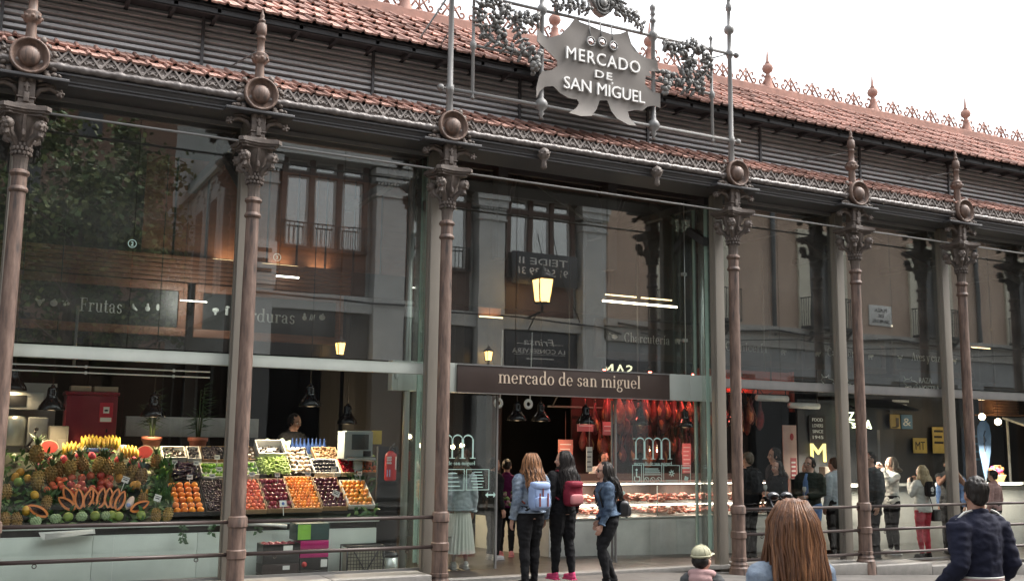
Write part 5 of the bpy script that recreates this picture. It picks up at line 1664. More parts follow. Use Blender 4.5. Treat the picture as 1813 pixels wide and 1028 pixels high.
c = crate(352, 402, 830, 857, CR_S, 'white crate of green limes left of the column'); fill_grid(c, M_LI, 'lime', 6, 3, .033, 'green lime in the white crate left of the column', 'lime', 'limes in their crate', jit=.4)
c = crate(404, 455, 828, 853, CR_S, 'white crate of green avocados right of the column'); fill_grid(c, M_LI, 'avocado', 6, 3, .032, 'green avocado in the white crate right of the column', 'avocado', 'avocados in their crate', jit=.4)
c = crate(457, 513, 820, 853, CR_B, 'black crate heaped with pale green beans'); fill_heap(c, 'green_beans', [fm('bean_green', (.30, .42, .10), (.22, .33, .07), .5, .3)], 420, .008, 'heap of pale green beans', 'beans', 7, .075)
c = crate(514, 556, 800, 850, CR_B, 'black crate of spot lit pale mushrooms')
M_MU = None
mb = MB(); mb.lathe([(.004, 1.0), (.5, .9), (.9, .5), (1.0, .12), (.85, 0), (.3, .02), (.28, -.5), (.22, -.6), (.002, -.6)], 12, (0, 0, 0)); M_MU = mb.mesh('mushroom', fm('mushroom_cap', (.74, .62, .48), (.6, .42, .33), .6))
fill_grid(c, M_MU, 'mushroom', 4, 6, .042, 'pale mushroom in the spot lit crate', 'mushroom', 'mushrooms in their crate', jit=.4, z=.06)
c = crate(557, 605, 822, 850, CR_S, 'white crate of black plums'); fill_grid(c, M_BP, 'black_plum', 7, 4, .032, 'black plum in the white crate above the dark plums', 'plum', 'black plums in their crate', jit=.2)
c = crate(607, 641, 818, 850, CR_K, 'cardboard crate of red cherries below the scale'); fill_heap(c, 'cherry_heap', [fm('cherry_skin', (.42, .02, .03), (.25, .012, .02), .2, .4)], 260, .015, 'heap of red cherries below the scale', 'cherries')
c = crate(643, 676, 826, 850, CR_K, 'cardboard tray of tomatoes at the right end'); fill_grid(c, M_TO, 'tomato', 4, 3, .034, 'red and orange tomato in the tray at the right end', 'tomato', 'tomatoes in their tray', jit=.4)
c = crate(352, 402, 797, 824, CR_W, 'wooden crate of black grapes below the second plant pot'); fill_heap(c, 'black_grapes', [fm('black_grape_skin', (.02, .014, .03), (.012, .01, .016), .25, .5)], 200, .02, 'heap of black grapes below the second plant pot', 'grapes')
c = crate(452, 503, 790, 818, CR_S, 'deep white tray holding dark mushrooms', .13, .014); fill_heap(c, 'dark_mushrooms', [fm('dark_mushroom', (.06, .045, .04), (.03, .025, .02), .7, .4)], 30, .02, 'few dark mushrooms in the deep white tray', 'mushrooms', 1.0, .03)
c = crate(279, 322, 800, 822, CR_S, 'white tray of dark produce above the aubergines', .09, .012); fill_heap(c, 'dark_produce', [fm('dark_mushroom', (.06, .045, .04), (.03, .025, .02), .7, .4)], 34, .02, 'dark produce in the white tray above the aubergines', 'produce')
c = crate(325, 349, 800, 824, CR_S, 'small white tray of black figs', .09, .012); fill_heap(c, 'fig_heap', [fm('fig_skin', (.025, .018, .028), (.015, .012, .016), .4, .4)], 22, .022, 'black figs in the small white tray', 'figs')
c = crate(557, 602, 797, 819, CR_W, 'wooden crate of brown nuts below the blue bottles'); fill_heap(c, 'brown_nuts', [fm('nut_shell', (.26, .16, .08), (.16, .09, .05), .7, .4)], 70, .018, 'heap of brown nuts in the crate at the back', 'nuts')
c = crate(404, 450, 797, 823, CR_W, 'wooden crate of white wrapped produce just right of the column'); fill_heap(c, 'wrapped_produce', [fm('white_wrap', (.7, .65, .6), (.5, .4, .35), .4, .3)], 40, .024, 'white wrapped produce in the crate just right of the column', 'produce')

# price cards
def price_card(px, py, lab, w=.075, h=.06, up=.13, tilt=0, emb=False):
    root = empty('price_card', F(px, py + 6, up), 0, lab, 'price card', 'white price cards on the fruit stall')
    root.rotation_euler = (R(-14), R(tilt), R(RND.uniform(-8, 8)))
    mb = MB(); mb.box(-w / 2, w / 2, -.002, .002, -h / 2, h / 2); mb.box(-.004, .004, .003, .007, -.16, h * .3)
    mb.build('card', PAPER, root)
    mb = MB()
    if emb:
        mb.ball((0, -.004, 0), (.022, .002, .022), 12, 6)
    else:
        for k, q in enumerate((.5, .34)):
            mb.box(-w * q, w * q * .8, -.0035, -.0022, h * (.18 - .32 * k), h * (.26 - .32 * k) + .006 * k)
    mb.build('price', mat('emblem_blue', (.06, .13, .4), .5) if emb else CARDINK, root)
for px, py, lab, kw in [(300, 829, 'price card in front of the white tray above the aubergines', {}), (339, 830, 'price card in front of the black figs', {}), (376, 819, 'price card on the black grapes', {}), (328, 857, 'price card between the aubergines and the oranges', {}),
                        (368, 855, 'price card between the limes and the small purple fruit', {}), (381, 842, 'price card in the middle of the limes', {}), (440, 852, 'price card in front of the avocados', {}), (486, 853, 'price card in front of the green beans', {}),
                        (497, 907, 'card with a round blue emblem on the red plums', dict(emb=True, w=.1, h=.085)), (542, 852, 'price card at the foot of the lit mushrooms', {}), (590, 841, 'price card on the black plums', {}), (638, 851, 'price card between the cherries and the tomatoes', {}),
                        (594, 890, 'crumpled white paper on the dark plums', dict(w=.11, h=.08, tilt=25)), (214, 861, 'tilted white card between the pomegranates and the mangoes', dict(tilt=20, w=.09, h=.08)), (272, 894, 'tilted white card by the leafy stalks left of the oranges', dict(tilt=18, w=.09, h=.09)), (472, 810, 'small card in the deep white tray', {})]:
    price_card(px, py, lab, **kw)

# banana-leaf stalks between pyramid and oranges, trailing plants under the lip
mb = MB(); rr = random.Random(5)
for k in range(46):
    p = F(rr.uniform(272, 298), rr.uniform(835, 905), .03); d = Vector((rr.uniform(-.5, .5), rr.uniform(-.5, 0), 1)).normalized(); L = rr.uniform(.1, .22); e = Vector((1, .2, 0)).normalized() * .016
    mb.add([p - e * .4, p + e * .4, p + d * L * .6 + e, p + d * L, p + d * L * .6 - e], [(0, 1, 2, 4), (4, 2, 3)])
tag(mb.build('leafy_stalks', LEAFM), 'bundle of tall green leafy stalks between the pyramid and the oranges', 'leaves')
for x, y0, z, lab in ((2.6, 1.13, .74, 'trailing green leaves hanging under the oranges'), (3.55, 1.13, .74, 'trailing green leaves hanging by the green carton'), (2.95, 1.13, .74, 'trailing green leaves under the small purple fruit')):
    mb = MB(); rr = random.Random(int(x * 100))
    pts = [Vector((x + rr.uniform(-.02, .02), y0, z - .05 * k)) for k in range(5 if x < 2.8 else 3)]
    mb.tube(pts, .004, 5)
    for p in pts:
        for s in (-1, 1):
            d = Vector((s * .6, -.25, rr.uniform(-.9, .2))).normalized(); e = d.cross(Vector((0, -1, 0))).normalized(); L = rr.uniform(.05, .085)
            mb.add([p, p + d * L * .45 + e * .025, p + d * L + Vector((0, -.01, -.01)), p + d * L * .45 - e * .025], [(0, 1, 2, 3)])
    tag(mb.build('trailing_plant', mat('ivy_leaf', (.035, .10, .03), .4)), lab, 'plant', 'trailing plants under the counter lip')
# folded paper hanging out of the counter gap
mb = MB()
P = [(.93, .70), (1.55, .725), (1.56, .67), (1.25, .66), (1.0, .61), (.96, .64)]
mb.prism(P, 1.10, 1.15)
for k in range(5): mb.tube([(1.0, 1.098, .62 + .016 * k), (1.53, 1.098, .68 + .008 * k)], .006, 5)
tag(mb.build('folded_paper', PAPER), 'folded white paper sticking out under the counter lip below the pyramid', 'paper')

# behind the display
def plant_pot(x, y, z, lab, seed):
    root = empty('potted_palm', (x, y, z), 0, lab, 'potted plant', 'potted palms behind the fruit')
    mb = MB(); mb.lathe([(.085, 0), (.125, .17), (.14, .172), (.145, .225), (.13, .23), (.12, .2), (.01, .19)], 20); mb.build('pot', mat('terracotta_pot', (.27, .085, .055), .6, col2=(.2, .06, .04)), root)
    mb = MB(); rr = random.Random(seed)
    for k in range(9):
        a = rr.uniform(0, 6.28); H = rr.uniform(.5, .95); top = Vector((.06 * math.cos(a), .06 * math.sin(a), H))
        mb.tube([(.02 * math.cos(a), .02 * math.sin(a), .18), top], [.01, .006], 5)
        for j in range(9):
            b = a + rr.uniform(-1, 1); p = top + Vector((0, 0, rr.uniform(-.25, .05))); d = Vector((math.cos(b), math.sin(b), rr.uniform(-.5, .7))).normalized(); e = d.orthogonal().normalized() * .008; L = rr.uniform(.12, .26)
            mb.add([p - e, p + e, p + d * L], [(0, 1, 2)])
    mb.build('foliage', mat('palm_leaf', (.05, .09, .035), .5, island=.4), root)
plant_pot(2.42, 2.84, 1.62, 'potted palm in a terracotta pot left of the first inner post', 1); plant_pot(3.06, 2.84, 1.62, 'potted palm in a terracotta pot above the black grapes', 2)
mb = MB(); mb.lathe([(.055, 0), (.057, .005), (.057, .125), (.05, .13), (.02, .128), (.02, .1)], 20, (2.03, 2.84, 1.602)); tag(mb.build('paper_roll', PAPER), 'white paper roll standing right of the top bananas', 'paper roll')
rc = empty('red_cabinet', (1.64, 3.4, 0), 0, 'dark red cabinet with a camera notice behind the bananas', 'cabinet')
RED = mat('dark_red_enamel', (.20, .016, .03), .35, col2=(.16, .012, .024))
mb = MB(); mb.cbox(-.34, .34, -.2, .25, 1.0, 2.42, .01); mb.cbox(-.36, .36, -.215, .26, 2.42, 2.47, .006); mb.box(-.34, .34, -.19, .25, 0, .99); mb.build('body', RED, rc)
mb = MB(); mb.cbox(.1, .28, -.212, -.203, 2.04, 2.32, .002); mb.build('notice', mat('notice_red', (.55, .03, .06), .5), rc)
mb = MB(); mb.box(.115, .265, -.2155, -.2135, 2.05, 2.11); mb.box(.15, .23, -.2155, -.2135, 2.17, 2.26); mb.build('notice_panel', PAPER, rc)
mb = MB(); mb.ball((.19, -.217, 2.21), (.028, .003, .014), 10, 6); mb.box(.2, .22, -.22, -.203, 1.9, 1.95); mb.build('lock', BLK, rc)
for x0, x1, lab in ((1.35, 1.62, 'flat pale carton on top of the red cabinet'), (1.66, 1.98, 'flat brown carton on top of the red cabinet')):
    mb = MB(); mb.cbox(x0, x1, 3.25, 3.55, 2.475, 2.55, .004); tag(mb.build('flat_carton', CR_K), lab, 'carton', 'cartons on the red cabinet')
mb = MB(); mb.box(-2, 1.22, 3.95, 4.0, 0, 2.6); mb.box(-2, 1.28, 3.0, 3.95, .0, 1.5); tag(mb.build('kitchen_unit', mat('kitchen_pale', (.42, .41, .37), .5, col2=(.34, .33, .3))), 'pale kitchen wall and worktop behind the left end of the pyramid', 'kitchen unit')
o = empty('microwave', (.72, 3.6, 2.2), 0, 'grey microwave mounted high behind the left end of the fruit', 'microwave')
mb = MB(); mb.cbox(-.3, .3, -.2, .3, 0, .24, .01); mb.build('case', mat('grey_appliance', (.4, .41, .4), .4), o)
mb = MB(); mb.cbox(-.27, .08, -.21, -.2, .04, .2, .004); mb.build('door_glass', BLK_GLOSS, o)
o = empty('steel_drum', (.68, 3.5, 1.5), 0, 'grey steel drum dispenser under the microwave', 'dispenser')
mb = MB(); mb.lathe([(.13, .2), (.15, .22), (.15, .55), (.13, .6), (.05, .62)], 20); mb.build('drum', INOX, o)
mb = MB(); mb.cbox(.16, .42, -.14, .1, .2, .6, .02); mb.build('side_box', mat('grey_appliance', (.4, .41, .4), .4), o)
o = empty('citrus_press', (.86, 3.1, 1.5), 0, 'black citrus press with a raised lever on the worktop', 'press')
mb = MB(); mb.cbox(-.09, .09, -.08, .08, 0, .03, .008); mb.tube([(0, .05, .03), (0, .05, .22)], .025, 8); mb.lathe([(.01, .1), (.06, .16), (.065, .2)], 12); mb.tube([(-.02, 0, .2), (.03, -.02, .27), (.07, -.03, .42)], .016, 7); mb.ball((.075, -.03, .43), .028, 8, 6); mb.tube([(-.06, 0, .03), (-.02, .03, .2)], .015, 6); mb.build('press', BLK_GLOSS, o)
o = empty('cocktail_shaker', (1.02, 3.1, 1.5), 0, 'steel flask standing beside the black citrus press', 'flask')
mb = MB(); mb.lathe([(.035, 0), (.04, .02), (.04, .2), (.025, .25), (.025, .3), (.01, .32)], 14); mb.build('flask', INOX, o)
mb = MB(); mb.cbox(1.1, 1.34, 3.0, 3.3, 1.505, 1.98, .01); mb.cbox(1.2, 1.32, 2.985, 3.0, 1.55, 1.8, .004); tag(mb.build('beige_appliance', mat('beige_appliance', (.26, .24, .2), .5)), 'tall beige appliance left of the red cabinet', 'appliance')
mb = MB(); mb.cbox(2.2, 4.2, 3.9, 4.0, 1.85, 2.15, .01); tag(mb.build('steel_hood', mat('grey_appliance', (.4, .41, .4), .4)), 'pale horizontal panel behind the potted palms', 'panel')
# the scale
o = empty('shop_scale', (5.22, 2.0, 1.5), 0, 'grey shop scale with a screen standing above the cherries', 'scale')
GSC = mat('scale_grey', (.33, .38, .38), .4, col2=(.28, .33, .33))
mb = MB(); mb.cbox(-.22, .2, -.02, .14, .09, .47, .015); mb.cbox(-.24, -.2, -.02, .3, .06, .46, .01); mb.box(-.06, .06, .02, .1, -.7, .08); mb.cbox(-.2, .24, -.06, .25, .04, .085, .01); mb.build('housing', GSC, o)
mb = MB(); mb.cbox(-.13, .13, -.028, -.02, .2, .42, .004); mb.build('screen', mat('scale_screen', (.06, .075, .08), .2), o)
mb = MB(); mb.cbox(.05, .17, -.03, -.021, .1, .18, .003); mb.build('keypad', BLK, o)
mb = MB(); mb.cbox(5.45, 5.6, 2.1, 2.14, 1.78, 1.98, .004); tag(mb.build('yellow_notice', mat('yellow_card', (.68, .5, .08), .6)), 'yellow card standing behind the right of the scale', 'card')
# fire extinguisher
o = empty('fire_extinguisher', (5.455, 1.34, 1.27), 0, 'red fire extinguisher with white labels hung on a dark stand by the steel pole', 'fire extinguisher')
mb = MB(); mb.lathe([(.07, 0), (.082, .015), (.085, .03), (.085, .33), (.075, .375), (.04, .41), (.025, .42)], 20); mb.build('cylinder', mat('extinguisher_red', (.5, .02, .025), .3, col2=(.42, .016, .02)), o)
mb = MB(); mb.lathe([(.028, .415), (.03, .44), (.02, .45)], 10); mb.tube([(-.02, 0, .44), (.06, 0, .48)], .01, 6); mb.tube([(-.02, 0, .46), (.05, -.01, .52)], .009, 6); mb.tube([(.02, -.02, .44), (.1, -.02, .38), (.105, -.02, .12)], .011, 7); mb.build('valve', BLK_GLOSS, o)
mb = MB()
for k in range(5):
    for j in range(7):
        a = R(-150 + j * 7); b = R(-144 + j * 7); z = .34 - .022 * k - .012 * (j % 2 == 0 and k == 3)
        mb.quad((.0865 * math.cos(a), .0865 * math.sin(a), z), (.0865 * math.cos(b), .0865 * math.sin(b), z), (.0865 * math.cos(b), .0865 * math.sin(b), z - .014), (.0865 * math.cos(a), .0865 * math.sin(a), z - .014))
for (a0, a1, z0, z1) in ((-60, -40, .16, .34),):
    mb.quad(*[(.0868 * math.cos(R(a)), .0868 * math.sin(R(a)), z) for a, z in ((a0, z0), (a1, z0), (a1, z1), (a0, z1))])
mb.build('white_label', PAPER, o)
mb = MB(); mb.quad(*[(.0868 * math.cos(R(a)), .0868 * math.sin(R(a)), z) for a, z in ((-145, .06), (-112, .06), (-112, .16), (-145, .16))]); mb.build('blue_label', mat('label_blue', (.12, .25, .62), .4, col2=(.7, .75, .85), scale=60), o)
mb = MB(); mb.cbox(5.3, 5.62, 1.44, 1.5, 0, 1.75, .006); mb.box(5.32, 5.6, 1.42, 1.439, 1.22, 1.26); tag(mb.build('extinguisher_stand', BLK), 'dark upright stand behind the red fire extinguisher', 'stand')

# cartons stacked in front of the counter
def carton(x0, x1, y0, y1, z0, z1, m, lab, strip=None, text=None, tcol=None, label=True, dot=None):
    root = empty('fruit_carton', ((x0 + x1) / 2, (y0 + y1) / 2, z0), 0, lab, 'carton', 'cartons stacked in front of the counter')
    w, d, h = (x1 - x0) / 2, (y1 - y0) / 2, z1 - z0
    mb = MB(); mb.cbox(-w, w, -d, d, .002, h - .002, .004); mb.build('box', m, root)
    if strip:
        mb = MB(); mb.box(-w + .02, -w + .19, -d - .004, -d - .001, .012, h - .012); mb.build('green_panel', strip, root)
    if text:
        mb = MB(); text_mb(mb, text[0], text[1], -d - .006, text[2], text[3], w=text[4], depth=.003); mb.build('lettering', tcol, root)
    if dot:
        mb = MB(); mb.lathe([(.036, 0), (.036, .003)], 16, M=Matrix.Translation((-w + .06, -d - .001, h * .5)) @ Matrix.Rotation(R(90), 4, 'X')); mb.build('red_disc', mat('carton_red', (.55, .03, .03), .5), root)
        mb = MB(); mb.box(w - .1, w - .015, -d - .004, -d - .001, h * .25, h * .85); mb.build('white_label', PAPER, root)
    return root
GRN = mat('carton_green', (.012, .05, .045), .5); LGR = mat('carton_lime', (.25, .55, .06), .5); MAG = mat('carton_magenta', (.45, .012, .15), .5); BKC = mat('carton_black', (.014, .013, .014), .45); BRN = mat('carton_dark_brown', (.035, .022, .02), .6)
YEL = mat('carton_yellow_print', (.6, .42, .1), .6); WHP = mat('carton_white_print', (.7, .7, .7), .6)
carton(3.94, 4.38, .7, 1.02, .545, .76, GRN, 'dark green carton with a lime green panel on top of the stack', LGR)
carton(4.0, 4.38, .7, 1.02, .435, .543, MAG, 'upper magenta carton in the stack'); carton(4.0, 4.38, .7, 1.02, .325, .433, MAG, 'lower magenta carton in the stack')
carton(4.0, 4.38, .7, 1.02, .165, .323, BKC, 'upper black carton with a red disc and a white label', None, None, None, dot=True); carton(4.0, 4.38, .7, 1.02, .003, .163, BKC, 'bottom black carton with a red disc and a white label', None, None, None, dot=True)
oc = empty('open_carton', (3.76, .86, .40), 0, 'open black carton of red fruit on top of the left stack', 'carton')
mb = MB()
for (a, b, c_, d) in ((-.24, .24, -.16, -.15), (-.24, .24, .15, .16), (-.24, -.23, -.149, .149), (.23, .24, -.149, .149)): mb.box(a, b, c_, d, 0, .11)
mb.box(-.229, .229, -.149, .149, 0, .01); mb.build('box', BKC, oc)
mb = MB(); mb.box(.02, .14, -.164, -.161, .03, .09); mb.build('white_label', PAPER, oc)
for k in range(10): place(M_PL, 'plum', (3.58 + .085 * (k % 5), .8 + .12 * (k // 5), .49), (0, 0, k), 'red fruit lying in the open carton of the left stack', 'plum', 'fruit in the open carton', .042)
for k in range(3): carton(3.52, 4.0 - .01, .7, 1.02, .003 + .132 * k, .003 + .132 * k + .13, BRN if k % 2 else BKC, ('lowest', 'middle', 'third')[k] + ' plain dark carton of the left stack under the open carton')
mb = MB(); mb.box(3.78, 3.87, .694, .6985, .19, .24); tag(mb.build('white_sticker', PAPER), 'white sticker on the middle dark carton of the left stack', 'sticker')
mb = MB(); mb.tube([(3.42, 1.12, .745), (3.7, 1.1, .72), (3.92, 1.08, .70)], [.03, .02, .025], 7); tag(mb.build('paper_bundle', PAPER), 'crumpled white paper on the counter lip above the left carton stack', 'paper')
# shopping basket trolley and bin
o = empty('basket_trolley', (4.93, .92, 0), 0, 'black wire basket trolley with a cream front beside the cartons', 'trolley')
mb = MB()
for k in range(13):
    x = -.25 + .5 * k / 12; mb.tube([(x, -.12, .03), (x, -.12, .43)], .0045, 5)
for k in range(10):
    z = .03 + .4 * k / 9; mb.tube([(-.25, -.122, z), (.25, -.122, z)], .0045, 5)
mb.tube([(-.26, -.12, .435), (.26, -.12, .435), (.26, .15, .435), (-.26, .15, .435), (-.26, -.12, .435)], .014, 7)
for s in (-1, 1):
    mb.tube([(s * .26, -.12, .02), (s * .26, -.12, .43)], .01, 6); mb.tube([(s * .26, .15, .02), (s * .26, .15, .43)], .01, 6); mb.tube([(s * .2, -.13, .42), (0, -.132, .1)], .008, 6)
mb.build('wire_frame', BLK, o)
mb = MB(); mb.cbox(-.24, .24, -.105, .14, .025, .40, .01); mb.build('cream_liner', mat('cream_plastic', (.6, .57, .42), .5), o)
o = empty('steel_bin', (5.33, .95, 0), 0, 'small steel bin with a dark lid beside the basket trolley', 'bin')
mb = MB(); mb.lathe([(.1, .002), (.11, .01), (.115, .27)], 20); mb.build('body', INOX, o)
mb = MB(); mb.lathe([(.118, .27), (.12, .3), (.1, .33), (.03, .345)], 20); mb.build('lid', BLK, o)

# stall fascias with lettering
def stall_fascia(name, x0, x1, z0, z1, y, text, tx, tz, tw, xh, icons, lab, m=WOOD_F):
    root = empty(name, ((x0 + x1) / 2, y, (z0 + z1) / 2), 0, lab, 'stall sign', 'stall signs under the market roof')
    cx, cz = (x0 + x1) / 2, (z0 + z1) / 2
    mb = MB(); w, h = (x1 - x0) / 2, (z1 - z0) / 2; t = .13
    mb.cbox(-w, w, -.03, .05, h - t, h, .008); mb.cbox(-w, w, -.03, .05, -h, -h + t, .008); mb.cbox(-w, -w + t, -.03, .05, -h + t, h - t, .008); mb.cbox(w - t, w, -.03, .05, -h + t, h - t, .008)
    mb.build('frame', m, root)
    mb = MB(); mb.box(-w + t, w - t, .0, .03, -h + t, h - t); mb.build('board', mat('black_board', (.016, .019, .02), .35), root)
    mb = MB(); serif_mb(mb, text, tx - cx, -.012, tz - cz, tw, xh, depth=.008); mb.build('lettering', CHALK, root)
    mb = MB()
    for (kind, x, z) in icons:
        x -= cx; z -= cz; y0 = -.006
        if kind == 'round': mb.ball((x, y0, z), (.055, .006, .05), 12, 6); mb.ball((x + .01, y0, z + .055), (.02, .006, .012), 8, 4)
        if kind == 'grape':
            for (a, b) in ((-.03, .03), (0, .03), (.03, .03), (-.015, 0), (.015, 0), (0, -.03), (.05, .05), (-.05, .05)): mb.ball((x + a, y0, z + b), (.02, .006, .02), 8, 4)
        if kind == 'cherry': mb.ball((x - .02, y0, z - .02), (.024, .006, .024), 8, 4); mb.ball((x + .03, y0, z - .005), (.024, .006, .024), 8, 4); mb.ball((x - .05, y0, z + .03), (.018, .006, .01), 8, 4); mb.tube([(x - .02, y0, z), (x + .01, y0, z + .05), (x + .03, y0, z + .01)], .006, 5)
        if kind == 'pear': mb.ball((x, y0, z - .02), (.038, .006, .04), 10, 6); mb.ball((x, y0, z + .03), (.02, .006, .035), 8, 5)
        if kind == 'crescent': mb.tube([(x - .04, y0, z + .05), (x - .03, y0, z - .01), (x + .03, y0, z - .05)], [.012, .03, .014], 7)
        if kind == 'oval': mb.ball((x, y0, z), (.03, .006, .055), 10, 6)
        if kind == 'stalk': mb.box(x - .025, x + .02, y0, y0 + .006, z - .07, z + .04); mb.ball((x + .01, y0, z + .06), (.035, .006, .02), 8, 4)
        if kind == 'mushroom': mb.ball((x, y0, z + .02), (.055, .006, .04), 10, 6); mb.box(x - .016, x + .016, y0 - .001, y0 + .006, z - .06, z + .02)
        if kind == 'sticks':
            for s in (-1, 0, 1): mb.tube([(x + s * .03 - .01, y0, z - .05), (x + s * .03 + .012, y0, z + .05)], .009, 5)
        if kind == 'pig': mb.ball((x, y0, z), (.07, .006, .04), 12, 6); mb.ball((x + .075, y0, z + .012), (.028, .006, .025), 8, 5); [mb.box(x + q - .008, x + q + .008, y0, y0 + .006, z - .07, z - .02) for q in (-.05, -.02, .03, .05)]
        if kind == 'bird': mb.ball((x, y0, z), (.05, .006, .035), 10, 6); mb.ball((x + .05, y0, z + .045), (.02, .006, .02), 8, 5); mb.tube([(x - .04, y0, z), (x - .09, y0, z + .05)], [.02, .01], 5); mb.tube([(x, y0, z - .03), (x, y0, z - .08)], .006, 5)
        if kind == 'ham': mb.ball((x, y0, z), (.075, .006, .045), 12, 6, M=None); mb.tube([(x - .05, y0, z + .02), (x - .12, y0, z + .06)], .012, 5)
    mb.build('icon', CHALK, root)
    return root
stall_fascia('stall_sign', .5, 3.0, 3.4, 4.24, 4.0, 'Frutas', 1.44, 3.7, .62, .135, [('grape', .9, 3.78), ('round', 1.09, 3.79), ('cherry', 1.26, 3.8), ('crescent', 2.24, 3.81), ('pear', 2.42, 3.82), ('oval', 2.57, 3.83)], 'wooden framed black sign lettered Frutas over the pineapple pyramid')
stall_fascia('stall_sign', 3.12, 5.56, 3.4, 4.24, 4.0, 'Verduras', 3.70, 3.71, 1.05, .135, [('mushroom', 3.45, 3.83), ('stalk', 3.63, 3.85), ('pear', 4.9, 3.84), ('sticks', 5.03, 3.84), ('round', 5.2, 3.85)], 'wooden framed black sign lettered Verduras over the peach crates')
DKW = mat('dark_stall_wood', (.05, .028, .02), .5, col2=(.03, .018, .013), stretch=(.5, 1, 6))
stall_fascia('stall_sign', 10.6, 13.1, 3.45, 4.2, 4.05, 'Charcutería', 11.26, 3.78, 1.1, .12, [('ham', 11.04, 3.87), ('pig', 12.54, 3.88)], 'dark sign lettered Charcutería behind the entrance glass', DKW)
stall_fascia('stall_sign', 13.2, 15.8, 3.45, 4.2, 4.05, 'Carnicería', 13.75, 3.75, 1.12, .12, [('pig', 13.45, 3.8), ('pig', 15.3, 3.8)], 'dark sign lettered Carnicería right of the entrance', DKW)
stall_fascia('stall_sign', 15.9, 18.3, 3.45, 4.2, 4.05, 'Casquería', 16.55, 3.77, 1.0, .12, [('pig', 16.27, 3.81), ('pig', 17.85, 3.83)], 'dark sign lettered Casquería behind the first finial topped column', DKW)
stall_fascia('stall_sign', 18.5, 21.2, 3.45, 4.2, 4.05, 'Aves y caza', 19.15, 3.8, 1.05, .12, [('bird', 18.8, 3.83), ('bird', 20.6, 3.85)], 'dark sign lettered Aves y caza near the right edge', DKW)
mb = MB()
for k in range(6):
    mb.cbox(-3, 5.7, 4.05, 4.12, 4.27 + k * .07, 4.33 + k * .07, .006)
tag(mb.build('slatted_panel', WOOD_F), 'panel of horizontal wooden slats above the Frutas and Verduras signs', 'panel')
mb = MB()
for k in range(10):
    x = 2.3 + k * .5; mb.box(x, x + .46, 4.2, 4.24, 4.7, 6.3)
tag(mb.build('uplit_boards', WOOD_F), 'upright wooden boards lit from below above the Verduras sign', 'panel')
# ================================================================ lamps inside the market
WARM = (1.0, .72, .42)
E_WARM = mat('warm_lamp', (.9, .8, .6), .5, emit=(1.0, .66, .34), estr=1.8)
E_WHITE = mat('white_lamp', (.9, .9, .88), .5, emit=(1.0, .93, .82), estr=5.0)
E_BULB = mat('bare_bulb', (.9, .8, .6), .5, emit=(1.0, .7, .4), estr=14.0)
def light(name, kind, loc, energy, col, size=.2, parent=None, rot=None, spot=None):
    d = bpy.data.lights.new(name, kind); d.energy = energy; d.color = col
    if kind == 'AREA': d.size = size
    elif kind == 'SPOT': d.shadow_soft_size = size; d.spot_size = R(spot); d.spot_blend = .6
    else: d.shadow_soft_size = size
    o = bpy.data.objects.new(name, d); COL.objects.link(o); o.location = loc
    if rot: o.rotation_euler = rot
    if parent is not None: o.parent = parent
    return o
def bell_lamp(x, y, z, lab, energy, lit=True, col=WARM):
    root = empty('bell_lamp', (x, y, z), 0, lab, 'pendant lamp', 'black bell shaped pendant lamps')
    mb = MB(); mb.lathe([(.17, 0), (.172, .012), (.155, .06), (.12, .11), (.085, .15), (.07, .19), (.066, .27), (.055, .3), (.03, .31), (.02, .34)], 24, cap=False); mb.lathe([(.16, .008), (.145, .06), (.11, .11), (.07, .16), (.02, .18)], 24, cap=False)
    mb.build('shade', BLK_GLOSS, root)
    mb = MB(); mb.tube([(0, 0, .33), (0, 0, 5.9 - z)], .007, 6); mb.build('cord', BLK, root)
    mb = MB(); mb.ball((0, 0, .075), .04, 12, 8); mb.build('bulb', E_BULB if lit else PAPER, root)
    if energy: light('lamp_light', 'SPOT', (0, 0, .03), energy, col, .06, root, (0, 0, 0), 150)
    return root
bell_lamp(1.06, 2.45, 2.18, 'black bell lamp hanging in front of the red cabinet left of the bananas', 30)
bell_lamp(2.36, 2.45, 2.12, 'black bell lamp hanging in front of the first potted palm', 36)
bell_lamp(.62, 3.3, 2.46, 'small dark bell lamp hanging far left near the microwave', 10)
bell_lamp(4.55, 2.35, 2.32, 'black bell lamp hanging over the mushrooms crate', 105, col=(1, .8, .55))
bell_lamp(5.7, 4.0, 2.1, 'black bell lamp hanging behind the scale', 8)
bell_lamp(8.37, 3.0, 2.2, 'black bell lamp hanging just inside the left of the doorway', 14)
bell_lamp(8.95, 3.2, 2.2, 'black bell lamp hanging inside the middle of the doorway', 16)
bell_lamp(9.62, 2.8, 2.16, 'black bell lamp hanging inside the right of the doorway', 9, col=(1, .5, .38))
bell_lamp(10.76, 2.8, 2.16, 'black bell lamp hanging over the right door logo', 11, col=(1, .5, .38))
bell_lamp(11.75, 2.8, 2.14, 'black bell lamp hanging over the meat case behind the steel pole', 11, col=(1, .5, .38))
bell_lamp(12.95, 2.9, 2.2, 'black bell lamp hanging among the hams right of the entrance column', 8, col=(1, .45, .32))
def led_bar(x0, x1, y, z, lab, m=E_WHITE, r=.018, dz=0.0, group='linear lights inside the market', hang=True, energy=0):
    root = empty('linear_light', ((x0 + x1) / 2, y, z), 0, lab, 'linear light', group)
    h = (x1 - x0) / 2
    mb = MB(); mb.box(-h, h, -r, r, r * .9, r * 2); 
    if hang:
        for s in (-1, 1): mb.tube([(s * h * .8, 0, r * 2), (s * h * .8, 0, 6.4 - z if z > 4.9 else 5.7 - z)], .004, 4)
    mb.build('housing', BLK, root)
    mb = MB(); mb.tube([(-h, 0, -dz), (h, 0, dz)], r * .9, 8); mb.build('tube', m, root)
    if energy: light('linear_glow', 'AREA', (0, -.05, .05), energy, (1, .68, .4), .35, root, (R(180 - 25), 0, 0))
    return root
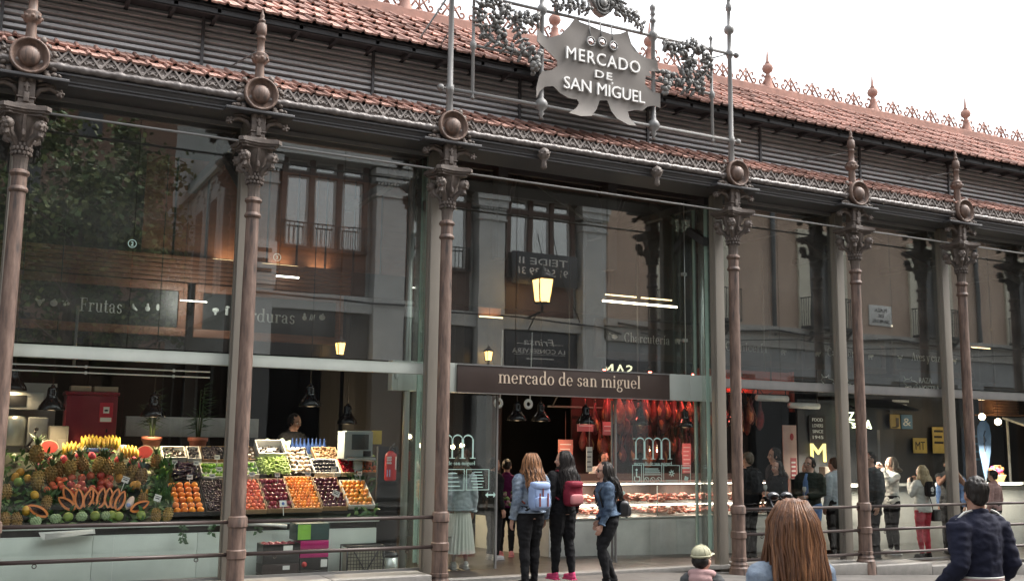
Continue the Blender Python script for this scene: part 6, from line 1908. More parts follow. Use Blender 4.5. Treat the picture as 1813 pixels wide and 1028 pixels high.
led_bar(10.1, 11.75, 3.0, 4.38, 'long glowing light bar hanging above the Charcutería sign', mat('bright_bar', (.9, .9, .85), .5, emit=(1, .8, .58), estr=6), .02)
for k, (x0, x1, z) in enumerate(((6.72, 7.42, 5.42), (6.72, 7.36, 5.32), (6.72, 7.06, 5.22), (7.04, 7.2, 5.1), (6.7, 7.08, 4.98), (7.18, 7.27, 4.95), (7.32, 7.5, 4.94))):
    led_bar(x0, x1, 6.0, z, ('topmost', 'second', 'third', 'fourth', 'fifth', 'shortest', 'lowest')[k] + ' of the cluster of short white lights deep inside left of the entrance', mat('white_bar', (.9, .9, .88), .5, emit=(1, .95, .9), estr=7), .014, group='cluster of short white lights')
lr_ = led_bar(2.85, 3.25, 3.7, 3.93, 'thin white light beside the Verduras sign icons', E_WHITE, .008)
light('sign_wash', 'AREA', (0, -.5, .1), 4.5, (1, .95, .88), .4, lr_, (R(78), 0, 0))  # extra area light ahead of the tube, added to brighten the sign boards
led_bar(4.35, 4.72, 3.8, 4.45, 'short white light above the Verduras sign', E_WHITE, .014)
# warm uplights at the foot of the boards
for k, (x0, x1, y, z) in enumerate(((3.40, 3.86, 4.16, 4.69), (4.2, 4.8, 4.16, 4.69), (4.92, 5.42, 4.16, 4.68))):
    led_bar(x0, x1, y, z, ('left', 'middle', 'right')[k] + ' warm uplight strip at the foot of the wooden boards above Verduras', E_WARM, .012, group='warm uplight strips', hang=False, energy=.8)
for k, (x0, x1, y, z, lab) in enumerate(((8.6, 9.1, 5.0, 4.2, 'warm uplight strip low left of the mirrored lantern'), (9.5, 10.0, 5.0, 4.5, 'warm uplight strip right of the mirrored lantern'), (10.05, 10.55, 5.0, 4.72, 'highest warm uplight strip right of the mirrored lantern'),
                                        (11.0, 11.75, 4.3, 4.72, 'warm uplight strip left above the Charcutería sign'), (11.85, 12.6, 4.3, 4.72, 'warm uplight strip right above the Charcutería sign'), (19.8, 21.2, 5.0, 4.86, 'warm uplight strip above the Aves y caza sign'), (22.4, 23.1, 5.0, 4.34, 'warm uplight strip at the right edge'))):
    led_bar(x0, x1, y, z, lab, E_WARM, .014, group='warm uplight strips', hang=False, energy=.8)
    mb = MB()
    n = max(1, int((x1 - x0) / .25))
    for i in range(n): mb.box(x0 + (x1 - x0) * i / n, x0 + (x1 - x0) * (i + .94) / n, y + .05, y + .08, z + .02, z + .7)
    tag(mb.build('uplit_boards', WOOD_F), 'wooden boards lit by the ' + lab, 'panel', 'uplit board panels')
# twin white lamp rails under the left transom
for k, z in enumerate((2.77, 2.69)):
    mb = MB(); mb.tube([(-1.5, 2.45, z), (3.1, 2.45, z)], .011, 6)
    for x in (.3, 1.45, 2.6): mb.cbox(x - .015, x + .015, 2.43, 2.47, z - .02, z + .02, .003)
    tag(mb.build('lamp_rail', WHITE_L), ('upper' if k == 0 else 'lower') + ' of the twin white rails under the left transom', 'rail', 'twin white lamp rails')
mb = MB(); mb.tube([(1.3, 2.5, 2.78), (1.3, 2.5, 3.6)], .02, 8); tag(mb.build('rail_hanger', STEEL), 'grey upright hanger above the left bell lamp', 'hanger')
for x, y, z in ((6.82, 4, 1.91), (7.03, 4, 1.76), (7.64, 4, 1.74), (7.82, 4, 1.77)):
    root = empty('globe_bulb', (x, y, z), 0, {6.82: 'bare glowing bulb highest beside the fire extinguisher pole', 7.03: 'bare glowing bulb behind the wide beige post', 7.64: 'bare glowing bulb left inside the left door logo', 7.82: 'bare glowing bulb right inside the left door logo'}[x], 'bulb', 'bare glowing bulbs')
    mb = MB(); mb.ball((0, 0, 0), .038, 12, 8); mb.build('bulb', E_BULB, root)
    mb = MB(); mb.lathe([(.018, .03), (.018, .08), (.005, .09), (.004, 5.5 - z)], 8); mb.build('cord', BLK, root)
    light('bulb_light', 'POINT', (0, 0, -.06), 9, WARM, .04, root)

# ================================================================ meat stall
mc = empty('meat_counter', (11.2, 2.3, 0), 0, 'pale marble meat counter with a lit two shelf glass case of meat', 'counter')
def mpart(mb, name, m, par=None):
    o = mb.build(name, m, par or mc)
    if par is None: o.matrix_parent_inverse = Matrix.Translation((-11.2, -2.3, 0))
    return o
mb = MB()
for k in range(4):
    x0 = 8.6 + k * 1.28; mb.cbox(x0, x0 + 1.276, 2.28, 2.34, -.12 if x0 > 9 else -.05, .56, .004)
mb.add([(8.6, 2.29, -.02), (8.6, 2.29, .56), (8.2, 4.2, .56), (8.2, 4.2, 0)], [(0, 1, 2, 3)])
mpart(mb, 'marble_front', MARBLE)
mb = MB(); mb.box(8.62, 13.7, 2.35, 3.2, -.2, .5); mb.box(8.62, 13.7, 2.31, 2.36, -.3, -.12); mpart(mb, 'dark_base', BLK)
mb = MB(); mb.cbox(8.62, 13.72, 2.27, 3.2, .563, .60, .006); mb.cbox(8.9, 13.7, 2.4, 3.1, .80, .815, .003); mb.cbox(8.9, 13.7, 2.34, 3.1, 1.16, 1.18, .003); mpart(mb, 'steel_shelf', INOX)
mb = MB(); mb.box(8.9, 13.7, 2.35, 2.356, .605, 1.155); mpart(mb, 'case_glass', G_CLEAR)
mb = MB()
for z in (1.15, .795): mb.box(8.92, 13.7, 2.385, 2.4, z - .012, z + .005)
mpart(mb, 'shelf_light', mat('shelf_strip', (.9, .9, .85), .5, emit=(1, .82, .68), estr=5))
mb = MB()
for x in (8.9, 9.85, 10.8, 11.75, 12.7, 13.7): mb.tube([(x, 2.345, .6), (x, 2.345, 1.17)], .01, 6)
mpart(mb, 'case_post', INOX)
mb = MB(); mb.box(8.9, 13.7, 3.12, 3.16, .6, 1.3); mpart(mb, 'case_back', mat('case_back', (.12, .09, .08), .6))
for x in (9.6, 10.7, 11.8, 12.9): light('shelf_lamp', 'AREA', (x - 11.2, .45, 1.12), 4, (1, .8, .68), .5, mc)
for x in (9.6, 10.7, 11.8, 12.9): light('shelf_lamp', 'AREA', (x - 11.2, .45, .78), 3, (1, .8, .68), .5, mc)
ME1 = mat('raw_meat', (.45, .07, .055), .35, col2=(.55, .26, .2), scale=22, contrast=.14, island=.3); ME2 = mat('pale_meat', (.62, .38, .28), .4, col2=(.5, .17, .12), scale=20, island=.3)
mb = MB(); rr = random.Random(8)
for (z, y0, y1) in ((.62, 2.45, 2.9), (.83, 2.5, 2.95)):
    x = 8.98
    while x < 13.6:
        w = rr.uniform(.3, .6)
        for k in range(int(w * 70)):
            mb.ball((x + rr.uniform(0, w), rr.uniform(y0, y1), z + rr.uniform(.02, .12)), (rr.uniform(.03, .07), rr.uniform(.03, .05), rr.uniform(.018, .035)), 7, 5, int(rr.random() < .45))
        x += w + .05
tag(mb.build('meat_display', [ME1, ME2]), 'heaps of cut meat and sausages on the two lit shelves of the meat case', 'meat', kind='stuff')
for k in range(10):
    x = 9.2 + k * .47
    mb = MB(); mb.cbox(x - .05, x + .05, 2.42, 2.425, .73, .79, .001); mb.box(x - .003, x + .003, 2.426, 2.43, .62, .74)
    tag(mb.build('price_card', PAPER), 'small white price card standing in the lower shelf of the meat case', 'price card', 'price cards in the meat case')
# hanging hams
HAM = mat('cured_ham', (.34, .10, .075), .5, col2=(.06, .016, .014), scale=11, objr=.55, bump=.3); FAT = mat('ham_fat', (.55, .32, .15), .45, col2=(.38, .16, .08), scale=8); HOOF = mat('hoof', (.03, .025, .02), .4)
def ham_proto():
    root = empty('hanging_ham', (0, 0, 0))
    mb = MB(); mb.tube([(0, 0, 0), (.0, 0, -.08), (.01, 0, -.2), (.03, 0, -.32), (.04, 0, -.45), (.03, 0, -.56), (.02, 0, -.63)], [.022, .028, .038, .075, (.115, .075), (.09, .06), (.02, .02)], 12)
    mb.build('meat', HAM, root)
    mb = MB(); mb.tube([(-.005, -.02, -.3), (.0, -.06, -.42), (.0, -.055, -.54)], [.03, (.06, .03), .02], 8); mb.build('fat', FAT, root)
    mb = MB(); mb.tube([(0, 0, .07), (0, 0, 0)], [.018, .024], 8); mb.tube([(0, 0, .06), (.01, 0, .3)], .004, 5); mb.build('hoof', HOOF, root)
    return root
hp = ham_proto(); k = 0
rr = random.Random(15)
for (xs, xe, y, z, n) in ((10.45, 14.3, 3.5, 2.78, 24), (10.45, 14.2, 3.8, 2.62, 20), (10.4, 13.4, 4.1, 2.2, 18), (10.6, 13.6, 3.9, 1.95, 12)):
    for i in range(n):
        c = hp if k == 0 else copy_tree(hp)
        c.location = (xs + (xe - xs) * (i + rr.uniform(-.25, .25)) / n, y + rr.uniform(-.08, .08), z + rr.uniform(-.05, .05)); c.rotation_euler = (rr.uniform(-.06, .06), rr.uniform(-.08, .08), rr.uniform(-2, 2)); s = rr.uniform(.72, 1.0); c.scale = (s, s, s)
        tag(c, 'cured ham hanging by its hoof in the dense red lit rows of the meat stall', 'ham', 'hanging hams'); k += 1
mb = MB()
for (y, z) in ((3.5, 3.08), (3.8, 2.92), (4.1, 2.5)): mb.tube([(9.6, y, z), (14.5, y, z)], .018, 7)
for x in (9.7, 11.2, 12.7, 14.3): mb.tube([(x, 3.5, 3.08), (x, 3.5, 5.8)], .014, 6); mb.tube([(x, 3.5, 3.08), (x, 4.1, 2.5)], .014, 6)
tag(mb.build('ham_rail', STEEL), 'steel rails from which the hams hang', 'rail')
mb = MB(); mb.box(10.3, 14.6, 4.4, 4.44, .5, 3.3); tag(mb.build('dark_red_wall', mat('stall_back_red', (.03, .012, .011), .6)), 'dark red back wall behind the hanging hams', 'wall')
# red lamps that light the hams
for x in (10.2, 11.2, 12.2, 13.3):
    root = empty('red_lamp', (x, 3.1, 3.15), 0, 'small red heat lamp above the hanging hams', 'lamp', 'red lamps above the hams')
    mb = MB(); mb.lathe([(.07, 0), (.06, .06), (.03, .1), (.02, .14), (.006, .16), (.005, 2.6)], 12); mb.build('shade', BLK, root)
    mb = MB(); mb.ball((0, 0, .01), .035, 10, 7); mb.build('bulb', mat('red_bulb', (.8, .1, .08), .4, emit=(1, .12, .08), estr=14), root)
    light('red_light', 'SPOT', (0, 0, -.03), 17, (1, .13, .10), .06, root, (R(28), 0, 0), 140)
PINKC = mat('pink_card', (.62, .22, .24), .6)
for (x, y, z, w, h, lab, m) in ((9.95, 3.35, 2.14, .34, .2, 'pink price board hanging among the hams above the red backpack', PINKC), (10.4, 3.3, 2.1, .22, .24, 'pink price board hanging beside the dark column of hams', PINKC), (9.6, 3.45, 1.68, .3, .42, 'plain pinkish panel behind the long dark hair', mat('salmon_panel', (.62, .25, .2), .6)),
                               (9.58, 2.62, 1.56, .12, .42, 'narrow white printed notice over the meat counter', PAPER), (12.2, 3.35, 1.55, .2, .6, 'tall pink notice on the post right of the steel pole', PINKC)):
    root = empty('price_board', (x, y, z), 0, lab, 'notice', 'notices in the meat stall')
    mb = MB(); mb.cbox(-w / 2, w / 2, -.006, .006, -h / 2, h / 2, .002); mb.tube([(0, 0, h / 2), (0, 0, h / 2 + .5)], .003, 4); mb.build('board', m, root)
    mb = MB(); n = max(2, int(h / .07))
    for k in range(n - 1): mb.box(-w * .38, w * (.38 - .1 * (k % 3)), -.009, -.0065, h / 2 - (k + 1) * h / n - .008, h / 2 - (k + 1) * h / n + .008)
    mb.build('print', CARDINK if m is PAPER else PAPER, root)
for x, lab in ((7.5, 'left paper ring hanging at the top of the doorway'), (8.04, 'right paper ring hanging at the top of the doorway')):
    mb = MB(); P = [(x + .055 * math.cos(2 * PI * k / 20), 2.0, 2.44 + .06 * math.sin(2 * PI * k / 20)) for k in range(21)]; mb.tube(P, .025, 7); mb.tube([(x + .03, 2.0, 2.5), (x + .06, 2.0, 3.6)], .01, 5)
    tag(mb.build('hanging_ring', PAPER), lab, 'ornament', 'paper rings in the doorway')
# red panel and white roller lamps right of the entrance column
RP = mat('orange_red_panel', (.40, .075, .045), .5, col2=(.30, .05, .032))
mb = MB(); mb.cbox(12.4, 14.72, 3.2, 3.26, 2.84, 3.28, .006); mb.cbox(14.72, 14.78, 3.18, 3.28, 2.5, 3.3, .005)
tag(mb.build('red_fascia_board', RP), 'orange red fascia panel above the hams right of the entrance column', 'panel')
for x0, x1, z, lab in ((13.3, 14.05, 2.72, 'left white cylinder lamp below the orange red panel'), (14.1, 14.85, 2.6, 'right white cylinder lamp in its bracket below the orange red panel')):
    root = empty('cylinder_lamp', ((x0 + x1) / 2, 2.6, z), 0, lab, 'lamp', 'white cylinder lamps'); h = (x1 - x0) / 2
    mb = MB(); mb.tube([(-h, 0, 0), (h, 0, 0)], .06, 14); mb.build('cylinder', mat('white_cylinder', (.75, .78, .75), .35), root)
    mb = MB(); mb.tube([(-h * .9, .02, .05), (-h * .9, .02, .25), (h * .95, .02, .25), (h * .95, .02, .05)], .012, 6); mb.tube([(0, .02, .25), (0, .02, 3.2)], .012, 6); mb.build('bracket', BLK, root)
mb = MB(); rr = random.Random(3); mb.tube([(12.9, 2.6, 2.9), (13.0, 2.6, 2.8), (12.95, 2.6, 2.65), (13.05, 2.6, 2.6), (13.3, 2.6, 2.95), (13.5, 2.6, 2.75), (13.7, 2.6, 2.85)], .01, 5)
tag(mb.build('loose_cable', BLK), 'loose black cable looping below the orange red panel', 'cable')
root = empty('poster', (14.1, 2.62, 1.7), 0, 'tall pinkish poster with red print on a post behind the young man with glasses', 'poster')
mb = MB(); mb.cbox(-.17, .17, -.01, .01, -.5, .52, .003); mb.box(-.02, .02, .011, .05, -2, .5); mb.build('sheet', mat('pinkish_poster', (.55, .40, .34), .6, col2=(.45, .3, .26)), root)
mb = MB(); mb.box(.0, .15, -.014, -.011, -.48, -.1); mb.ball((.05, -.012, .3), (.05, .003, .07), 8, 5); mb.build('red_print', mat('poster_red', (.38, .03, .04), .5), root)
mb = MB()
for k in range(4): mb.box(.02, .12, -.017, -.0145, -.44 + .08 * k, -.41 + .08 * k)
mb.build('white_print', PAPER, root)

# right hand stalls: dark partitions, chalkboards, letters
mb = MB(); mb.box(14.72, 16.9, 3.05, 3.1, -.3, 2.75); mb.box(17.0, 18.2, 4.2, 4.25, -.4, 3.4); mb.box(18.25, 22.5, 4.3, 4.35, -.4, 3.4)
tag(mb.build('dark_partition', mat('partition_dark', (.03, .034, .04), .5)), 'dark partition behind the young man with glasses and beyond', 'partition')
YL = mat('yellow_letter', (.75, .60, .16), .5, emit=(1, .8, .3), estr=.5)
root = empty('letter_sign', (15.2, 3.0, 1.7), 0, 'big yellow capital M on the dark partition', 'letter sign')
mb = MB(); text_mb(mb, 'M', -.2, -.01, -.18, .37, w=.40, depth=.03); mb.build('letter', YL, root)
root = empty('chalkboard', (15.2, 3.0, 2.17), 0, 'black chalkboard lettered FOOD LOVERS SINCE 1945 above the yellow M', 'chalkboard')
mb = MB(); mb.cbox(-.22, .22, 0, .03, -.27, .26, .004); mb.build('board', mat('chalkboard_black', (.012, .012, .013), .6), root)
mb = MB()
for k, s in enumerate(('FOOD', 'LOVERS', 'SINCE', '1945')): text_mb(mb, s, -.14, -.006, .15 - .115 * k, .065, w=.28, depth=.004)
mb.build('lettering', CHALK, root)
GL = mat('glowing_letter', (.8, .85, .55), .5, emit=(.9, 1, .6), estr=1.3)
root = empty('neon_letters', (16.15, 2.8, 2.35), 0, 'glowing pale yellow letters Z and A partly behind the first finial topped column', 'letter sign')
mb = MB(); text_mb(mb, 'Z', -.3, 0, .0, .17, w=.16, depth=.02); text_mb(mb, 'A', .16, 0, -.15, .17, w=.18, depth=.02); text_mb(mb, 'S', -.2, 0, -.15, .1, w=.1, depth=.02); mb.tube([(-.3, .02, -.02), (.34, .02, -.16)], .006, 4); mb.tube([(0, .03, -.08), (0, .03, 3.3)], .005, 4)
mb.build('letters', GL, root)
def raza(x0, x1, z0, lab):
    root = empty('stall_banner', ((x0 + x1) / 2, 3.0, z0), 0, lab, 'stall sign', 'white lettered bull signs'); w = x1 - x0
    mb = MB(); mb.box(-w / 2 - .1, w / 2 + .12, .02, .05, -.12, .42); mb.build('board', mat('banner_dark', (.05, .055, .06), .5), root)
    mb = MB(); text_mb(mb, 'RAZA', -w / 2 + .42 * w, 0, .2, .12, w=.36 * w, depth=.01); text_mb(mb, 'NOSTRA', -w / 2 + .42 * w, 0, .03, .12, w=.56 * w, depth=.01)
    B = [(0, .3), (.05, .24), (.14, .25), (.2, .3), (.19, .22), (.3, .2), (.36, .16), (.3, .14), (.36, .08), (.26, .1), (.2, .02), (.17, .1), (.08, .08), (.02, .0), (.05, .12), (-.02, .18), (.03, .22), (0, .3)]
    mb.tube([(-w / 2 + a * w * 1.05, 0, b + .02) for a, b in B], .009, 5, cap=True)
    mb.build('lettering', CHALK, root)
raza(17.7, 18.8, 3.0, 'white bull outline sign seen between the first and last full columns on the right'); raza(15.35, 16.3, 2.95, 'white bull outline sign partly behind the first finial topped column')
mb = MB(); mb.box(14.9, 17.3, 3.3, 3.36, 2.62, 2.74); mb.add([(15.8, 3.0, 2.8), (17.2, 3.0, 2.8), (17.45, 2.4, 2.6), (15.6, 2.4, 2.6), (15.8, 3.0, 2.76), (17.2, 3.0, 2.76), (17.45, 2.4, 2.56), (15.6, 2.4, 2.56)], [(0, 1, 2, 3), (7, 6, 5, 4), (3, 2, 6, 7), (0, 3, 7, 4), (1, 5, 6, 2)])
tag(mb.build('dark_canopy', BLK), 'small dark canopy over a stall behind the first finial topped column', 'canopy')
def poster(x0, x1, z0, z1, y, m, lab, text=None, tm=PAPER, bars=0):
    root = empty('wall_poster', ((x0 + x1) / 2, y, (z0 + z1) / 2), 0, lab, 'poster', 'posters on the dark stall wall'); w, h = (x1 - x0) / 2, (z1 - z0) / 2
    mb = MB(); mb.cbox(-w, w, -.006, .012, -h, h, .002); mb.build('sheet', m, root)
    mb = MB()
    if text: text_mb(mb, text, -w * .7, -.011, -h * .55, h * 1.1, w=w * 1.4, depth=.004)
    for k in range(bars): mb.box(-w * .75, w * (.75 - .2 * (k % 2)), -.01, -.0065, h * .6 - k * h * 1.3 / max(1, bars), h * .6 - k * h * 1.3 / max(1, bars) + .05)
    if text or bars: mb.build('print', tm, root)
YC = mat('poster_yellow', (.42, .32, .10), .5); BC = mat('poster_blue', (.10, .24, .38), .5); DC = mat('poster_dark', (.02, .025, .03), .5)
poster(18.55, 18.87, 2.24, 2.56, 4.2, YC, 'small yellow poster with a dark J', 'J', BLK); poster(18.9, 19.26, 2.24, 2.56, 4.2, BC, 'small blue poster with a pale squiggle', '&', CHALK)
poster(18.55, 19.26, 2.6, 2.9, 4.2, DC, 'dark board with two pale lines above the yellow and blue posters', None, CHALK, 2); poster(19.26, 19.7, 1.7, 2.04, 4.2, mat('poster_gold', (.5, .38, .1), .5), 'gold panel with the letters MT', 'MT', BLK)
poster(19.9, 20.3, 1.7, 2.3, 4.2, mat('poster_gold', (.5, .38, .1), .5), 'gold panel partly behind the last full column', None, BLK, 3); poster(20.9, 21.9, 1.2, 2.3, 4.2, mat('poster_navy', (.03, .05, .09), .4), 'navy panel behind the teardrop flag', None, BC, 4)
poster(17.2, 18.1, 1.3, 2.2, 4.1, mat('poster_slate', (.10, .12, .14), .4), 'slate blue panel between the sunglasses man and the woman eating', None, BC, 3)
fl = empty('teardrop_flag', (19.6, 2.6, 0), 0, 'blue teardrop flag on a pole near the right edge', 'flag')
mb = MB(); mb.prism([(.0, 1.1), (.1, 1.4), (.2, 1.75), (.24, 2.1), (.2, 2.32), (.08, 2.44), (-.06, 2.42), (-.17, 2.3), (-.2, 2.1), (-.16, 1.75), (-.08, 1.4)], -.006, .006); mb.build('sail', mat('flag_blue', (.13, .23, .38), .7), fl)
mb = MB(); mb.tube([(0, 0, -.48), (0, 0, 1.2), (.0, -.012, 2.1)], .012, 6); mb.cbox(-.15, .15, -.15, .15, -.5, -.47, .005); mb.build('pole', STEEL, fl)
mb = MB(); mb.tube([(.02, -.012, 1.75), (.06, -.012, 1.85), (-.02, -.012, 1.92), (.06, -.012, 2.0), (-.01, -.012, 2.1), (.05, -.012, 2.2)], .012, 5); mb.build('script_stroke', mat('flag_print', (.05, .09, .17), .7), fl)
# pale tasting counter on the right with a lit edge
rcn = empty('tasting_counter', (18, 2.4, 0), 0, 'long pale tasting counter with a lit edge behind the people on the right', 'counter')
mb = MB(); mb.cbox(14.4, 23, 2.3, 2.36, -.3, .95, .005); mb.build('front', MARBLE, rcn).matrix_parent_inverse = Matrix.Translation((-18, -2.4, 0))
mb = MB(); mb.cbox(14.4, 23, 2.2, 2.8, 1.06, 1.10, .006); mb.box(14.4, 23, 2.37, 2.8, -.3, 1.05); mb.build('top', MARBLE, rcn).matrix_parent_inverse = Matrix.Translation((-18, -2.4, 0))
mb = MB()
for x0, x1 in ((14.7, 15.6), (17.0, 17.6), (19.0, 20.2)): mb.box(x0, x1, 2.18, 2.198, 1.07, 1.11)
mb.build('lit_edge', mat('edge_strip', (.9, .9, .85), .5, emit=(1, .86, .68), estr=6), rcn).matrix_parent_inverse = Matrix.Translation((-18, -2.4, 0))
light('counter_fill_light', 'AREA', (-2.6, -.45, 1.7), 40, (1, .85, .7), .6, rcn); light('counter_fill_light', 'AREA', (1.4, -.45, 1.9), 40, (1, .85, .7), .6, rcn)  # area lights added free above the counter to brighten the people
# wicker basket lamp and two bulbs near the right edge
wb = empty('wicker_basket', (21.3, 3.5, 2.6), 0, 'brown wicker basket on a high shelf near the right edge', 'basket')
mb = MB(); mb.cbox(-.42, .42, -.2, .2, 0, .35, .03)
for k in range(6): mb.tube([(-.43, -.21, .03 + k * .06), (.43, -.21, .03 + k * .06)], .018, 6)
mb.tube([(-.3, -.05, .35), (-.2, -.05, .5), (.2, -.05, .5), (.3, -.05, .35)], .02, 7); mb.box(-.6, .6, -.25, .3, -.03, -.002); mb.build('weave', mat('wicker', (.26, .12, .05), .7, col2=(.14, .06, .03), scale=20), wb)
for x, z, lab in ((20.1, 2.52, 'glowing globe lamp above the blue flag'), (20.62, 2.42, 'glowing globe lamp between the flag and the wicker basket')):
    root = empty('globe_bulb', (x, 3.0, z), 0, lab, 'bulb', 'bare glowing bulbs'); mb = MB(); mb.ball((0, 0, 0), .07, 14, 10); mb.build('bulb', E_BULB, root); mb = MB(); mb.lathe([(.02, .06), (.02, .11), (.004, .12), (.004, 5.6 - z)], 8); mb.build('cord', BLK, root); light('bulb_light', 'POINT', (0, -.12, -.1), 1, WARM, .06, root)
# paper bag on the counter, basket with flowers
pb = empty('paper_bag', (14.75, 2.25, 1.102), 0, 'pale paper carrier bag standing on the tasting counter', 'bag')
mb = MB(); mb.cbox(-.16, .16, -.04, .12, 0, .34, .006); mb.tube([(-.07, -.03, .34), (-.05, -.03, .44), (.05, -.03, .44), (.07, -.03, .34)], .007, 5); mb.build('bag', mat('bag_paper', (.5, .44, .36), .7), pb)
fb = empty('flower_basket', (19.8, 2.45, 1.10), 0, 'straw basket of bright pink and orange flowers on the counter near the right edge', 'basket')
mb = MB(); mb.lathe([(.1, 0), (.16, .14), (.17, .17), (.13, .16), (.02, .1)], 16); mb.tube([(-.16, 0, .15), (-.1, 0, .36), (.1, 0, .36), (.16, 0, .15)], .012, 6); mb.build('basket', mat('straw', (.5, .36, .16), .7, scale=30), fb)
mb = MB(); rr = random.Random(2)
for k in range(22): mb.ball((rr.uniform(-.17, .17), rr.uniform(-.1, .1), rr.uniform(.16, .32)), (.05, .045, .04), 7, 5, k % 2)
mb.build('flowers', [mat('pink_flower', (.6, .06, .2), .6), mat('orange_flower', (.75, .25, .08), .6)], fb)
mb = MB(); mb.add([(21.3, 2.3, 2.2), (23.5, 2.3, 2.2), (23.5, 3.4, 2.55), (21.3, 3.4, 2.55), (21.3, 2.3, 2.16), (23.5, 2.3, 2.16), (23.5, 3.4, 2.5), (21.3, 3.4, 2.5)], [(0, 1, 2, 3), (7, 6, 5, 4), (0, 4, 5, 1), (0, 3, 7, 4), (1, 5, 6, 2)])
for x in (21.4, 23.4): mb.tube([(x, 3.35, -.5), (x, 3.35, 2.5)], .03, 6)
tag(mb.build('white_awning', mat('pale_awning', (.5, .52, .5), .6)), 'pale sloping awning at the right edge', 'awning')
for k in range(9):
    mb = MB(); mb.lathe([(.032, 0), (.034, .01), (.034, .14), (.014, .19), (.014, .24), (.017, .245), (.002, .25)], 10, (4.42 + .062 * k, 2.74, 1.602))
    tag(mb.build('blue_bottle', mat('blue_bottle', (.02, .04, .12), .15)), 'small blue bottle in the row behind the crate of nuts', 'bottle', 'blue bottles behind the nuts')
for x, lab in ((4.28, 'pale green paper bag with a yellow disc behind the deep white tray'), (4.06, 'pale green paper bundle behind the deep white tray')):
    root = empty('paper_bundle', (x, 2.8, 1.602), 0, lab, 'paper bag'); mb = MB(); mb.prism([(-.1, 0), (.1, 0), (.13, .22), (.06, .19), (.0, .25), (-.06, .2), (-.12, .21)], -.04, .04); mb.build('paper', mat('pale_green_paper', (.45, .56, .47), .7), root)
    if x > 4.2: mb = MB(); mb.ball((.03, -.043, .12), (.045, .004, .05), 12, 6); mb.build('yellow_disc', mat('yellow_card', (.68, .5, .08), .6), root)
# ================================================================ people
def fab(n, c, c2=None, scale=9, rough=.85, **k): return mat(n, c, rough, col2=c2 or tuple(q * .7 for q in c), scale=scale, bump=.25, bscale=160, spec=.2, **k)
DEN_L = fab('light_denim', (.27, .32, .38), (.07, .10, .15), 7, contrast=.14); DEN_M = fab('mid_denim', (.10, .145, .21), (.022, .036, .065), 8, contrast=.15); DEN_P = fab('pale_denim', (.55, .62, .66), (.42, .48, .54), 5)
C_BLK = fab('black_cloth', (.014, .014, .016), (.009, .009, .01)); C_NAVY = fab('navy_cloth', (.016, .018, .036), (.010, .011, .022), 6); C_JEAN = fab('washed_jeans', (.30, .37, .42), (.17, .22, .27), 5)
C_WHITE = fab('white_cloth', (.62, .62, .58), (.5, .5, .47)); C_GREY = fab('grey_coat', (.075, .078, .08), (.05, .052, .054)); C_GRN = fab('dark_green_cloth', (.03, .038, .03), (.018, .024, .018)); C_RED = fab('red_trousers', (.50, .05, .075), (.38, .035, .055)); C_PUR = fab('purple_cloth', (.13, .015, .075), (.08, .01, .05)); C_PINK = fab('pink_cloth', (.42, .27, .26), (.32, .2, .2)); C_BLUE = fab('blue_cloth', (.13, .22, .42), (.09, .15, .3)); C_SKIRT = fab('mint_white_skirt', (.84, .86, .80), (.76, .78, .72), 3)
C_CAP = fab('khaki_cap', (.44, .43, .31), (.33, .32, .22)); C_BPB = fab('pale_blue_nylon', (.33, .43, .66), (.26, .35, .56), 4, .6); C_BPR = fab('crimson_nylon', (.25, .025, .045), (.17, .016, .03), 4, .6); C_BPP = fab('pink_pocket', (.62, .25, .25), (.52, .19, .2), 4, .6); C_SH = fab('white_trainer', (.6, .6, .6)); C_SHP = fab('pink_trainer', (.65, .08, .2), (.5, .05, .14))
def hairm(n, c, c2, tip=None): return mat(n, c, .45, col2=c2, scale=16, stretch=(3.5, 3.5, .22), contrast=.2, spec=.28, bump=.5, bscale=30, island=.25)
H_BLK = hairm('black_hair', (.022, .017, .015), (.008, .007, .006)); H_BRN = hairm('brown_hair', (.10, .05, .027), (.035, .018, .011)); H_AUB = hairm('auburn_hair', (.15, .066, .033), (.04, .018, .01)); H_BLO = hairm('blonde_hair', (.48, .38, .22), (.27, .2, .11)); H_GRY = hairm('grey_brown_hair', (.17, .14, .11), (.08, .065, .05)); H_TIP = hairm('copper_ends', (.32, .16, .075), (.15, .065, .03))
LIP = mat('lip', (.36, .09, .08), .4); EYE = mat('eye_white', (.7, .68, .65), .3); PUP = mat('pupil', (.015, .01, .01), .2); LENS = mat('dark_lens', (.01, .01, .012), .08)

def remesh(mb, voxel, smooth=4):
    me = mb.mesh('tmp', [BLK]); ob = bpy.data.objects.new('tmp', me); COL.objects.link(ob)
    m = ob.modifiers.new('r', 'REMESH'); m.mode = 'VOXEL'; m.voxel_size = voxel; m.use_smooth_shade = True
    s = ob.modifiers.new('s', 'SMOOTH'); s.factor = .5; s.iterations = smooth
    dg = bpy.context.evaluated_depsgraph_get()
    r = bpy.data.meshes.new_from_object(ob.evaluated_get(dg))
    bpy.data.objects.remove(ob); bpy.data.meshes.remove(me)
    return r
def add_mesh(mb, me, mi=0):
    mb.add([v.co.copy() for v in me.vertices], [tuple(p.vertices) for p in me.polygons], mi, True); bpy.data.meshes.remove(me); return mb
def wrinkle(me, amp, f=(9, 9, 5), seed=0.0):
    ns = [v.normal.copy() for v in me.vertices]
    for v, n in zip(me.vertices, ns):
        p = Vector((v.co.x * f[0] + seed, v.co.y * f[1], v.co.z * f[2] + v.co.x * 3))
        v.co += n * amp * (noise.noise(p) + .5 * noise.noise(p * 2.3))
    return me
def obj_from(me, name, m, par, ):
    me.name = name; me.materials.clear(); me.materials.append(m)
    o = bpy.data.objects.new(name, me); COL.objects.link(o); o.parent = par
    me.polygons.foreach_set('use_smooth', [True] * len(me.polygons))
    return o

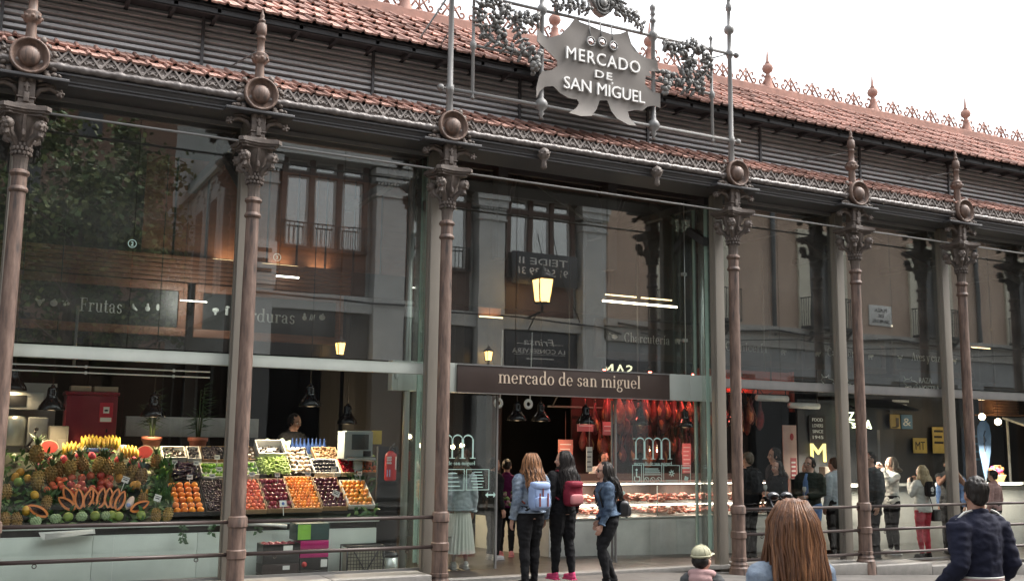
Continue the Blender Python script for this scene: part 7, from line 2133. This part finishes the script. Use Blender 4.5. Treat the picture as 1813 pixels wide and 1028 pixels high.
def person(label, x, y, z, face, H, sex='f', top=C_BLK, topkw=None, legs=C_BLK, shoes=C_BLK, skin=SKIN, hair=('short', H_BLK), lean=0, head=(0, 0), arms=None, legp=None, bulk=1.0, fine=True, skirt=None, extras=(), sleeves=1.0, hem=.50, group=None, hs=1.0):
    root = empty('person', (x, y, z), R(face), label, 'person', group)
    tk = dict(off=.012, collar=True); tk.update(topkw or {})
    vox = .0105 if fine else .0145
    sh = (.096 if sex == 'f' else .106) * bulk; hipx = .05
    Lm = Matrix.Translation((0, 0, .53)) @ Matrix.Rotation(R(-lean), 4, 'X') @ Matrix.Translation((0, 0, -.53))
    U = lambda p: (Lm @ Vector(p)) * H
    W = lambda p: Vector(p) * H
    A = {}
    for s, k in ((-1, 'l'), (1, 'r')):
        a = (arms or {}).get(k)
        S = Vector((s * sh, -.006, .798))
        E = Vector(a[0]) if a else Vector((s * (sh + .026), -.022, .635)); Wr = Vector(a[1]) if a else Vector((s * (sh + .03), .018, .49))
        A[k] = [Lm @ S, Lm @ E, Lm @ Wr]
    G = {}
    for s, k in ((-1, 'l'), (1, 'r')):
        a = (legp or {}).get(k)
        G[k] = [Vector((s * hipx, 0, .515)), Vector(a[0]) if a else Vector((s * .054, .012, .285)), Vector(a[1]) if a else Vector((s * .056, -.008, .048))]
    tor = [(.50, .084, .062), (.54, .094, .068), (.60, .078, .056), (.65, .073, .053), (.72, .083, .064), (.775, .092, .06), (.81, .088, .048), (.838, .055, .038), (.85, .03, .033)] if sex == 'f' else \
          [(.50, .08, .06), (.54, .088, .066), (.60, .086, .064), (.66, .088, .066), (.73, .102, .07), (.78, .108, .064), (.815, .098, .05), (.842, .058, .04), (.855, .034, .036)]
    tor = [(a, b * bulk, c * bulk) for a, b, c in tor]
    def torso(mb, off, z0=.0, z1=2):
        R_ = [t for t in tor if z0 <= t[0] <= z1]
        mb.tube([U((0, 0, t[0])) for t in R_], [((t[1] + off) * H, (t[2] + off) * H) for t in R_], 16)
    def arm(mb, k, off, upto=1.0):
        S, E, Wr = A[k]
        P = [S, S.lerp(E, .3), S.lerp(E, .65), E, E.lerp(Wr, .3), E.lerp(Wr, .7), Wr]; Rr = [.036, .034, .029, .025, .0245, .019, .0155]
        if sex == 'm': Rr = [q * 1.15 for q in Rr]
        n = max(2, int(round(7 * upto)))
        mb.tube([p * H for p in P[:n]], [(q * bulk + off) * H for q in Rr[:n]], 10)
        mb.ball(S * H, (.034 + off * .6) * H * bulk, 10, 8)
    def leg(mb, k, off, z0=0):
        h, kn, an = G[k]
        P = [h, h.lerp(kn, .35), h.lerp(kn, .75), kn, kn.lerp(an, .28), kn.lerp(an, .65), an]; Rr = [.058, .053, .041, .033, .035, .026, .021]
        mb.tube([p * H for p in P], [(q * bulk + off) * H for q in Rr], 12)
        mb.ball(h * H, (.058 * bulk + off) * H, 10, 8); mb.ball(kn * H, (.033 + off) * H, 8, 6)
    # head frame
    nk = Lm @ Vector((0, -.002, .865))
    Hm = Matrix.Translation(nk) @ Matrix.Rotation(R(head[0]), 4, 'Z') @ Matrix.Rotation(R(head[1]), 4, 'X') @ Matrix.Scale(hs, 4) @ Matrix.Translation((0, 0, -.865))
    def hd(p): return (Hm @ Vector(p)) * H
    HM = Matrix.Scale(H, 4) @ Hm
    mb = MB()
    torso(mb, -.004)
    for k in 'lr': arm(mb, k, -.001); leg(mb, k, -.004)
    mb.tube([U((0, -.004, .83)), nk * H, hd((0, .004, .9))], [(.034 if sex == 'f' else .042) * H * bulk, (.03 if sex == 'f' else .037) * H, (.03 if sex == 'f' else .036) * H], 10)
    mb.ball((0, 0, .937), (.0445, .054, .058), 16, 12, M=HM); mb.ball((0, .022, .902), (.033, .034, .04), 12, 10, M=HM); mb.ball((0, .042, .878), (.017, .014, .013), 8, 6, M=HM)
    mb.tube([(0, .05, .932), (0, .061, .918), (0, .067, .907), (0, .056, .902)], [.006, .007, .0085, .006], 8, M=HM)
    for s in (-1, 1):
        mb.ball((s * .045, -.002, .913), (.007, .012, .018), 8, 6, M=HM); mb.ball((s * .021, .040, .905), (.014, .014, .014), 8, 6, M=HM)
        mb.ball((s * .02, .046, .937), (.016, .009, .006), 8, 6, M=HM)
    body = remesh(mb, vox * .8, 2)
    mb = MB(); add_mesh(mb, body, 0)
    for s in (-1, 1):
        mb.ball((s * .019, .0475, .923), (.0095, .006, .0055), 8, 6, 1, M=HM); mb.ball((s * .019, .0525, .923), (.004, .003, .0042), 6, 5, 2, M=HM)
        mb.tube([(s * .009, .053, .938), (s * .02, .054, .9405), (s * .032, .047, .936)], [.002, .0028, .0015], 5, 2, M=HM)
    mb.tube([(-.014, .05, .8925), (-.006, .0555, .894), (0, .0565, .893), (.006, .0555, .894), (.014, .05, .8925)], [.002, .0042, .0045, .0042, .002], 6, 3, M=HM)
    # hands
    for s, k in ((-1, 'l'), (1, 'r')):
        S, E, Wr = [p * H for p in A[k]]
        d = (Wr - E).normalized(); side = Vector((s, 0, 0)); side = (side - d * side.dot(d)).normalized(); fwd = d.cross(side) * s
        if fwd.y < 0 and abs(d.z) > .5: fwd = -fwd
        hm = MB(); q = H / 1.7
        hm.tube([Wr - d * .02, Wr + d * .02 * q, Wr + d * .06 * q, Wr + d * .088 * q], [(.019 * q, .019 * q), (.018 * q, .03 * q), (.016 * q, .04 * q), (.013 * q, .037 * q)], 10, side=tuple(fwd))
        for f, L in ((-.027, .062), (-.009, .074), (.009, .078), (.027, .07)):
            b = Wr + d * .08 * q + fwd * f * q
            hm.tube([b, b + d * L * .45 * q - side * .008 * q, b + d * L * .75 * q - side * .022 * q, b + d * L * .9 * q - side * .038 * q], [.0088 * q, .0085 * q, .0078 * q, .006 * q], 7)
        b = Wr + d * .025 * q + fwd * .03 * q
        hm.tube([b, b + d * .03 * q + fwd * .018 * q - side * .01, b + d * .062 * q + fwd * .016 * q - side * .024 * q], [.012 * q, .010 * q, .0075 * q], 7)
        add_mesh(mb, remesh(hm, .0042 if fine else .006, 1), 0)
    mb.build('body', [skin, EYE, PUP, LIP], root)
    # trousers or skirt
    if skirt is None:
        mb = MB()
        mb.tube([U((0, 0, .60)) if lean < 5 else W((0, 0, .56)), W((0, 0, .53)), W((0, 0, .495))], [((tor[1][1] + .002) * H, (tor[1][2] + .004) * H), ((tor[1][1] + .004) * H, (tor[1][2] + .01) * H), (.075 * H, .058 * H)], 14)
        for k in 'lr': leg(mb, k, .004 if sex == 'f' else .011)
        obj_from(wrinkle(remesh(mb, vox, 3), .006 * H, (10, 10, 14), x), 'trousers', legs, root)
    else:
        mb = MB(); n = 96; rows = 12; vs = []
        for j in range(rows + 1):
            t = j / rows; zz = .575 - t * skirt
            for i in range(n):
                a = 2 * PI * i / n; rr_ = (.076 + .06 * t ** .8) * (1 + (.012 + .05 * t) * math.sin(a * 22 + .6 * math.sin(3 * t + a)))
                vs.append((rr_ * H * math.cos(a), rr_ * .82 * H * math.sin(a), zz * H))
        mb.add(vs, [(j * n + i, j * n + (i + 1) % n, (j + 1) * n + (i + 1) % n, (j + 1) * n + i) for j in range(rows) for i in range(n)], 0, True)
        mb.build('skirt', legs, root)
    # upper garment
    mb = MB(); off = tk['off']
    pts = [t for t in tor if t[0] >= .6]
    hz = hem
    ring = [(hz, tor[1][1] + off * .9, tor[1][2] + off)] + [(t[0], t[1] + off, t[2] + off) for t in tor if t[0] > hz + .03 and t[0] < .845]
    mb.tube([U((0, 0, t[0])) for t in ring], [(t[1] * H, t[2] * H) for t in ring], 18)
    for k in 'lr': arm(mb, k, off * .75, sleeves)
    if tk['collar']:
        mb.tube([U((.038 * math.cos(a), .036 * math.sin(a) - .004, .846 + .012 * (-math.sin(a)))) for a in [2 * PI * i / 16 for i in range(17)]], .011 * H, 7)
    obj_from(wrinkle(remesh(mb, vox, 3), .0055 * H, (13, 13, 24), x * 3), tk.get('name', 'jacket'), top, root)
    if top in (DEN_L, DEN_M, DEN_P):
        mb = MB(); t = ring[0]; mb.tube([U((t[1] * 1.03 * math.cos(a), t[2] * 1.05 * math.sin(a), hz + .008)) for a in [2 * PI * i / 28 for i in range(29)]], .0085 * H, 6); mb.build('hem_band', top, root)
        mb = MB(); mb.tube([U((t[1] * .93 * math.cos(a), -abs(t[2] * 1.13 * math.sin(a)), .745 + .012 * math.cos(a) ** 2)) for a in [PI + PI * i / 14 for i in range(15)]], .003 * H, 5)
        mb.build('yoke_seam', top, root)
        for k in 'lr':
            S, E, Wr = A[k]; mb = MB(); mb.tube([E.lerp(Wr, .9) * H, E.lerp(Wr, .99) * H], (.0155 * bulk + off) * 1.12 * H, 12); mb.build('cuff', top, root)
    # shoes
    for k in 'lr':
        an = G[k][2]
        mb = MB(); mb.ball(((an.x) * H, (an.y + .03) * H, .022 * H), (.026 * H, .068 * H, .024 * H), 12, 8, p=.75); mb.ball((an.x * H, an.y * H, .042 * H), (.025 * H, .032 * H, .03 * H), 10, 8)
        mb.cbox((an.x - .026) * H, (an.x + .026) * H, (an.y - .035) * H, (an.y + .095) * H, 0, .01 * H, .004)
        if an.z > .07: mb.v = [(a, b, c + (an.z - .048) * H) for a, b, c in mb.v]
        mb.build('shoe', shoes, root)
    # hair
    st, hmat = hair[0], hair[1]
    mb = MB()
    if st != 'cap':
        mb.ball((0, -.009, .943), (.0495, .055, .058), 18, 12, M=HM)
        if st in ('long', 'bob', 'crop'): 
            for s in (-1, 1): mb.ball((s * .033, -.012, .928), (.02, .04, .045), 10, 8, M=HM)
        if st == 'short' or st == 'crop': mb.ball((0, -.03, .915), (.04, .03, .04), 12, 8, M=HM)
    rr = random.Random(int(abs(x * 97 + y * 31)))
    strands = []
    if st in ('long', 'bob'):
        Ln = hair[2]; dens = hair[3] if len(hair) > 3 else 18
        for i in range(dens):
            a = R(-192 + 204 * (i + rr.random() * .6) / dens)          # round the back from one temple to the other
            c, s = math.cos(a), math.sin(a)
            top_ = hd((.02 * c, -.01 + .018 * s, .995)); e1 = hd((.05 * c, -.008 + .054 * s, .94)); e2 = hd((.056 * c, -.012 + .06 * s, .885))
            out = [top_, e1, e2]
            drop = Ln * rr.uniform(.86, 1.04) * (1 if s < .1 else .8)
            for j in range(1, 6):
                t = j / 5
                xx = (.056 - .004 * t) * c * (1 + .2 * min(1, t * 2)) * (1 + .25 * (bulk - 1)); yy = -.02 + (.062 * s if s < 0 else .05 * s) - .035 * min(1, t * 1.5) * (1 if s < 0.2 else .0)
                p = Lm @ Vector((xx + rr.uniform(-.006, .006), yy + rr.uniform(-.004, .004), .885 - drop * t))
                if s > .0: p.y += .03
                out.append(p * H)
            strands.append(out)
            mb.tube(out, [.010 * H, .013 * H, .015 * H] + [.016 * H, .0155 * H, .014 * H, .011 * H, .004 * H], 7)
    if st == 'bun': mb.ball((0, -.06, .965), (.026, .026, .026), 10, 8, M=HM)
    if st != 'cap':
        hm = remesh(mb, vox * .85, 2)
        inv = HM.inverted(); bm = bmesh.new(); bm.from_mesh(hm)
        kill = []
        for f in bm.faces:
            q = inv @ f.calc_center_median()
            if q.y > .022 and q.z < (.972 if st != 'fringe' else .948) and abs(q.x) < .042 and q.z > .85: kill.append(f)
        bmesh.ops.delete(bm, geom=kill, context='FACES'); bm.to_mesh(hm); bm.free()
        hm = wrinkle(hm, .006 * H, (70, 70, 6), x)
        ho = obj_from(hm, 'hair', hmat, root)
        if strands and fine:
            mb = MB(); nS = hair[4] if len(hair) > 4 else 70
            for i in range(nS):
                o = strands[rr.randrange(len(strands))]; b = strands[min(len(strands) - 1, strands.index(o) + 1)]; t = rr.random(); w = rr.uniform(.004, .012) * H
                P = [p.lerp(q, t) for p, q in zip(o, b)]; ctr = [hd((0, -.01, .93))] * 3 + [Lm @ Vector((0, -.0, .8)) * H] * 5
                wv = rr.uniform(0, 6); P = [p + Vector((math.sin(k * 1.7 + wv) * .011 * H * min(1, k / 3), 0, 0)) + Vector(((p - cc).x, (p - cc).y, 0)).normalized() * (.016 * H + w * .5) + Vector((rr.uniform(-.004, .004), rr.uniform(-.004, .004), 0)) * H * min(1, k / 4) for k, (p, cc) in enumerate(zip(P, ctr))]
                # smooth the strand
                Q = []
                for a, b2 in zip(P, P[1:]): Q += [a, a.lerp(b2, .5)]
                Q.append(P[-1] - Vector((0, 0, rr.uniform(0, .03))))
                mb.tube(Q, [w * .25] + [w * .42] * (len(Q) - 2) + [w * .1], 5, 1 if (len(hair) > 5 and rr.random() < .55) else 0)
            mb.build('hair_strands', [hmat, hair[5] if len(hair) > 5 else hmat], ho)
    else:
        mb = MB(); mb.ball((0, -.004, .955), (.053, .06, .048), 18, 12, M=HM); mb.ball((0, .062, .945), (.04, .04, .008), 14, 8, M=HM); mb.tube([(.0535 * math.cos(2 * PI * i / 20), -.004 + .0605 * math.sin(2 * PI * i / 20), .946) for i in range(21)], .005, 6, M=HM); mb.ball((0, -.004, 1.003), .006, 8, 6, M=HM)
        for i in range(6):
            a = PI * i / 6; mb.tube([(.0535 * math.cos(a) * math.cos(t), -.004 + .0605 * math.sin(a) * math.cos(t), .955 + .0485 * math.sin(t)) for t in [PI * j / 12 for j in range(13)]], .0014, 4, M=HM)
        mb.build('cap', hair[2], root)
        mb = MB(); mb.ball((0, -.02, .918), (.05, .045, .04), 16, 10, M=HM); obj_from(wrinkle(remesh(mb, .009, 1), .005, (60, 60, 8)), 'hair', hmat, root)
    if 'shades' in extras or 'glasses' in extras:
        mb = MB(); up = .0
        for s in (-1, 1):
            if 'shades' in extras: mb.ball((s * .02, .055, .922), (.0165, .006, .0125), 12, 8, M=HM)
            else: mb.tube([(s * .02 + .015 * math.cos(2 * PI * i / 14), .056, .922 + .011 * math.sin(2 * PI * i / 14)) for i in range(15)], .0016, 5, M=HM)
            mb.tube([(s * .034, .053, .926), (s * .047, .03, .927), (s * .048, 0, .924)], .0022, 5, M=HM)
        mb.tube([(-.006, .058, .925), (.006, .058, .925)], .002, 5, M=HM)
        mb.build('sunglasses' if 'shades' in extras else 'glasses', LENS, root)
    if 'headshades' in extras:
        mb = MB()
        for s in (-1, 1):
            mb.ball((s * .024, .036, 1.003), (.021, .014, .012), 12, 8, M=HM); mb.tube([(s * .042, .03, 1.0), (s * .056, -.004, .97), (s * .056, -.02, .945)], .003, 5, M=HM)
        mb.build('sunglasses', LENS, root)
    return root, (U, hd, H)

def bag_at(root, name, lab, cat):
    e = empty(name, root.location, root.rotation_euler.z, lab, cat); return e
def backpack(root, P, lab, m, mp, strap, w=.15, h=.2, zc=.70, buckles=True):
    U, hd, H = P; e = bag_at(root, 'backpack', lab, 'backpack'); c = U((0, -.125, zc)); k = H / 1.7
    mb = MB(); mb.ball((c.x, c.y, c.z), (w * k, .085 * k, h * k), 20, 14, p=.45); obj_from(wrinkle(remesh(mb, .01, 2), .008, (9, 9, 9)), 'main_bag', m, e)
    mb = MB(); mb.ball((c.x, c.y - .085 * k, c.z - h * .42 * k), (w * .82 * k, .035 * k, h * .42 * k), 16, 10, p=.45); mb.build('front_pocket', mp, e)
    mb = MB(); mb.ball((c.x, c.y - .02 * k, c.z + h * .78 * k), (w * .96 * k, .088 * k, h * .3 * k), 18, 10, p=.5)
    if buckles: mb.ball((c.x, c.y - .078 * k, c.z + h * .3 * k), (w * .8 * k, .014 * k, h * .42 * k), 16, 8, p=.5)
    mb.build('flap', m, e)
    mb = MB()
    for s in (-1, 1):
        T = [U((s * .05, -.065, .80)), U((s * .075, -.03, .845)), U((s * .078, .05, .82)), U((s * .085, .07, .75)), U((s * .1, .03, .66)), U((s * .085, -.06, .62))]
        mb.tube([p * 1.0 for p in T], (.016 * k, .007 * k) if False else .012 * k, 7)
        if buckles:
            bx = c.x + s * w * .45 * k
            mb.box(bx - .01, bx + .01, c.y - .126 * k, c.y - .118 * k, c.z - h * .7 * k, c.z + h * .25 * k)
    mb.tube([(c.x - .03, c.y, c.z + h * 1.02 * k), (c.x, c.y, c.z + h * 1.2 * k), (c.x + .03, c.y, c.z + h * 1.02 * k)], .008, 6)
    if buckles: mb.box(c.x - .006, c.x + .006, c.y - .105 * k, c.y - .094 * k, c.z - .05 * k, c.z + h * .75 * k)
    mb.build('strap', strap, e)
    return e
def fz(x): return ground_z(x) * .5
BRS = fab('tan_strap', (.22, .06, .045), (.16, .04, .03)); 

# --- in the street
r, P = person('woman with very long auburn hair and sunglasses pushed up, seen from behind in the foreground', 3.27, -9.11, 0, -4, 1.60, top=DEN_L, legs=DEN_M, hair=('long', H_AUB, .44, 34, 330, hairm('chestnut_streak', (.21, .098, .046), (.07, .03, .014))), extras=('headshades',), head=(4, 2))
r, P = person('man in a navy jacket and washed jeans, seen from behind at the right', 6.34, -7.65, 0, -6, 1.635, 'm', top=C_NAVY, topkw=dict(off=.016, name='jacket'), legs=C_JEAN, shoes=C_SH, skin=SKIN_D, hair=('short', H_BLK), head=(-22, 0), bulk=1.0, hem=.575,
              arms=dict(l=((-.142, -.04, .635), (-.152, .07, .535)), r=((.142, -.04, .635), (.15, .07, .53))))
U, hd, H = P
mb = MB()
for s, k in ((0, 0),):
    for zz, m_ in ((.583, 0), (.575, 1), (.567, 0)):
        mb.tube([U((.104 * math.cos(a), .082 * math.sin(a), zz)) for a in [2 * PI * i / 28 for i in range(29)]], .0075, 6, m_)
mb.build('striped_hem', [C_WHITE, C_PINK], r)
mb = MB()
for s in (-1, 1):
    mb.tube([U((s * .15, .058, .546)), U((s * .151, .07, .534))], .04, 12); mb.tube([U((s * .055, -.03, .858)), U((s * .09, -.022, .848)), U((s * .135, -.02, .818))], .008, 6)
mb.build('pale_trim', C_WHITE, r)
mb = MB()
for s in (-1, 1): mb.tube([U((s * .02, -.088, .45)), U((s * .035, -.09, .447)), U((s * .062, -.082, .452))], .004, 5)
mb.build('back_pocket', C_NAVY, r)
mb = MB(); mb.ball(Vector((0, 0, 0)), (.03, .03, .05), 10, 8); o = mb.build('snack', mat('orange_snack', (.6, .25, .05), .6)); o.location = r.matrix_basis @ (U((-.152, .12, .475))); tag(o, 'small orange snack held in the left hand of the man in the navy jacket', 'snack')
r, P = person('small child in a khaki cap and a pinkish hood, seen from behind at the bottom', 5.33, -5.87, 0, -50, .97, 'm', top=C_GREY, legs=C_GREY, hair=('cap', H_BLK, C_CAP), bulk=1.12, head=(-20, 4), topkw=dict(off=.024), hs=1.5)
U, hd, H = P
mb = MB(); mb.tube([U((.085 * math.cos(a), -.012 + .07 * math.sin(a), .838 - .016 * math.sin(a))) for a in [2 * PI * i / 18 for i in range(19)]], [.034 * H] * 19, 9); mb.ball(U((0, -.085, .80)), (.1 * H, .05 * H, .055 * H), 14, 10)
obj_from(wrinkle(remesh(mb, .009, 2), .008), 'hood', C_PINK, r)
r, P = person('woman with ombre brown hair in a light denim jacket walking into the entrance', 6.66, -.6, 0, 3, 1.70, bulk=1.13, top=DEN_L, hair=('long', H_BRN, .17, 20, 110, H_TIP), hem=.545, arms=dict(l=((-.135, -.02, .64), (-.145, .02, .50)), r=((.14, -.02, .64), (.165, .05, .5))), legp=dict(l=((-.05, .0, .285), (-.05, -.02, .05)), r=((.058, .03, .29), (.06, .03, .05))))
backpack(r, P, 'pale blue backpack with red straps on the woman in the light denim jacket', C_BPB, C_BPB, BRS, .135, .175, .675)
r, P = person('woman all in black with long dark hair and pink trainers walking into the doorway', 7.27, -.4, .03, 8, 1.70, bulk=1.13, top=C_BLK, shoes=C_SHP, hair=('long', H_BLK, .23, 20, 100), hem=.53, head=(35, 0), arms=dict(l=((-.135, -.02, .64), (-.15, .03, .50)), r=((.145, -.02, .64), (.165, .05, .51))), legp=dict(l=((-.05, .02, .285), (-.05, .03, .05)), r=((.055, -.01, .285), (.056, -.05, .055))))
backpack(r, P, 'crimson backpack with a pink front pocket on the woman all in black', C_BPR, C_BPP, C_BPR, .125, .16, .665, False)
r, P = person('woman in sunglasses and a blue denim jacket stepping in profile towards the left', 7.62, -1.0, 0, 72, 1.60, bulk=1.13, top=DEN_M, hair=('long', H_BLK, .2, 18, 90), hem=.56, lean=8, head=(4, 0), extras=('shades',), arms=dict(l=((-.12, .02, .64), (-.12, .10, .505)), r=((.125, -.03, .645), (.12, .06, .52))), legp=dict(l=((-.05, .075, .30), (-.05, .03, .06)), r=((.05, .055, .295), (.05, -.05, .07))))
U, hd, H = P
e = bag_at(r, 'shoulder_bag', 'black leather bag on the back of the woman in sunglasses', 'bag'); c = U((0.02, -.13, .60))
mb = MB(); mb.ball(c, (.12, .085, .11), 16, 12, p=.55); mb.ball(c + Vector((0, -.03, -.02)), (.1, .08, .08), 14, 10, p=.5); obj_from(wrinkle(remesh(mb, .01, 2), .008), 'bag', mat('black_leather', (.016, .016, .018), .35), e)
mb = MB()
for s in (-1, 1): mb.tube([c + Vector((s * .06, .0, .1)), U((s * .07, -.06, .8)), U((s * .07, .0, .85)), U((s * .08, .075, .76)), U((s * .09, .06, .64))], .011, 6)
mb.tube([c + Vector((.1, -.05, -.06)), c + Vector((.13, -.1, -.13))], .012, 6); mb.build('strap', mat('black_leather', (.016, .016, .018), .35), e)
mb = MB(); mb.ball(c + Vector((.05, -.11, .0)), .012, 8, 6); mb.ball(c + Vector((-.05, -.11, .0)), .012, 8, 6); mb.build('buckle', INOX, e)

# --- behind the glass
person('woman in a pale denim jacket and long white pleated skirt behind the left door panel', 6.6, 1.42, 0, -4, 1.66, top=DEN_P, legs=C_SKIRT, skirt=.44, shoes=C_SH, hair=('bob', H_GRY, .07, 16), hem=.50, topkw=dict(off=.02), fine=False)
mb = MB(); mb.cbox(-.17, .17, -.05, .05, -.42, -.08, .02); mb.tube([(-.1, 0, -.08), (-.06, 0, .12), (.06, 0, .12), (.1, 0, -.08)], .01, 6)
o = mb.build('tote_bag', mat('pale_tote', (.6, .6, .52), .8)); o.location = (6.36, 1.38, .88); tag(o, 'pale tote bag carried by the woman in the pleated skirt', 'bag')
person('man in black facing right just inside the doorway', 7.6, 2.3, 0, -85, 1.60, 'm', hair=('short', H_BLK), fine=False, shoes=C_SH)
person('woman in a purple top with tied dark hair standing inside the doorway', 7.98, 2.6, 0, -35, 1.56, top=C_PUR, topkw=dict(name='top'), hair=('bun', H_BLK), fine=False, shoes=C_BPP, sleeves=.6, arms=dict(l=((-.13, .0, .64), (-.1, .1, .58)), r=((.13, 0, .64), (.1, .1, .58))))
mb = MB(); rr = random.Random(1)
for k in range(14): mb.ball((7.85 + rr.uniform(-.08, .08), 2.25 + rr.uniform(-.06, .06), .95 + rr.uniform(-.1, .1)), (.035, .03, .03), 6, 4, k % 2)
tag(mb.build('flower_bunch', [C_PINK, LEAFL]), 'small bunch of flowers beside the woman in the purple top', 'flowers')
mb = MB(); mb.box(3.6, 5.3, 3.05, 3.9, 0, .45); tag(mb.build('duckboard', BLK), 'dark raised platform on which the fruit seller stands', 'platform')
person('bearded fruit seller in black behind the Verduras crates', 4.6, 3.35, .45, -150, 1.79, 'm', skin=SKIN_D, hair=('crop', H_BLK), head=(10, -12), fine=False, topkw=dict(name='shirt'))
person('shop assistant in a black short sleeved shirt working beside the scale', 5.72, 1.95, 0, 80, 1.62, top=C_BLK, hair=('bun', H_BLK), lean=10, fine=False, sleeves=.5, topkw=dict(name='shirt'), arms=dict(l=((-.12, .03, .63), (-.08, .14, .58)), r=((.12, .03, .63), (.08, .15, .58))))
person('butcher in a white shirt behind the meat case', 10.3, 3.3, 0, 175, 1.70, 'm', top=C_WHITE, hair=('crop', H_BLK), head=(0, -15), fine=False, topkw=dict(name='shirt'))
person('broad man in a black jacket with his back turned, right of the entrance column', 12.1, 1.5, fz(12.1), 15, 1.79, 'm', hair=('short', H_GRY), fine=False, bulk=1.15, topkw=dict(off=.02))
r, P = person('woman with a black fringe and black jacket holding a wine glass', 12.3, 1.0, fz(12.3), 85, 1.66, hair=('bob', H_BLK, .09, 18), fine=False, head=(12, 4), arms=dict(l=((-.12, .0, .64), (-.06, .12, .66)), r=((.12, 0, .64), (.06, .12, .6))))
U, hd, H = P
def wine(r, p, who):
    mb = MB(); mb.lathe([(.03, 0), (.03, .003), (.004, .008), (.004, .09), (.025, .11), (.036, .15), (.03, .19)], 14, cap=False); o = mb.build('wine_glass', mat('wine_glass', (.55, .58, .56), .08)); o.location = r.matrix_basis @ p; tag(o, 'wine glass held by the ' + who, 'glass')
wine(r, U((-.05, .18, .64)), 'woman with the black fringe')
person('tall young man in a black sweatshirt looking left above the woman with the fringe', 12.75, 1.55, fz(12.7), 70, 1.88, 'm', hair=('crop', H_BLK), fine=False, topkw=dict(name='sweatshirt'))
r, P = person('young man with glasses, open dark green jacket and blue shirt', 13.05, 1.0, fz(13), 105, 1.745, 'm', top=C_GRN, topkw=dict(off=.02), hair=('crop', H_BLK), extras=('glasses',), fine=False, hem=.42, head=(-5, 0), legs=C_BLUE, arms=dict(l=((-.13, .0, .64), (-.05, .13, .61)), r=((.13, 0, .64), (.06, .12, .6))))
U, hd, H = P
mb = MB(); mb.tube([U((0, .06, .83)), U((0, .086, .75)), U((0, .085, .62)), U((0, .088, .5))], [(.025, .02), (.05, .02), (.06, .02), (.07, .02)], 10, side=(0, 1, 0)); mb.build('shirt', C_BLUE, r); wine(r, U((-.05, .19, .6)), 'young man with glasses')
person('man in sunglasses and a long grey coat behind the first finial topped column', 14.6, 1.1, fz(14.6), 75, 1.87, 'm', top=C_GREY, topkw=dict(off=.024, name='coat'), hair=('short', H_BLK), extras=('shades',), fine=False, hem=.40)
person('person with grey brown hair raising a white sleeved arm to take a bite', 15.6, 1.55, fz(15.6), 75, 1.80, top=C_WHITE, legs=C_BLK, shoes=C_SH, hair=('bob', H_GRY, .05, 16), fine=False, head=(0, 8), arms=dict(l=((-.13, .10, .74), (-.04, .12, .875)), r=((.13, .1, .74), (.04, .13, .87))))
r, P = person('blonde woman in a white jacket and red trousers with her back to the glass', 15.62, .85, fz(15.6), 4, 1.66, top=C_WHITE, legs=C_RED, hair=('long', H_BLO, .13, 20), fine=False, hem=.49, topkw=dict(off=.02), arms=dict(l=((-.15, .02, .68), (-.08, .10, .80)), r=((.17, .03, .69), (.08, .1, .82))))
U, hd, H = P
e = bag_at(r, 'crossbody_bag', 'black crossbody bag on the hip of the blonde woman in red trousers', 'bag')
mb = MB(); c = U((.15, -.05, .46)); mb.cbox(c.x - .1, c.x + .1, c.y - .04, c.y + .04, c.z - .11, c.z + .1, .015); mb.build('bag', mat('black_leather', (.016, .016, .018), .35), e)
mb = MB(); mb.tube([c + Vector((-.08, -.0, .1)), U((.02, -.1, .58)), U((-.05, -.1, .75)), U((-.08, -.03, .85))], .008, 6); mb.build('strap', mat('black_leather', (.016, .016, .018), .35), e)
e = bag_at(r, 'small_backpack', 'small black backpack with a white flower emblem on the blonde woman', 'backpack')
mb = MB(); c = U((0, -.10, .745)); mb.ball(c, (.12, .05, .14), 16, 10, p=.4); mb.build('bag', C_BLK, e)
mb = MB()
for a in range(5): mb.ball(c + Vector((.028 * math.cos(a * 1.257), -.05, -.01 + .028 * math.sin(a * 1.257))), (.022, .006, .022), 8, 5)
mb.box(c.x - .03, c.x + .03, c.y - .054, c.y - .048, c.z - .085, c.z - .075); mb.build('emblem', WHITE_L, e)
r, P = person('woman with tied dark hair and bare arms eating with both hands near the right', 17.0, 1.4, fz(17), 150, 1.83, top=C_GREY, topkw=dict(name='top'), skin=SKIN_D, hair=('bun', H_BLK), fine=False, sleeves=.16, head=(10, -4), arms=dict(l=((-.13, .08, .72), (-.04, .11, .86)), r=((.13, .08, .72), (.03, .12, .85))))
person('person in a dusty pink top at the tasting counter behind the blue flag', 18.4, 1.5, fz(18.4), 10, 1.62, top=C_PINK, legs=C_BLK, hair=('short', H_BLK), fine=False)
person('woman with brown hair and a dark jacket behind the person raising an arm', 15.35, 1.9, fz(15.3), 60, 1.62, hair=('bob', H_BRN, .1, 16), fine=False)
person('man in a blue shirt behind the woman eating', 17.6, 1.85, fz(17.5), 120, 1.76, 'm', top=C_BLUE, hair=('crop', H_BLK), fine=False, topkw=dict(name='shirt'))
person('woman in a grey jumper behind the young man with glasses', 13.75, 1.8, fz(13.7), 80, 1.66, top=C_GREY, hair=('long', H_BRN, .12, 16), fine=False, topkw=dict(name='jumper'))
person('man in a pale denim jacket at the tasting counter beside the sunglasses man', 14.35, 1.75, fz(14.3), 10, 1.75, 'm', top=DEN_P, hair=('short', H_BRN), fine=False)
